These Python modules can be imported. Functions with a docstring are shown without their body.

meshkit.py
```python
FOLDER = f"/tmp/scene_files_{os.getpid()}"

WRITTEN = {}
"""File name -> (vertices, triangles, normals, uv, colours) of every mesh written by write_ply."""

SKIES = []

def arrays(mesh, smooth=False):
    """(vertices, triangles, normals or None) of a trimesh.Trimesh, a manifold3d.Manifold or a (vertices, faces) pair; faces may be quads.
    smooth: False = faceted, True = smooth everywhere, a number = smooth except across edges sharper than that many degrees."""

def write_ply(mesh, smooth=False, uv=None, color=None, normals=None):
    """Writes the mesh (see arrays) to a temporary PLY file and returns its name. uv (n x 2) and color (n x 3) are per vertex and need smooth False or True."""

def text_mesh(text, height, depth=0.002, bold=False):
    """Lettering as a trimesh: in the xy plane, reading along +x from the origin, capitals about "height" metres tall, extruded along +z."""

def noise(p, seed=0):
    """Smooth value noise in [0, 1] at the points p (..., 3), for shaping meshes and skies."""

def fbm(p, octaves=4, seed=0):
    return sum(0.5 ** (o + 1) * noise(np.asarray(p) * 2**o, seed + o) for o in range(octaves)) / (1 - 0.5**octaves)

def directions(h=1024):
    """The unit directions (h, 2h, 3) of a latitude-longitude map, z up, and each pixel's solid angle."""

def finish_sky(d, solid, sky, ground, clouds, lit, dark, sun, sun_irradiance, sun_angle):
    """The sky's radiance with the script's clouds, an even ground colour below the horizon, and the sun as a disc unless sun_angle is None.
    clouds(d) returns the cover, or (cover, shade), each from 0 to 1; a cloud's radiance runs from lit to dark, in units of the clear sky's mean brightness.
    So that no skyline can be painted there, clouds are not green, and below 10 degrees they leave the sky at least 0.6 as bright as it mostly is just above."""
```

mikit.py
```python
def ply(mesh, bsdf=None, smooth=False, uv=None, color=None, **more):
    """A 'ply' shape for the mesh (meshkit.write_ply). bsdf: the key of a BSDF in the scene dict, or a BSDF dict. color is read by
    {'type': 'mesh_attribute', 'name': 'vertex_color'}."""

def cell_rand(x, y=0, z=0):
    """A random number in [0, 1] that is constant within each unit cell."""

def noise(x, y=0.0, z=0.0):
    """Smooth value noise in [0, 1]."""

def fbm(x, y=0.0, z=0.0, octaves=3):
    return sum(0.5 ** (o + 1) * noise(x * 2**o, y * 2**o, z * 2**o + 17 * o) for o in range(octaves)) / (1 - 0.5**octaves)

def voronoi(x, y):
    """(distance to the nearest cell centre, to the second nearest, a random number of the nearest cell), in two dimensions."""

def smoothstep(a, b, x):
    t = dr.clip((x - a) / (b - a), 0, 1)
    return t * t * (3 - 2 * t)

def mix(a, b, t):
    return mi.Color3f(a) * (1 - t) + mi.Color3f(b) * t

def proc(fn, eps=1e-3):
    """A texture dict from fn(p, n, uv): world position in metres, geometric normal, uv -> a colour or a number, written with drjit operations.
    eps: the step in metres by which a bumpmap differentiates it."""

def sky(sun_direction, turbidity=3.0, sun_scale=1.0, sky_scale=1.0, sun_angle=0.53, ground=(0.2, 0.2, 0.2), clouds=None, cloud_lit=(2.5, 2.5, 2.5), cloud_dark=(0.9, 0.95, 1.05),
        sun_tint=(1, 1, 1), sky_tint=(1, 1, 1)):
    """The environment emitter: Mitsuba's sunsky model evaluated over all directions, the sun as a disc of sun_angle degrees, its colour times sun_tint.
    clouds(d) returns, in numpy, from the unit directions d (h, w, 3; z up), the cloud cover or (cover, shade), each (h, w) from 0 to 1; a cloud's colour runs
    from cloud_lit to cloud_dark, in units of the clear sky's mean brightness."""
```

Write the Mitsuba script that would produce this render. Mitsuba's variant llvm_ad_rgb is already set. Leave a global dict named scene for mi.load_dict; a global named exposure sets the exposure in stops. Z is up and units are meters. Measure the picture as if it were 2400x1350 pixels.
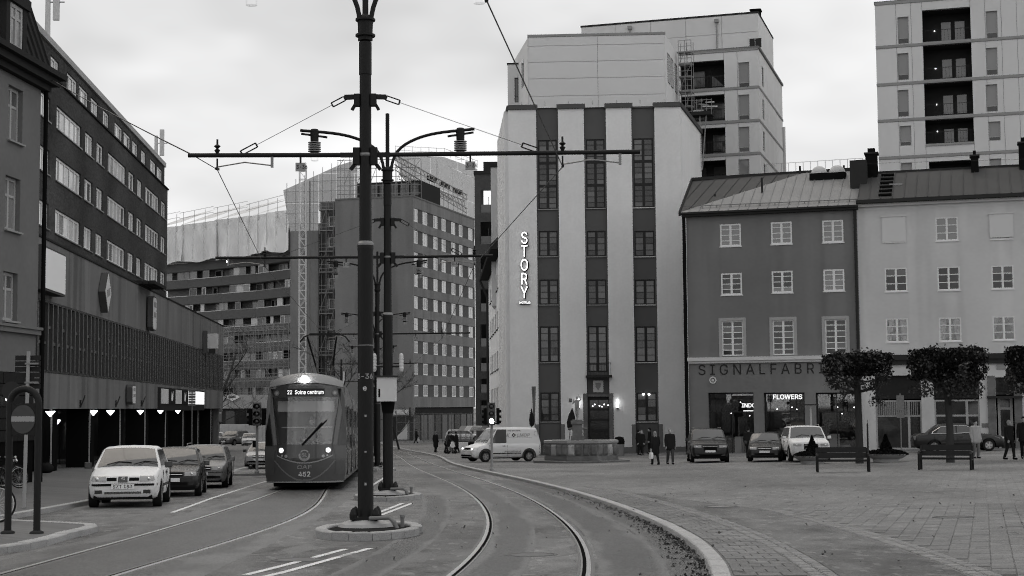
import math, numpy as np, trimesh, mitsuba as mi, drjit as dr, mikit, meshkit
import manifold3d as m3
from shapely.geometry import Polygon, MultiPolygon, LineString, box as sbox
from scipy.interpolate import PchipInterpolator, splprep, splev

scene, labels = {}, {}
# ---------------------------------------------------------------- camera, sky, exposure
CAM_Z, FOC = 1.6, 3600.0
_p, _r = math.atan(279 / FOC), 0.008
FW = np.array([0, math.cos(_p), math.sin(_p)])
_up, _rt = np.array([0, -math.sin(_p), math.cos(_p)]), np.array([1.0, 0, 0])
UP, RT = _up * math.cos(_r) + _rt * math.sin(_r), _rt * math.cos(_r) - _up * math.sin(_r)
_M = np.eye(4); _M[:3, 0], _M[:3, 1], _M[:3, 2], _M[2, 3] = -RT, UP, FW, CAM_Z
scene['camera'] = {'type': 'perspective', 'fov': math.degrees(2 * math.atan(1200 / FOC)), 'fov_axis': 'x',
                   'near_clip': 0.1, 'far_clip': 4000.0, 'to_world': mi.ScalarTransform4f(_M.tolist())}

def clouds(d):
    q = d / np.maximum(d[..., 2:3] + 0.22, 0.05)
    n = meshkit.fbm(q * [1.5, 1.5, .6] + 3.7, 5, 11)
    m = meshkit.fbm(q * 0.45 + 9.1, 3, 4)
    low = np.clip(1 - d[..., 2] / 0.28, 0, 1)
    shade = np.clip((n - 0.5) * 3.0 + (m - 0.5) * 1.2 + 0.42 - 0.45 * low, 0, 1)
    return np.ones_like(n), shade

scene['sky'] = mikit.sky((-0.25, 0.45, 0.75), turbidity=4, sun_scale=0.1, sun_angle=40, ground=(0.12, 0.12, 0.12), clouds=clouds,
                         cloud_lit=(2.25, 2.25, 2.25), cloud_dark=(1.12, 1.12, 1.12), sun_tint=(0.93, 1.0, 1.13))
exposure = 2.22

# ---------------------------------------------------------------- ground height and pixel survey
_Z = PchipInterpolator([-60, 0, 33, 51, 86, 97, 130, 180, 300, 3000], [.6, 0, -.72, -1.05, -1.66, -1.84, -2.25, -2.6, -2.8, -2.8])
def zf(x, y): return _Z(np.clip(y, -60, 3000)) + .02 * np.clip(np.asarray(x, float) - 4, 0, 25)
def ray(u, v):
    d = FW * FOC + RT * (u - 1200) - UP * (v - 675)
    return d / np.linalg.norm(d)
def gp(u, v, dz=0.0):
    """the place on the ground that a point of the photograph shows"""
    d = ray(u, v); t = np.linspace(3, 420, 5000)
    f = CAM_Z + d[2] * t - zf(d[0] * t, d[1] * t) - dz
    i = max(int(np.argmax(f < 0)), 1)
    tt = t[i - 1] + (t[i] - t[i - 1]) * f[i - 1] / (f[i - 1] - f[i])
    return np.array([d[0] * tt, d[1] * tt])
def at(u, v, dist):
    d = ray(u, v)
    return np.array([0, 0, CAM_Z]) + d * (dist / d[1])
def spline(pts, n=80, s=0.15, k=3):
    p = np.array(pts, float)
    tck, _ = splprep(p.T, s=s, k=k)
    return np.array(splev(np.linspace(0, 1, n), tck)).T

# ---------------------------------------------------------------- mesh and naming helpers
_used = set()
def newkey(base):
    k, i = base, 0
    while k in _used:
        i = _cnt.get(base, 0) + 1; _cnt[base] = i
        k = f'{base}_{i:03d}'
    _used.add(k); return k
_cnt = {}
def note(k, label=None, cat=None, group=None, kind=None):
    d = {a: b for a, b in (('label', label), ('category', cat), ('group', group), ('kind', kind)) if b}
    if d: labels[k] = d
def thing(name, label, cat, group=None, kind=None):
    k = newkey(name); note(k, label, cat, group, kind); return k
def put(name, mesh, mat, parent=None, smooth=False, label=None, cat=None, group=None, kind=None, **kw):
    if isinstance(mesh, MB): mesh = mesh.mesh()
    k = newkey(parent + '__' + name if parent else name)
    scene[k] = mikit.ply(mesh, 'm_' + mat, smooth=smooth, **kw)
    note(k, label, cat, group, kind)
    return k
def frame(x, y, z, a=0.0, sc=1.0):
    c, s = math.cos(a), math.sin(a)
    return np.array([[c * sc, -s * sc, 0, x], [s * sc, c * sc, 0, y], [0, 0, sc, z], [0, 0, 0, 1.0]])
BOXF = np.array([[0, 2, 1], [0, 3, 2], [4, 5, 6], [4, 6, 7], [0, 1, 5], [0, 5, 4], [1, 2, 6], [1, 6, 5], [2, 3, 7], [2, 7, 6], [3, 0, 4], [3, 4, 7]])
_TUBE_OUT = False
class MB:
    def __init__(s, T=None): s.v, s.f, s.n, s.T = [], [], 0, T
    def add(s, v, f):
        v = np.asarray(v, float)
        if s.T is not None: v = v @ s.T[:3, :3].T + s.T[:3, 3]
        s.v.append(v); s.f.append(np.asarray(f, int) + s.n); s.n += len(v); return s
    def tri(s, m): return s.add(m.vertices, m.faces)
    def man(s, m):
        q = m.to_mesh(); return s.add(np.array(q.vert_properties[:, :3]), np.array(q.tri_verts))
    def box(s, x0, x1, y0, y1, z0, z1):
        return s.add([[x0, y0, z0], [x1, y0, z0], [x1, y1, z0], [x0, y1, z0], [x0, y0, z1], [x1, y0, z1], [x1, y1, z1], [x0, y1, z1]], BOXF)
    def hexa(s, b, t): return s.add(np.vstack([b, t]), BOXF)
    def bar(s, a, b, w=0.05, h=None):
        a, b = np.asarray(a, float), np.asarray(b, float); h = h or w
        t = b - a; t /= np.linalg.norm(t)
        q = np.cross(t, [0, 0, 1.0] if abs(t[2]) < .95 else [1.0, 0, 0]); q /= np.linalg.norm(q); r = np.cross(q, t)
        c = [-q * w / 2 - r * h / 2, q * w / 2 - r * h / 2, q * w / 2 + r * h / 2, -q * w / 2 + r * h / 2]
        return s.add(np.array([a + k for k in c] + [b + k for k in c]), BOXF)
    def tube(s, pts, r, n=8):
        p = np.asarray(pts, float); m = len(p); r = np.broadcast_to(r, (m,))
        t = np.gradient(p, axis=0); t /= np.linalg.norm(t, axis=1, keepdims=True) + 1e-12
        ref = np.eye(3)[int(np.argmin(abs(t).max(0) + [2e-6, 1e-6, 0]))]
        a = np.cross(t, ref); a /= np.linalg.norm(a, axis=1, keepdims=True) + 1e-12
        b = np.cross(a, t); g = np.arange(n) * 2 * np.pi / n
        v = p[:, None] + r[:, None, None] * (np.cos(g)[None, :, None] * a[:, None] + np.sin(g)[None, :, None] * b[:, None])
        i, j = np.meshgrid(np.arange(m - 1), np.arange(n), indexing='ij'); i, j = i.ravel(), j.ravel(); k = (j + 1) % n
        q = np.stack([i * n + j, (i + 1) * n + j, (i + 1) * n + k, i * n + k], 1)
        f = np.vstack([q[:, [0, 2, 1]], q[:, [0, 3, 2]]])
        c = np.array([[0, x, x + 1] for x in range(1, n - 1)])
        return s.add(v.reshape(-1, 3), np.vstack([f, c[:, ::-1], c + (m - 1) * n]) if _TUBE_OUT else np.vstack([f, c[:, ::-1], c + (m - 1) * n])[:, ::-1])
    def cyl(s, a, b, r, r2=None, n=16): return s.tube([a, b], [r, r if r2 is None else r2], n)
    def lathe(s, prof, n=24, c=(0, 0, 0)):
        p = np.array(prof, float); g = np.arange(n) * 2 * np.pi / n; m = len(p)
        v = np.stack([p[:, None, 0] * np.cos(g), p[:, None, 0] * np.sin(g), np.repeat(p[:, 1:2], n, 1)], -1) + np.array(c)
        i, j = np.meshgrid(np.arange(m - 1), np.arange(n), indexing='ij'); i, j = i.ravel(), j.ravel(); k = (j + 1) % n
        q = np.stack([i * n + j, i * n + k, (i + 1) * n + k, (i + 1) * n + j], 1)
        return s.add(v.reshape(-1, 3), np.vstack([q[:, [0, 1, 2]], q[:, [0, 2, 3]]]))
    def prism(s, poly, z0, z1, M=None):
        """a shapely polygon extruded; M maps its (x, y, z) to this mesh's space"""
        for g in getattr(poly, 'geoms', [poly]):
            if g.geom_type != 'Polygon' or g.area < 1e-7: continue
            e = trimesh.creation.extrude_polygon(g, z1 - z0, engine='earcut')
            v = np.array(e.vertices); v[:, 2] += z0
            s.add(v if M is None else M(v), e.faces)
        return s
    def mesh(s): return trimesh.Trimesh(np.vstack(s.v), np.vstack(s.f), process=False)
    def __bool__(s): return s.n > 0
def grid(P, closed=False):
    """P (m, n, 3) as a mesh"""
    m, n = P.shape[:2]
    i, j = np.meshgrid(np.arange(m - 1), np.arange(n - 1), indexing='ij'); i, j = i.ravel(), j.ravel()
    q = np.stack([i * n + j, i * n + j + 1, (i + 1) * n + j + 1, (i + 1) * n + j], 1)
    return P.reshape(-1, 3), np.vstack([q[:, [0, 1, 2]], q[:, [0, 2, 3]]])

class Fr:
    """a facade plane: s metres along it, left to right as seen from outside, d metres out of it, z up"""
    def __init__(s, ox, oy, ux, uy):
        s.O, L = np.array([ox, oy, 0.0]), math.hypot(ux, uy)
        s.U = np.array([ux / L, uy / L, 0]); s.N = np.array([s.U[1], -s.U[0], 0])
    def w(s, S, d, z): return s.O + s.U * S + s.N * d + np.array([0, 0, z])
    def m(s, v): return s.O + s.U * v[:, :1] + s.N * v[:, 2:3] + np.array([0, 0, 1.0]) * v[:, 1:2]
    def px(s, u, v, d=0.0):
        r = ray(u, v); o = s.O + s.N * d - np.array([0, 0, CAM_Z])
        t = (o @ s.N) / (r @ s.N); p = np.array([0, 0, CAM_Z]) + r * t
        return (p - s.O) @ s.U, p[2]
    def rect(s, u0, v0, u1, v1, d=0.0):
        um, vm = (u0 + u1) / 2, (v0 + v1) / 2
        return s.px(u0, vm, d)[0], s.px(u1, vm, d)[0], s.px(um, v1, d)[1], s.px(um, v0, d)[1]
    def box(s, mb, s0, s1, d0, d1, z0, z1):
        c = [s.w(a, d, z) for z in (z0, z1) for a, d in ((s0, d1), (s1, d1), (s1, d0), (s0, d0))]
        return mb.add(c, BOXF)
    def B(s, *a): return s.box(MB(), *a)
    def at(s, d): return Fr(*(s.O + s.N * d)[:2], *s.U[:2])
def wall(F, poly, holes, t=0.35, d=0.0):
    if not hasattr(poly, 'geom_type'): poly = sbox(poly[0], poly[2], poly[1], poly[3])
    for h in holes: poly = poly.difference(sbox(h[0], h[2], h[1], h[3]))
    return MB().prism(poly, d - t, d, F.m)
rnd = np.random.default_rng(5)
def win(par, F, r, d=-.14, fw=.06, cols=2, rows=2, mf='frame_dark', mp='glass', mw=.05, cw=None, sill=None, name='window', skin=None):
    """a window in an opening r = (s0, s1, z0, z1): frame with bars, each pane a sub-part"""
    s0, s1, z0, z1 = r; cs = np.linspace(s0, s1, cols + 1) if np.isscalar(cols) else s0 + (s1 - s0) * np.array(cols)
    rs = np.linspace(z0, z1, rows + 1) if np.isscalar(rows) else z0 + (z1 - z0) * np.array(rows)
    m = MB(); cw = cw or mw
    F.box(m, s0, s0 + fw, d - .07, d, z0, z1); F.box(m, s1 - fw, s1, d - .07, d, z0, z1)
    F.box(m, s0 + fw, s1 - fw, d - .07, d, z0, z0 + fw); F.box(m, s0 + fw, s1 - fw, d - .07, d, z1 - fw, z1)
    for c in cs[1:-1]: F.box(m, c - cw / 2, c + cw / 2, d - .06, d - .004, z0 + fw, z1 - fw)
    for z in rs[1:-1]: F.box(m, s0 + fw, s1 - fw, d - .05, d - .012, z - mw / 2, z + mw / 2)
    k = put(name, m, mf, par)
    for i in range(len(cs) - 1):
        for j in range(len(rs) - 1):
            mm = mp(i, j) if callable(mp) else mp
            a0, a1 = cs[i] + (fw if i == 0 else cw / 2) * .9, cs[i + 1] - (fw if i == len(cs) - 2 else cw / 2) * .9
            b0, b1 = rs[j] + (fw if j == 0 else mw / 2) * .9, rs[j + 1] - (fw if j == len(rs) - 2 else mw / 2) * .9
            tl = rnd.normal(0, .0035, 2) * (a1 - a0)
            c = [F.w(s_, d - .045 + (tl[0] if s_ == a1 else 0) + (tl[1] if z_ == b1 else 0) - q, z_) for z_ in (b0, b1) for s_, q in ((a0, 0), (a1, 0), (a1, .01), (a0, .01))]
            put('pane', MB().add(c, BOXF), mm, k)
    if sill: put('sill', F.B(s0 - .06, s1 + .06, d - .03, sill, z0 - .07, z0 - .003), skin or mf, k)
    return k
def text(mb, s, h, F, s0, z0, d, depth=.03, sx=1.0, bold=False, center=False):
    t = meshkit.text_mesh(s, h, depth, bold); v = np.array(t.vertices); v[:, 0] *= sx
    if center: v[:, 0] -= (v[:, 0].max() + v[:, 0].min()) / 2
    v += [s0, z0, d]; mb.add(F.m(v), t.faces); return mb

# ---------------------------------------------------------------- materials (all greys: the place is shown in black and white)
def bs(name, base, rough=.85, spec=.35, metal=0.0, coat=0.0, bump=None, **kw):
    col = mikit.proc(base) if callable(base) else {'type': 'rgb', 'value': [base] * 3}
    if rough >= 1 and not callable(bump): b = {'type': 'diffuse', 'reflectance': col}
    else:
        b = {'type': 'principled', 'base_color': col, 'roughness': rough, 'specular': spec, 'metallic': metal}
        if coat: b |= {'clearcoat': coat, 'clearcoat_gloss': .95}
        b |= kw
    if callable(bump): b = {'type': 'bumpmap', 'arbitrary': mikit.proc(bump, 4e-3), 'scale': 1.0, 'bsdf': b}
    scene['m_' + name] = {'type': 'twosided', 'bsdf': b}
N, FB, SS = mikit.noise, mikit.fbm, mikit.smoothstep
G3 = lambda x: mi.Color3f(x, x, x)
def f_asphalt(p, n, uv):
    big = FB(p.x * .35, p.y * .18, 1.0); fine = N(p.x * 38, p.y * 38, 2.0); mid = FB(p.x * 3.1, p.y * 1.6, 5.0, octaves=2)
    crack = SS(.03, .0, dr.abs(FB(p.x * .5 + 4, p.y * .35, 9.0) - .5)) * SS(.5, .62, N(p.x * .21, p.y * .17, 3))
    streak = SS(.52, .7, FB(p.x * 1.1, p.y * .12, 13.0)) * SS(.4, .6, N(p.x * .3, p.y * .08, 2))
    speck = SS(.80, .86, N(p.x * 9, p.y * 5, 7))
    return G3((.076 + .12 * (big - .5) + .08 * (mid - .5) + .06 * (fine - .5)) * (1 - .4 * crack) * (1 - .28 * streak) + .05 * speck)
def f_strip(p, n, uv):
    e = dr.minimum(uv.x, 1 - uv.x) + (FB(p.x * 2.2, p.y * .7, 4.0) - .5) * .35
    a = SS(.03, .22, e) * (.60 + .6 * FB(p.x * 1.2, p.y * .5, 8.0))
    fine = N(p.x * 38, p.y * 38, 2.0)
    return G3(.074 * (1 - dr.clip(a, 0, 1)) + .024 * dr.clip(a, 0, 1) + .05 * (fine - .5))
def f_paver(p, n, uv):
    c = mikit.cell_rand(dr.floor(p.x * 3.1), dr.floor(p.y * 2.2), 3)
    g = .035 * SS(.86, .92, N(p.x * 9, p.y * 7, 4)) - .05 * SS(.82, .88, N(p.x * 6, p.y * 4, 9))
    return G3((.108) + g + .035 * (c - .5) + .08 * (FB(p.x * .6, p.y * .5, 2.0) - .5) + .05 * (N(p.x * 45, p.y * 45, 1) - .5))
def f_plaza(p, n, uv):
    a = .106 + .11 * (FB(p.x * .4, p.y * .22, 6.0) - .5) + .04 * (N(p.x * 30, p.y * 30, 1) - .5)
    s, t = (p.x * .956 - p.y * .292) / .255, (p.x * .292 + p.y * .956) / .37
    j = SS(.40, .47, dr.maximum(dr.abs(s - dr.floor(s) - .5), dr.abs(t - dr.floor(t) - .5)))
    a = a * (1 - .35 * SS(.80, .86, N(p.x * 5, p.y * 3.5, 9))) + .05 * SS(.84, .9, N(p.x * 7, p.y * 5, 4))
    return G3(a * (1 - .14 * j) + .03 * (mikit.cell_rand(s, t, 5) - .5))
def f_granite(p, n, uv): return G3(.26 + .12 * (N(p.x * 60, p.y * 60, p.z * 60) - .5) + .12 * (FB(p.x * 1.3, p.y * 1.3, p.z * 2) - .5))
def mottle(a, big=.12, sc=.5, fine=.06, streak=0.0):
    def f(p, n, uv):
        h = p.x + p.y * .83
        v = 1 + big * 2 * (FB(h * sc, p.z * sc, 3.0) - .5) + fine * 2 * (N(h * 9, p.z * 9, 1.0) - .5)
        if streak: v = v - streak * SS(.48, .75, FB(h * 1.1, p.z * .08, 7.0)) + streak * .7 * SS(.5, .75, FB(h * 1.7, p.z * .11, 17.0))
        return G3(a * v)
    return f
def f_brick(p, n, uv):
    h = p.x * .2 + p.y; r = dr.floor(p.z / .08); u = h / .26 + .5 * (r - 2 * dr.floor(r / 2))
    c = mikit.cell_rand(dr.floor(u), r, 1)
    return G3(.070 * (.8 + .45 * c) * (1 + .9 * (FB(h * .25, p.z * .25, 2.0) - .5)))
bs('asphalt', f_asphalt, .62, .4); bs('asphalt_strip', f_strip, .5, .45); bs('paver', f_paver, .6, .4); bs('plaza', f_plaza, .62, .4)
bs('granite', f_granite, .7, .4); bs('brick_dark', f_brick, 1)
bs('hotel_plaster', mottle(.76, .07, .35, .03, .035), 1); bs('signal_plaster', mottle(.185, .13, .4, .03, .14), 1); bs('house_plaster', mottle(.57, .09, .4, .02, .10), 1)
bs('corner_plaster', mottle(.17, .1, .4, .04), 1); bs('fascia', mottle(.175, .12, .35, .04, .3), 1); bs('tan_wall', mottle(.215, .14, .18, .05, .15), 1)
bs('tower_panel', mottle(.66, .05, .2, .01, .03), 1); bs('stone', mottle(.14, .35, 1.5, .15), .8); bs('concrete', mottle(.38, .14, .8, .06), 1)
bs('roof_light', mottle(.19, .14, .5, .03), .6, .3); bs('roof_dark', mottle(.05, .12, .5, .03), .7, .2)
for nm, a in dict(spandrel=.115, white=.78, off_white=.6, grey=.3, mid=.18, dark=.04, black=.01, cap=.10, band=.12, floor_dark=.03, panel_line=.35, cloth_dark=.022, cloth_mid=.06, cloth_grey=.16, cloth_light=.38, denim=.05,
                  skin=.42, hair_dark=.02, hair_grey=.24, bark=.05, leaf=.013, soil=.03, dead_leaf=.07, dead_leaf_pale=.17, rubber=.02, bag=.75, curtain=.55, curtain_mid=.25, wood_dark=.05, marking=.5, plate=.75, sign_dark=.10, ink=.03, tarp=.62).items(): bs(nm, a, 1)
for nm, a in dict(frame_dark=.02, frame_white=.72, frame_grey=.35, pole=.008, bench=.007, tram_dark=.055, tram_mid=.14).items(): bs(nm, a, .55, .25)
bs('glass', .012, .04, .5, coat=.6); bs('glass_mid', .09, .05, .5, coat=.6); bs('glass_pale', .20, .06, .5, coat=.7); bs('glass_white', .42, .08, .5, coat=.8); bs('glass_car', .06, .04, .6, coat=1.0)
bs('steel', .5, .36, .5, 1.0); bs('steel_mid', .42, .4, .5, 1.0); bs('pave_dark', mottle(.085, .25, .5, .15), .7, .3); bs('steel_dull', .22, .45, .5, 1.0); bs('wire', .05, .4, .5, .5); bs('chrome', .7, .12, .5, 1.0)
for nm, a in dict(paint_white=.60, paint_silver=.35, paint_mid=.17, paint_dark=.010, paint_grey=.07, tram_grey=.2, tram_light=.36).items(): bs(nm, a, .35, .35, coat=.45)
bs('mask', .035, .12, .5, coat=.6); bs('lens', .26, .1, .5, coat=1.0); bs('black_gloss', .01, .08, .5, coat=.8); bs('plastic', .03, .5, .4)
scene['m_pane'] = {'type': 'thindielectric', 'int_ior': 1.5}
scene['m_clear'] = {'type': 'thindielectric', 'int_ior': 1.3}
scene['m_sheet'] = {'type': 'principledthin', 'base_color': {'type': 'rgb', 'value': [.72] * 3}, 'roughness': .6, 'diff_trans': .7}
for nm, a, e in (('lamp', .8, 9.0), ('lamp_soft', .8, 3.0), ('lamp_strong', .8, 30.0), ('neon', .8, 5.0)):
    scene['m_' + nm] = {'type': 'diffuse', 'reflectance': {'type': 'rgb', 'value': [a] * 3}}
GLOW = {'lamp': 1.1, 'lamp_soft': .7, 'lamp_strong': 7.0, 'neon': .36, 'screen': .17}
def glow(name, mesh, lvl, parent=None, **kw):
    k = put(name, mesh, 'lamp', parent, **kw)
    scene[k]['emitter'] = {'type': 'area', 'radiance': {'type': 'rgb', 'value': [GLOW[lvl]] * 3}}
    return k
# ---------------------------------------------------------------- ground, road, kerbs, paving
def sheet(poly, dz, step=3.0):
    mb = MB(); x0, y0, x1, y1 = poly.bounds
    ys = np.arange(math.floor(y0 / step) * step, y1 + step, step)
    for a, b in zip(ys[:-1], ys[1:]):
        for xa in np.arange(math.floor(x0 / 24) * 24, x1 + 24, 24) + 4:
            q = poly.intersection(sbox(xa - 24, a, xa, b))
            for g in getattr(q, 'geoms', [q]):
                if g.geom_type != 'Polygon' or g.area < 1e-6: continue
                v, f = trimesh.creation.triangulate_polygon(g, engine='earcut')
                v = np.asarray(v, float)
                mb.add(np.column_stack([v, zf(v[:, 0], v[:, 1]) + dz]), f)
    return mb
def offs(p, o):
    t = np.gradient(p, axis=0); t /= np.linalg.norm(t, axis=1, keepdims=True)
    return p + np.column_stack([t[:, 1], -t[:, 0]]) * o        # o > 0: to the right of travel
def ribbon(p, prof, uv=False):
    """prof: (offset, height) pairs swept along the ground path p"""
    P = []
    for o, h in prof:
        q = offs(p, o); P.append(np.column_stack([q, zf(q[:, 0], q[:, 1]) + h]))
    P = np.array(P).transpose(1, 0, 2); v, f = grid(P)
    return (v, f)
def along(p, L):
    d = np.concatenate([[0], np.cumsum(np.linalg.norm(np.diff(p, axis=0), axis=1))]); s = np.arange(0, d[-1], L)
    return np.column_stack([np.interp(s, d, p[:, k]) for k in (0, 1)]), s
def stones(parent, path, w, h, L, name='stone', mats=('granite',), gap=.014, side=1, limit=300, sink=.12, ch=.018):
    pts, _ = along(path, L); rest = MB(); n = 0
    t = np.gradient(pts, axis=0); t /= np.linalg.norm(t, axis=1, keepdims=True); nn = np.column_stack([t[:, 1], -t[:, 0]]) * side
    items = [(np.hypot(*pts[i]) if pts[i][1] > 14 else 1e6 + i, i) for i in range(len(pts) - 1)]
    for rank, (_, i) in enumerate(sorted(items)):
        a, b = pts[i] + t[i] * gap / 2, pts[i + 1] - t[i] * gap / 2
        c = np.array([a, b, b + nn[i + 1] * w, a + nn[i] * w]); m_ = c.mean(0); ci = m_ + (c - m_) * (1 - 2 * ch / np.array([max(w, .05)])).clip(.7, 1)
        z = zf(c[:, 0], c[:, 1]); hz = h + rnd.normal(0, .003)
        v = np.vstack([np.column_stack([c, z - sink]), np.column_stack([c, z + hz - ch]), np.column_stack([ci, zf(ci[:, 0], ci[:, 1]) + hz])])
        f = []
        for o in (0, 4):
            for k in range(4): f += [[o + k, o + (k + 1) % 4, o + 4 + (k + 1) % 4], [o + k, o + 4 + (k + 1) % 4, o + 4 + k]]
        f += [[8, 9, 10], [8, 10, 11]]
        if rank < limit: put(name, MB().add(v, f), mats[int(rnd.integers(len(mats)))], parent)
        else: rest.add(v, f)
    if rest: put(name + '_field', rest, mats[0], parent, kind='stuff')

KERB_H = .12
kerb_r = spline([(-9, -16), (-3.2, -2), (.9, 8), (2.0, 14)] + [tuple(gp(*q)) for q in ((1653, 1350), (1637, 1317), (1613, 1292), (1583, 1267), (1550, 1243), (1500, 1217), (1450, 1196), (1300, 1150), (1200, 1125), (1130, 1108), (1060, 1090), (1017, 1068), (960, 1059))] + [(-16, 185), (-26, 230)], 260, .5)
kerb_l = spline([(-9.5, -20), (-10.2, 5), (-10.7, 20), (-10.8, 34), (-10.85, 39), (-11.9, 55), (-13.2, 70), (-15, 90), (-18, 115), (-22, 140), (-30, 175)], 160, .1)
put('ground', sheet(Polygon([(-400, -60), (400, -60), (700, 400), (-700, 400)]), 0.0, 6.0).add([[-700, 399, zf(0, 400) + .5], [700, 399, zf(0, 400) + .5], [2500, 2600, -2.8], [-2500, 2600, -2.8]], [[0, 1, 2], [0, 2, 3]]), 'plaza', kind='structure')
road = Polygon(np.vstack([kerb_r, kerb_l[::-1]])).buffer(0)
put('road', sheet(road, .004), 'asphalt', kind='structure')
plaza = Polygon(np.vstack([kerb_r, [(60, 230), (60, -20)]])).buffer(0)
put('plaza', sheet(plaza, KERB_H - .012), 'plaza', kind='structure')
pave_l = Polygon(np.vstack([kerb_l, [(-60, 175), (-60, -20)]])).buffer(0)
put('pavement', sheet(pave_l, KERB_H - .008), 'pave_dark', kind='structure')
kr = thing('plaza_kerb', None, None, kind='structure'); labels[kr] = {'kind': 'structure'}
stones(kr, kerb_r[kerb_r[:, 1] > 4], .21, KERB_H, .98, side=1)
kl = thing('pavement_kerb', None, None, kind='structure'); labels[kl] = {'kind': 'structure'}
stones(kl, kerb_l[kerb_l[:, 1] > 12], .22, KERB_H, 1.0, side=-1)

# near left island with the no-entry hoop, small refuge with the signal
isl = [tuple(gp(u, v, KERB_H)) for u, v in ((-120, 1306), (0, 1281), (80, 1269), (160, 1249), (208, 1237))]
tip = [tuple(gp(u, v, KERB_H)) for u, v in ((228, 1232), (236, 1229), (222, 1226))]
isb = [tuple(gp(u, v, KERB_H)) for u, v in ((160, 1223), (27, 1217), (-120, 1212))]
isle = np.array(isl + tip + isb)
k = thing('traffic_island', None, None); labels[k] = {'kind': 'structure'}
put('paving', sheet(Polygon(isle).buffer(-.05), KERB_H - .006, 1.0), 'pave_dark', k)
stones(k, spline(isle, 120, .002), .24, KERB_H, .8, side=-1)
ref = np.array([(-10.5, 69.2), (-12.9, 68.4), (-13.6, 76), (-11.6, 76.5), (-10.5, 72), (-10.5, 69.2)])
k = thing('refuge_island', None, None); labels[k] = {'kind': 'structure'}
put('paving', sheet(Polygon(ref).buffer(-.1), KERB_H - .006, 1.0), 'plaza', k)
stones(k, np.vstack([np.linspace(a, b, 6)[:-1] for a, b in zip(ref[:-1], ref[1:])] + [ref[-1:]]), .22, KERB_H, .7, side=1)

bs('asphalt_seal', .07, .5, .4)
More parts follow.
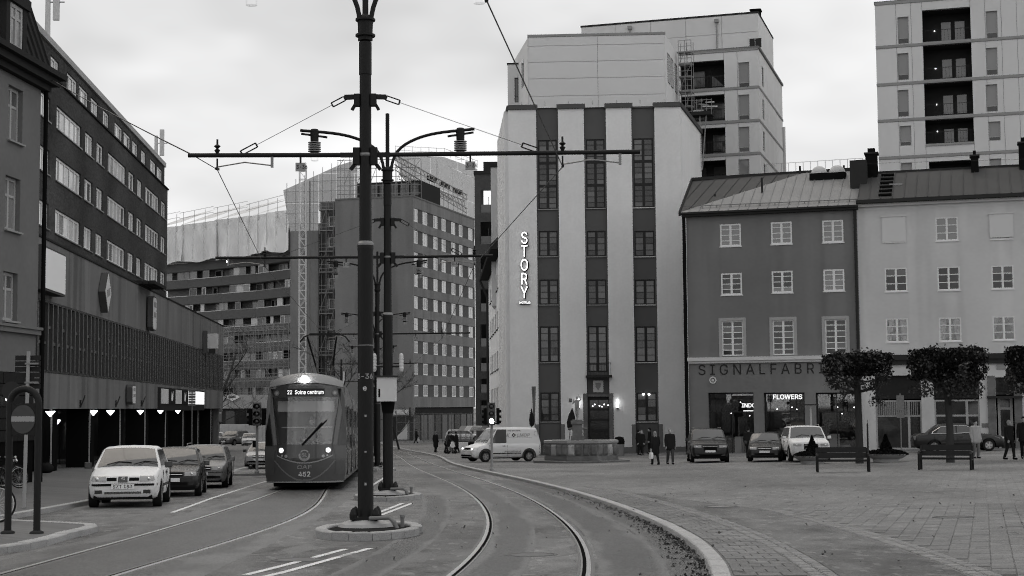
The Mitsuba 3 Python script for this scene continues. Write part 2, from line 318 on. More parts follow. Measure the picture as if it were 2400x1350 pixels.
# rails: grooved tram rails in four lines
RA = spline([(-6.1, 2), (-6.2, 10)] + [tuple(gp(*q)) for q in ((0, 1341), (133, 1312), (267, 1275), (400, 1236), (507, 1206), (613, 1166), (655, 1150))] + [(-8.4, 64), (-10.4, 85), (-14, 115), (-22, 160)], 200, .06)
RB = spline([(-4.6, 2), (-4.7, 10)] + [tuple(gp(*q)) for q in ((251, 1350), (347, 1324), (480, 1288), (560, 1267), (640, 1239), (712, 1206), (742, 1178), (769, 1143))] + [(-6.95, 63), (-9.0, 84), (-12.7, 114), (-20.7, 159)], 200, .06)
RC = spline([(-3.3, 2), (-1.6, 10)] + [tuple(gp(*q)) for q in ((1062, 1350), (1110, 1302), (1140, 1267), (1153, 1238), (1142, 1202), (1100, 1165), (1040, 1130), (985, 1100), (935, 1070))] + [(-15, 160)], 200, .08)
RD = spline([(-1.8, 2), (0, 10)] + [tuple(gp(*q)) for q in ((1375, 1350), (1389, 1310), (1374, 1268), (1330, 1222), (1250, 1176), (1150, 1136), (1060, 1101), (985, 1076))] + [(-13.5, 161)], 200, .08)
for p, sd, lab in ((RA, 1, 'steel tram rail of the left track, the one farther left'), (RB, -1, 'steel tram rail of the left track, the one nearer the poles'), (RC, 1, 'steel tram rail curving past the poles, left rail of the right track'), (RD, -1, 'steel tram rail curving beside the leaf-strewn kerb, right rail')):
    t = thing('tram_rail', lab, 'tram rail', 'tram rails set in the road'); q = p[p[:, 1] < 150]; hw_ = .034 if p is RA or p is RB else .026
    put('head', MB().add(*ribbon(q, [(-hw_ * sd - .002, .0045), (-hw_ * sd, .012), (.03 * sd, .012), (.03 * sd + .001, .0045)])), 'steel' if p is RA or p is RB else 'steel_mid', t)  # left rails paler and wider: sky glint put into colour and width
    put('groove', MB().add(*ribbon(q, [(.03 * sd, .0085), (.078 * sd, .0085)])), 'black', t)
    put('lip', MB().add(*ribbon(q, [(.078 * sd, .0085), (.078 * sd, .0115), (.10 * sd, .0115), (.101 * sd, .0045)])), 'steel_dull', t)
    for a, b in ((-.075, -.024), (.101, .135)): put('sealing_joint', MB().add(*ribbon(q, [(a * sd, .0078), (b * sd, .0078)])), 'asphalt_seal', t)
def strip(p, o0, o1, y0, y1, name='worn_strip'):
    q = p[(p[:, 1] > y0) & (p[:, 1] < y1)]; n = 9; P = []
    for o in np.linspace(o0, o1, n):
        z = offs(q, o); P.append(np.column_stack([z, zf(z[:, 0], z[:, 1]) + .0062]))
    v, f = grid(np.array(P).transpose(1, 0, 2)); uv = np.column_stack([np.tile(np.linspace(0, 1, n), len(q)), np.repeat(q[:, 1] * .1, n)])
    kk = put(name, trimesh.Trimesh(v, f, process=False), 'asphalt_strip', smooth=False, uv=uv, kind='structure')
strip(RA, -.7, 2.6, 10, 120); strip(RC, .12, .85, 5, 60); strip(RD, .12, .95, 5, 60); strip(RC, -1.45, -.8, 5, 45); strip(kerb_r, -.55, -.02, 10, 60)
def mark(pts, w):
    p = np.array([gp(*q) for q in pts]); p = np.column_stack([np.interp(np.linspace(0, 1, 14), np.linspace(0, 1, len(p)), p[:, k]) for k in (0, 1)])
    put('road_marking', MB().add(*ribbon(p, [(-w / 2, .0095), (w / 2, .0095)])), 'marking_worn', kind='structure')
bs('marking_worn', lambda p, n, uv: G3(.15 + .33 * SS(.16, .38, FB(p.x * 5, p.y * 3, 2.0)) * (.75 + .5 * N(p.x * 30, p.y * 30, 1))), .8, .3)
for q in ([(575, 1349), (660, 1328), (810, 1288)], [(560, 1366), (660, 1344), (868, 1286)], [(885, 1203), (944, 1180)], [(893, 1208), (966, 1180)], [(404, 1202), (500, 1167), (625, 1128)]): mark(q, .11)
mark([(862, 1145), (905, 1117)], .11)

bs('sett_a', lambda p, n, uv: G3(.15 + .1 * (N(p.x * 60, p.y * 60, 3) - .5)), .7, .4); bs('sett_b', .18, .7, .4)
# sett rows and pavers of the square
row1 = spline([tuple(gp(1898, 1345, KERB_H) * 1.8 - gp(1804, 1270, KERB_H) * .8)] + [tuple(gp(*q, KERB_H)) for q in ((1898, 1345), (1804, 1270), (1728, 1238), (1642, 1208), (1560, 1181), (1479, 1161), (1371, 1139))], 120, .02)
row2 = spline([tuple(gp(2288, 1346, KERB_H) * 1.8 - gp(2183, 1302, KERB_H) * .8)] + [tuple(gp(*q, KERB_H)) for q in ((2288, 1346), (2183, 1302), (2075, 1268), (1994, 1244), (1913, 1220), (1858, 1207), (1793, 1192))], 120, .02)
for nm, r in (('sett_row', row1), ('sett_row', row2)):
    k = thing(nm, None, None); labels[k] = {'kind': 'structure'}
    stones(k, offs(r, -.075), .14, KERB_H + .004, .17, 'sett', ('sett_a', 'sett_b', 'sett_a'), limit=130, sink=.0, gap=.03, ch=.012)
    stones(k, offs(r, .09), .13, KERB_H + .002, .15, 'sett', ('sett_a', 'sett_b', 'sett_a'), limit=130, sink=.0, gap=.03, ch=.012)
put('plaza_path', sheet(Polygon(np.vstack([offs(row1, .23), offs(row2, -.12)[::-1]])).buffer(0), KERB_H - .005, 2.0), 'asphalt', kind='structure')
bs('paver_b', lambda p, n, uv: G3(.094 + .08 * (FB(p.x * .6, p.y * .5, 2.0) - .5) + .05 * (N(p.x * 45, p.y * 45, 1) - .5)), .6, .4)
bs('joint', .045, 1)
def paver(c4, h):
    m_ = c4.mean(0); ci = m_ + (c4 - m_) * .955
    hz = h + rnd.normal(0, .0016)
    v = np.vstack([np.column_stack([c4, zf(c4[:, 0], c4[:, 1]) + h - .011]), np.column_stack([ci, zf(ci[:, 0], ci[:, 1]) + hz])])
    return v, [[4, 5, 6], [4, 6, 7]] + sum([[[k, (k + 1) % 4, 4 + (k + 1) % 4], [k, 4 + (k + 1) % 4, 4 + k]] for k in range(4)], [])
cells = []
kin, row1i = offs(kerb_r, .225), offs(row1, -.09)
pa, _ = along(kin[(kin[:, 1] > 16) & (kin[:, 1] < 46)], .40)
for i in range(len(pa) - 1):
    t = pa[i + 1] - pa[i]; n_ = np.array([t[1], -t[0]]) / np.linalg.norm(t)
    dd = np.array([row1i[np.argmin(abs(row1i[:, 1] - (pa[j] + n_)[1]))][0] - pa[j][0] for j in (i, i + 1)]) * .985
    if min(dd) < .25: continue
    nb = max(2, int(round(dd.mean() / .25))); e = (np.arange(nb + 1) + (.5 if i % 2 else 0)).clip(0, nb) / nb
    if i % 2: e = np.concatenate([[0], e])
    for a, b in zip(e[:-1], e[1:]):
        if b - a < .05: continue
        g_ = .0045
        c4 = np.array([pa[i] + n_ * (dd[0] * a + g_) + t * .012, pa[i] + n_ * (dd[0] * b - g_) + t * .012, pa[i + 1] + n_ * (dd[1] * b - g_) - t * .012, pa[i + 1] + n_ * (dd[1] * a + g_) - t * .012])
        cells.append(c4)
e1, e2 = np.array([.956, -.292]), np.array([.292, .956]); o0 = np.array([10.0, 20.0]); r2 = offs(row2, .2)
for i in range(-50, 75):
    for j in range(-40, 75):
        c = o0 + e1 * i * .255 + e2 * j * .37
        if not (16 < c[1] < 44) or not (c[0] > np.interp(c[1], r2[:, 1], r2[:, 0]) + .05) or c[1] > r2[:, 1].max() - .3 or abs(c[0]) > c[1] * .36 + .6: continue
        h1, h2 = e1 * .1245, e2 * .1815
        cells.append(np.array([c - h1 - h2, c + h1 - h2, c + h1 + h2, c - h1 + h2]) + rnd.normal(0, .0015, (1, 2)))
k = thing('paving', None, None); labels[k] = {'kind': 'structure'}
inview = lambda c: abs(c[0] / c[1]) < .335 and (CAM_Z - zf(*c)) / c[1] < .115
cells.sort(key=lambda c: np.hypot(*c.mean(0)) + (0 if inview(c.mean(0)) else 1000)); rest = {}
for i, c4 in enumerate(cells):
    mt = ('paver', 'paver_b')[int(rnd.random() < .45)]
    if i < 290: put('paver', MB().add(*paver(c4, KERB_H)), mt, k)
    else: rest.setdefault(mt, MB()).add(*paver(c4, KERB_H))
for mt, mb in rest.items(): put('paver_field', mb, mt, k, kind='stuff')
def patchsheet(name, pts, dz, mat, lab=None):
    put(name, sheet(Polygon([gp(*q) for q in pts]).buffer(.03), dz, 1.0), mat, kind='structure')
bs('asphalt_new', lambda p, n, uv: G3(.075 + .05 * (N(p.x * 40, p.y * 40, 3) - .5) + .04 * (FB(p.x, p.y, 3.0) - .5)), .55, .45)
for q in ([(930, 1300), (1010, 1297), (990, 1318), (905, 1322)], [(300, 1215), (395, 1190), (420, 1196), (330, 1222)], [(1230, 1262), (1290, 1262), (1300, 1282), (1232, 1282)], [(660, 1290), (720, 1276), (745, 1284), (690, 1298)]): patchsheet('asphalt_patch', q, .0055, 'asphalt_new')
for u, v, dz, lab in ((1245, 1300, .006, 'round iron cover between the rails of the right track'), (1690, 1187, KERB_H - .003, 'pale iron cover in the square beyond the path'), (2235, 1212, KERB_H + .002, 'iron cover among the pavers at the right'), (700, 1312, .006, 'round iron cover in the road left of the double line')):
    q = gp(u, v, dz); t = thing('iron_cover', lab, 'cover'); T_ = frame(q[0], q[1], float(zf(*q)) + dz); S_ = np.eye(4); S_[2, 1] = float(zf(q[0], q[1] + .5) - zf(q[0], q[1] - .5)); S_[2, 0] = float(zf(q[0] + .5, q[1]) - zf(q[0] - .5, q[1]))
    put('plate', MB(T_ @ S_).lathe([(.0, .004), (.30, .004), (.31, -.01)], 24), 'steel_dull' if v == 1187 else 'cover_iron', t); put('frame', MB(T_ @ S_).lathe([(.32, -.01), (.32, .006), (.37, .006), (.375, -.01)], 24), 'cover_iron', t)
bs('cover_iron', .06, .5, .5, .3)
# fallen leaves in the gutter and over the square
lv2 = [MB(), MB()]
def leaf(x, y, z, s):
    a, b = rnd.uniform(0, 6.28), rnd.normal(0, .45, 2); c, sn = math.cos(a) * s, math.sin(a) * s
    L, W = np.array([c, sn, s * b[0]]), np.array([-sn * .6, c * .6, s * b[1]]); o = np.array([x, y, z + .012 + abs(s * b[0]) * .5])
    cu = np.array([0, 0, s * rnd.uniform(-.1, .35)])
    lv2[int(rnd.random() < .3)].add([o - L * .5, o - L * .1 + W * .5 + cu, o + L * .5, o - L * .1 - W * .5 + cu, o + L * .2], [[0, 1, 4], [0, 4, 3], [1, 2, 4], [4, 2, 3]])
g = kerb_r[(kerb_r[:, 1] > 15) & (kerb_r[:, 1] < 46)]
for _ in range(1900):
    i = int(rnd.integers(len(g))); o = -abs(rnd.normal(.0, .15)) - .02; q = offs(g, o)[i] + rnd.normal(0, .1, 2) * [0, 1]
    dens = math.exp(-((g[i][1] - 24) / 9) ** 2)
    if rnd.random() < dens * .8 + .2: leaf(q[0], q[1], zf(*q) + rnd.uniform(0, .035) * (o > -.2), rnd.uniform(.03, .065))
for _ in range(210):
    x, y = rnd.uniform(-3, 12), rnd.uniform(17, 45); leaf(x, y, zf(x, y) + (KERB_H if x > np.interp(y, kerb_r[:, 1], kerb_r[:, 0]) else 0), rnd.uniform(.03, .06))
t = thing('fallen_leaves', 'dry fallen leaves piled in the gutter along the curving kerb', 'leaves', None, 'stuff')
put('dark_leaves', lv2[0], 'dead_leaf', t, kind='stuff'); put('pale_leaves', lv2[1], 'dead_leaf_pale', t, kind='stuff')
# ---------------------------------------------------------------- left side of the street
def gz(F, s, d=0): q = F.w(s, d, 0); return float(zf(q[0], q[1]))
# A: plaster corner house, its corner at the downpipe
A = Fr(-17.96, 58, .075, 1); b = thing('corner_house', 'grey plastered corner house at the left edge with moulded eave and mansard dormer', 'building')
hol = [A.rect(*r) for r in ((19, 205, 53, 333), (12, 415, 47, 541), (7, 638, 41, 752))]
hol += [(h[0] - 3.9, h[1] - 3.9, h[2], h[3]) for h in hol]
zl = A.px(40, 762)[1]; ze = A.px(88, 186)[1]
put('wall', wall(A, (-22, 0, zl, ze), hol, .4), 'corner_plaster', b)
put('base_wall', wall(A, (-22, 0, A.px(35, 872)[1], zl - .02), [], .4, -.05), 'corner_plaster', b)
put('side_wall', MB().box(-32, A.O[0] - .4, 57.6, 58.02, gz(A, 0) - 1, ze), 'corner_plaster', b)
m = MB()
for d, z0, z1 in ((.12, zl - .28, zl - .1), (.2, zl - .1, zl)): A.box(m, -22, .1, -.1, d, z0, z1)
put('string_course', m, 'mid', b)
m = MB()
for d, z0, z1 in ((.25, ze - .35, ze - .12), (.5, ze - .12, ze + .15), (.72, ze + .15, ze + .36)): A.box(m, -22, d * .9 + .2, -.3, d, z0, z1)
put('eave', m, 'dark', b)
for i, h in enumerate(hol): win(b, A, h, -.18, .12, 2, [0, .66, 1], 'frame_grey', lambda i, j: ('glass_mid', 'glass_pale', 'glass_pale')[int(rnd.integers(3))], .1, .14, sill=.12, skin='grey')
zs = A.px(35, 872)[1]
for i in range(26): # rough dark masonry of the ground floor, coursed
    for j in range(6):
        zt = zs - j * .42 - .02; s = -22 + i * .95 + (.45 if j % 2 else 0)
        if s < -4 or s > -.3: continue
        put('stone', A.B(s, min(s + .92, -.02), -.3, -.02 + rnd.normal(0, .012), zt - .39, zt), 'floor_dark', b)
put('base_core', A.B(-22, -.05, -.4, -.08, gz(A, 0) - 1, zs), 'black', b)
m = MB(); hr = A.w(0, .1, ze + .3)
mp = [A.w(-22, .35, ze + .36), A.w(.1, .35, ze + .36), A.w(-.5, -1.4, ze + 6), A.w(-22, -1.4, ze + 6)]; mb_ = [p - A.N * .3 for p in mp]
put('mansard_roof', m.hexa(mb_, mp), 'dark', b)
dr_ = A.rect(18, 12, 48, 116, .35); m = MB()
put('dormer', A.box(A.box(A.box(A.box(m, dr_[0] - .35, dr_[0] - .02, -2, .45, dr_[2] - .5, dr_[3] + .4), dr_[1] + .02, dr_[1] + .35, -2, .45, dr_[2] - .5, dr_[3] + .4), dr_[0] - .5, dr_[1] + .5, -2, .55, dr_[3] + .02, dr_[3] + .4), dr_[0] - .35, dr_[1] + .35, -2, .45, dr_[2] - .5, dr_[2] - .02), 'dark', b)
win(b, A, dr_, .42, .14, 2, [0, .7, 1], 'frame_grey', 'glass_pale', .1, .16)
for i in range(10): put('roof_seam', MB().bar(A.w(.0 - i * .55, .37, ze + .4), A.w(-.55 - i * .55, -1.36, ze + 6), .05, .09), 'dark', b)
put('downpipe', MB().tube([A.w(.22, .12, ze), A.w(.22, .12, gz(A, 0))], .085, 10), 'black', b)

# B: low commercial building with two pale bands, C: brick slab above it
L = Fr(-22.8, 79.5, -.08, 1); b = thing('shop_building', 'long low commercial building with stained concrete fascia and dark mullioned window band', 'building')
S0, S1 = L.px(70, 900)[0] - 6, L.px(522.5, 900)[0]
z_bot, z_b1, z_w1, z_top = L.px(96, 958.5)[1], L.px(88, 871)[1], L.px(80, 695)[1], L.px(80, 548.5)[1]
put('fascia', L.B(S0, S1, -.35, 0, z_w1, z_top), 'fascia', b); put('lower_fascia', L.B(S0, S1, -.35, .02, z_bot, z_b1), 'fascia', b)
put('coping', L.B(S0, S1 + .05, -.4, .06, z_top + .003, z_top + .10), 'dark', b)
m = MB(); L.box(m, S0, S1, -.3, .05, z_b1 + .003, z_b1 + .12); L.box(m, S0, S1, -.3, .05, z_w1 - .12, z_w1 - .003); put('band_rail', m, 'frame_dark', b)
# window band: mullions and panes, one by one
s, i = S0 + .6, 0; zt = z_w1 - .12; zb = z_b1 + .12
while s < S1 - .2:
    w = 1.06
    put('mullion', L.B(s, s + .22, -.3, .10, zb, zt), 'mullion', b)
    zm = zb + (zt - zb) * (.38, .38, .62)[i % 3]
    put('pane', L.B(s + .23, min(s + w - .01, S1), -.22, -.20, zb, zm), ('glass', 'glass', 'glass_mid')[int(rnd.integers(3))], b)
    put('pane', L.B(s + .23, min(s + w - .01, S1), -.20, -.18, zm + .16, zt), ('glass', 'glass', 'glass_mid')[int(rnd.integers(3))], b)
    put('transom', L.B(s + .22, min(s + w, S1), -.25, .02, zm, zm + .15), 'mullion', b)
    s += w; i += 1
put('end_wall', MB().hexa([L.w(S1 - .3, -.36, -4), L.w(S1, -.36, -4), L.w(S1, -24, -4), L.w(S1 - .3, -24, -4)], [L.w(S1 - .3, -.36, z_top), L.w(S1, -.36, z_top), L.w(S1, -24, z_top), L.w(S1 - .3, -24, z_top)]), 'fascia', b)
put('roof', L.B(S0, S1 - .4, -24, -.42, z_top - .4, z_top - .1), 'dark', b)
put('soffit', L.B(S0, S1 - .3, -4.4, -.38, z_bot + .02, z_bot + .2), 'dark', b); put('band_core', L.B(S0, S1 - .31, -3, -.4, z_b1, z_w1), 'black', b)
put('shop_front', L.B(S0, S1 - .3, -4.6, -4.3, -5, z_bot + .2), 'black_gloss', b)
bs('mullion', .055, .5, .5)
for i, yy in enumerate(np.arange(S0 + 2, S1, 9.7)):
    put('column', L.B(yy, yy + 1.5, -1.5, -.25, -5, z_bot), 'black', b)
    put('column_edge', MB().add(*[L.B(yy - .03, yy + .03, -.27, -.20, -5, z_bot).mesh().vertices, BOXF]), 'frame_grey', b)
for i, yy in enumerate(np.arange(S0 + 1, S1, 3.2)):
    put('shop_pane', L.B(yy, yy + 3.0, -4.28, -4.25, -4, z_bot - .3), 'glass', b)
for u, v in ((253, 1010), (300, 1008), (325, 1003), (445, 1010), (474, 1003)):    # posters and bright displays by the columns
    s_, z_ = L.px(u, v, -2); put('poster', L.B(s_, s_ + .9, -2.1, -2.05, z_ - 1.3, z_ + .6), ('grey', 'off_white')[int(rnd.integers(2))], b)
# pendant lamps in the arcade
ORD = ('first', 'second', 'third', 'fourth', 'fifth', 'sixth')
for i, (u, v) in enumerate(((118, 966), (219, 966), (259, 965), (329, 965), (376, 964), (417, 964))):
    s_, z_ = L.px(u, v, -.12); z_ = z_bot - .02; q = L.w(s_, -.12, 0)
    t = thing('pendant_lamp', f'lit white cone lamp under the arcade ceiling of the shops, {ORD[i]} from the near end', 'lamp', 'lamps under the arcade ceiling')
    glow('shade', MB().lathe([(.02, z_ - .36), (.24, z_ - .10), (.22, z_ - .08), (.02, z_ - .08)], 14, (q[0], q[1], 0)), 'lamp', t)
    put('cap', MB().lathe([(.06, z_ - .1), (.06, z_), (.02, z_)], 10, (q[0], q[1], 0)), 'dark', t)
for i, (u, v) in enumerate(((100, 994), (130, 992), (264, 982), (332, 981))):
    s_, z_ = L.px(u, v, -3.2); q = L.w(s_, -3.2, 0)
    t = thing('shop_lamp', f'small lit lamp deeper in the arcade by the shop windows, {ORD[i]} from the near end', 'lamp', 'lamps at the shop windows')
    glow('shade', MB().lathe([(.01, z_ - .22), (.30, z_ + .16), (.28, z_ + .2), (.01, z_ + .2)], 12, (q[0], q[1], 0)), 'lamp', t)
    put('rod', MB().lathe([(.015, z_ + .2), (.015, z_bot + .02)], 6, (q[0], q[1], 0)), 'dark', t)
# signs on the fascia
t = thing('square_sign', 'large square white box sign projecting from the stained fascia', 'sign')
r = L.rect(104, 590, 157, 682, .7)
put('box', L.B(r[0] - .2, r[1], .05, .62, r[2] - .1, r[3] + .1), 'sign_dark', t); put('face', L.B(r[0] - .1, r[1] - .1, .624, .66, r[2], r[3]), 'sign_face', t)
bs('sign_face', .62, .18, .5, coat=.8)
t = thing('diamond_sign', 'diamond shaped pale sign on edge above the window band', 'sign')
s_, z_ = L.px(249, 686, .3); Q = lambda v: L.m(v + np.array([s_, z_, .3]))
put('box', MB().prism(Polygon([(0, -1.15), (.95, 0), (0, 1.15), (-.95, 0)]), -.28, .1, Q), 'sign_dark', t); put('face', MB().prism(Polygon([(0, -1.08), (.88, 0), (0, 1.08), (-.88, 0)]), .104, .13, Q), 'off_white', t)
put('emblem', MB().prism(Polygon([(-.5, .1), (.35, .3), (.5, -.1), (-.35, -.3)]), .134, .15, Q), 'grey', t)
def rsign(name, lab, u, v, w, h, txt, d=.1):
    t = thing(name, lab, 'sign'); s_, z_ = L.px(u, v, .3); Q = lambda q: L.m(q + np.array([s_, z_, d]))
    c = min(w, h) * .28; P = Polygon([(-w + c, -h), (w - c, -h), (w, -h + c), (w, h - c), (w - c, h), (-w + c, h), (-w, h - c), (-w, -h + c)])
    put('box', MB().prism(P, 0, .35, Q), 'sign_dark', t); put('face', MB().prism(P.buffer(-.08), .352, .38, Q), 'off_white', t)
    for k in range(txt): put('emblem_bar', L.B(s_ - w * .55, s_ + w * .55, d + .384, d + .40, z_ + h * (.55 - 1.2 * k / max(txt, 1)) - h * .18, z_ + h * (.55 - 1.2 * k / max(txt, 1)) + h * .12), 'grey', t)
rsign('oblong_sign', 'tall rounded pale sign with an emblem near the middle of the upper fascia', 357, 735, .8, 1.15, 2)
rsign('small_sign', 'small octagonal pale sign on the lower fascia above the arcade', 308, 925, .62, .62, 2)
t = thing('projecting_sign', 'pale box sign projecting from the far end of the fascia', 'sign'); s_, z_ = L.px(488, 802, .5)
put('box', L.B(s_ - .1, s_ + .3, .02, .42, z_ - 1.0, z_ + 1.0), 'sign_dark', t); put('face', L.B(s_ - .12, s_ + .25, .45, 1.35, z_ - .55, z_ + .75), 'off_white', t); put('cap', L.B(s_ - .1, s_ + .25, .55, 1.1, z_ - 1.0, z_ - .58), 'dark', t)
t = thing('shop_sign_panel', 'row of lit white shop sign panels on the lower fascia near its far end', 'sign')
r = L.rect(377, 915, 478, 947, .2); put('frame', L.B(r[0] - .3, r[1] + .3, .03, .2, r[2] - .5, r[3] + .1), 'dark', t); n = 7
for i in range(n):
    a, c = r[0] + (r[1] - r[0]) * i / n, r[0] + (r[1] - r[0]) * (i + .96) / n
    if i in (1, 3): put('panel', L.B(a, c, .204, .25, r[2], r[3]), 'ink', t); put('emblem', MB().prism(Polygon([(-.5, .1), (-.3, .75), (.1, .45), (.45, .8), (.35, .2), (.05, .05)]), .254, .27, lambda v: L.m(v + np.array([(a + c) / 2, r[2] + .15, 0]))), 'white', t)
    else: glow('panel', L.B(a, c, .204, .25, r[2], r[3]), 'screen', t) if i >= 4 else put('panel', L.B(a, c, .204, .25, r[2], r[3]), 'off_white', t)
for i, u in enumerate((190, 273, 333)): # flag holders
    s_, z_ = L.px(u, 942, .1); t = thing('flag_holder', f'small dark bracket on the lower fascia over the arcade, {ORD[i]} from the near end', 'bracket', 'brackets on the lower fascia')
    put('bracket', L.B(s_, s_ + .1, .02, .10, z_ - .3, z_ + .1), 'dark', t); put('tube', MB().cyl(L.w(s_ + .05, .1, z_ - .2), L.w(s_ + .05, .3, z_ + .35), .03, n=8), 'dark', t)

C = L.at(-.6); b = thing('brick_office_block', 'long dark brick office block with rows of white framed windows above the shops', 'building')
Y0, SE = 77.85 - 79.5, C.px(391.5, 600)[0]; Y0 /= C.U[1]
zr = [(C.px(124, 293)[1], C.px(124, 237)[1]), (C.px(121, 415)[1], C.px(121, 357)[1]), (C.px(118.5, 540)[1], C.px(118.5, 481)[1]), (C.px(119, 540)[1] * 2 - C.px(121, 415)[1] + .0, C.px(118.5, 481)[1] * 2 - C.px(121, 357)[1])]
zc, zt = C.px(240, 296)[1], C.px(389, 389)[1]
hol = [[], [], [], []]; bays = []
for q in range(-2, 4):
    for a, c in ((0, 6.4), (7.4, 9.75), (10.8, 12.95)):
        s0_, s1_ = Y0 + 14.4 * q + a, Y0 + 14.4 * q + c
        if s1_ < SE - .5 and s0_ > -16: bays.append((s0_, s1_))
for i, (za, zb_) in enumerate(zr):
    if za < z_top + .2: continue
    hol[i] = [(s0_, s1_, za, zb_) for s0_, s1_ in bays]
put('wall', wall(C, (-17, SE, z_top + .12, zc), sum(hol, []), .4), 'brick_dark', b)
at_ = []; za, zb_ = zc + .14, zt - .42
for q in range(-2, 4):
    for a, c in ((-.6, 1.4), (3.4, 6.2), (6.6, 9.3), (10.0, 12.3)):
        s0_, s1_ = Y0 + 14.4 * q + a, Y0 + 14.4 * q + c
        if s1_ < SE - .6 and s0_ > -16: at_.append((s0_, s1_, za, zb_))
put('attic_wall', wall(C, (-17, SE - .25, zc + .1, zt), at_, .35, -.22), 'brick_dark', b)
put('cornice', C.B(-17, SE + .08, -.45, .1, zc + .003, zc + .097), 'dark', b)
put('parapet_band', C.B(-17, SE - .2, -.5, -.1, zt + .003, zt + .34), 'concrete', b)
put('end_wall', MB().hexa([C.w(SE - .25, -.42, z_top), C.w(SE, -.42, z_top), C.w(SE, -14, z_top), C.w(SE - .25, -14, z_top)], [C.w(SE - .25, -.42, zc), C.w(SE, -.42, zc), C.w(SE, -14, zc), C.w(SE - .25, -14, zc)]), 'brick_dark', b)
put('roof', C.B(-17, SE - .3, -14, -.5, zt - .1, zt), 'dark', b)
glz = lambda i, j: ('glass_white', 'glass_white', 'glass_pale', 'glass_white', 'glass_mid')[int(rnd.integers(5))]
for h in sum(hol, []): win(b, C, h, -.10, .12, 5 if h[1] - h[0] > 4 else 2, 1, 'frame_white', glz, .1, .13, sill=.07, skin='steel_dull')
for h in at_: win(b, C, h, -.30, .12, 3, 1, 'frame_white', glz, .1, .13)
for u, v, hh, lab in ((112, 40, 4.2, 'pale antenna mast on the brick roof near the left edge'), (366, 345, 3.2, 'pale twin antenna at the far end of the brick roof')):
    s_, z_ = C.px(u, v, -1.5); q = C.w(s_, -1.5, 0); t = thing('roof_antenna', lab, 'antenna')
    put('mast', MB().cyl((q[0], q[1], zt), (q[0], q[1], zt + hh), .16, .14, 10), 'off_white', t); put('panel', MB().box(q[0] + .3, q[0] + .62, q[1] - .1, q[1] + .1, zt + hh - 1.6, zt + hh + .5), 'off_white', t)
    put('arm', MB().bar((q[0], q[1], zt + hh - .6), (q[0] + .9, q[1], zt + hh - .6), .06).bar((q[0] - .5, q[1], zt), (q[0], q[1], zt + hh * .45), .05), 'grey', t)
t = thing('entrance_canopy', 'small ribbed metal canopy where the brick block meets the fascia', 'canopy')
s_, z_ = C.px(345, 668, .8)
for k in range(4): put('slat', C.B(s_ - 2.6, s_ + 2.6, .1 + k * .42, .42 + k * .42, z_ - .12, z_ + .1), 'dark', t)
# ---------------------------------------------------------------- the tall striped hotel
S = Fr(-.2, 115, .998, -.058); b = thing('hotel_building', 'tall pale hotel with three dark window stripes between broad plastered piers', 'building')
zg = float(zf(6, 114)) - .6; z_cap = S.px(1400, 243)[1]; z_pier = S.px(1400, 254)[1]
ed = [(-.02, 1259), (1311, 1372), (1424, 1484), (1538.5, 1600)]; W_ = S.px(1600, 600)[0]
ed = [(0 if a < 0 else S.px(a, 600)[0], W_ if c == 1600 else S.px(c, 600)[0]) for a, c in ed]
for a, c in ed:
    put('pier', S.B(a, c, -.55, 0, zg, z_pier), 'hotel_plaster', b)
    put('pier_cap', S.B(a - (.1 if a else -.0), c + .1 * (c < W_), -.6, .12, z_pier + .003, z_cap), 'cap', b)
    put('pier_plinth', S.B(a - .003, c + .003, -.5, .05, zg - 1, S.px(1450, 1048)[1]), 'mid', b)
def dk(i, j): return ('glass', 'glass_mid', 'glass_mid', 'glass')[int(rnd.integers(4))]
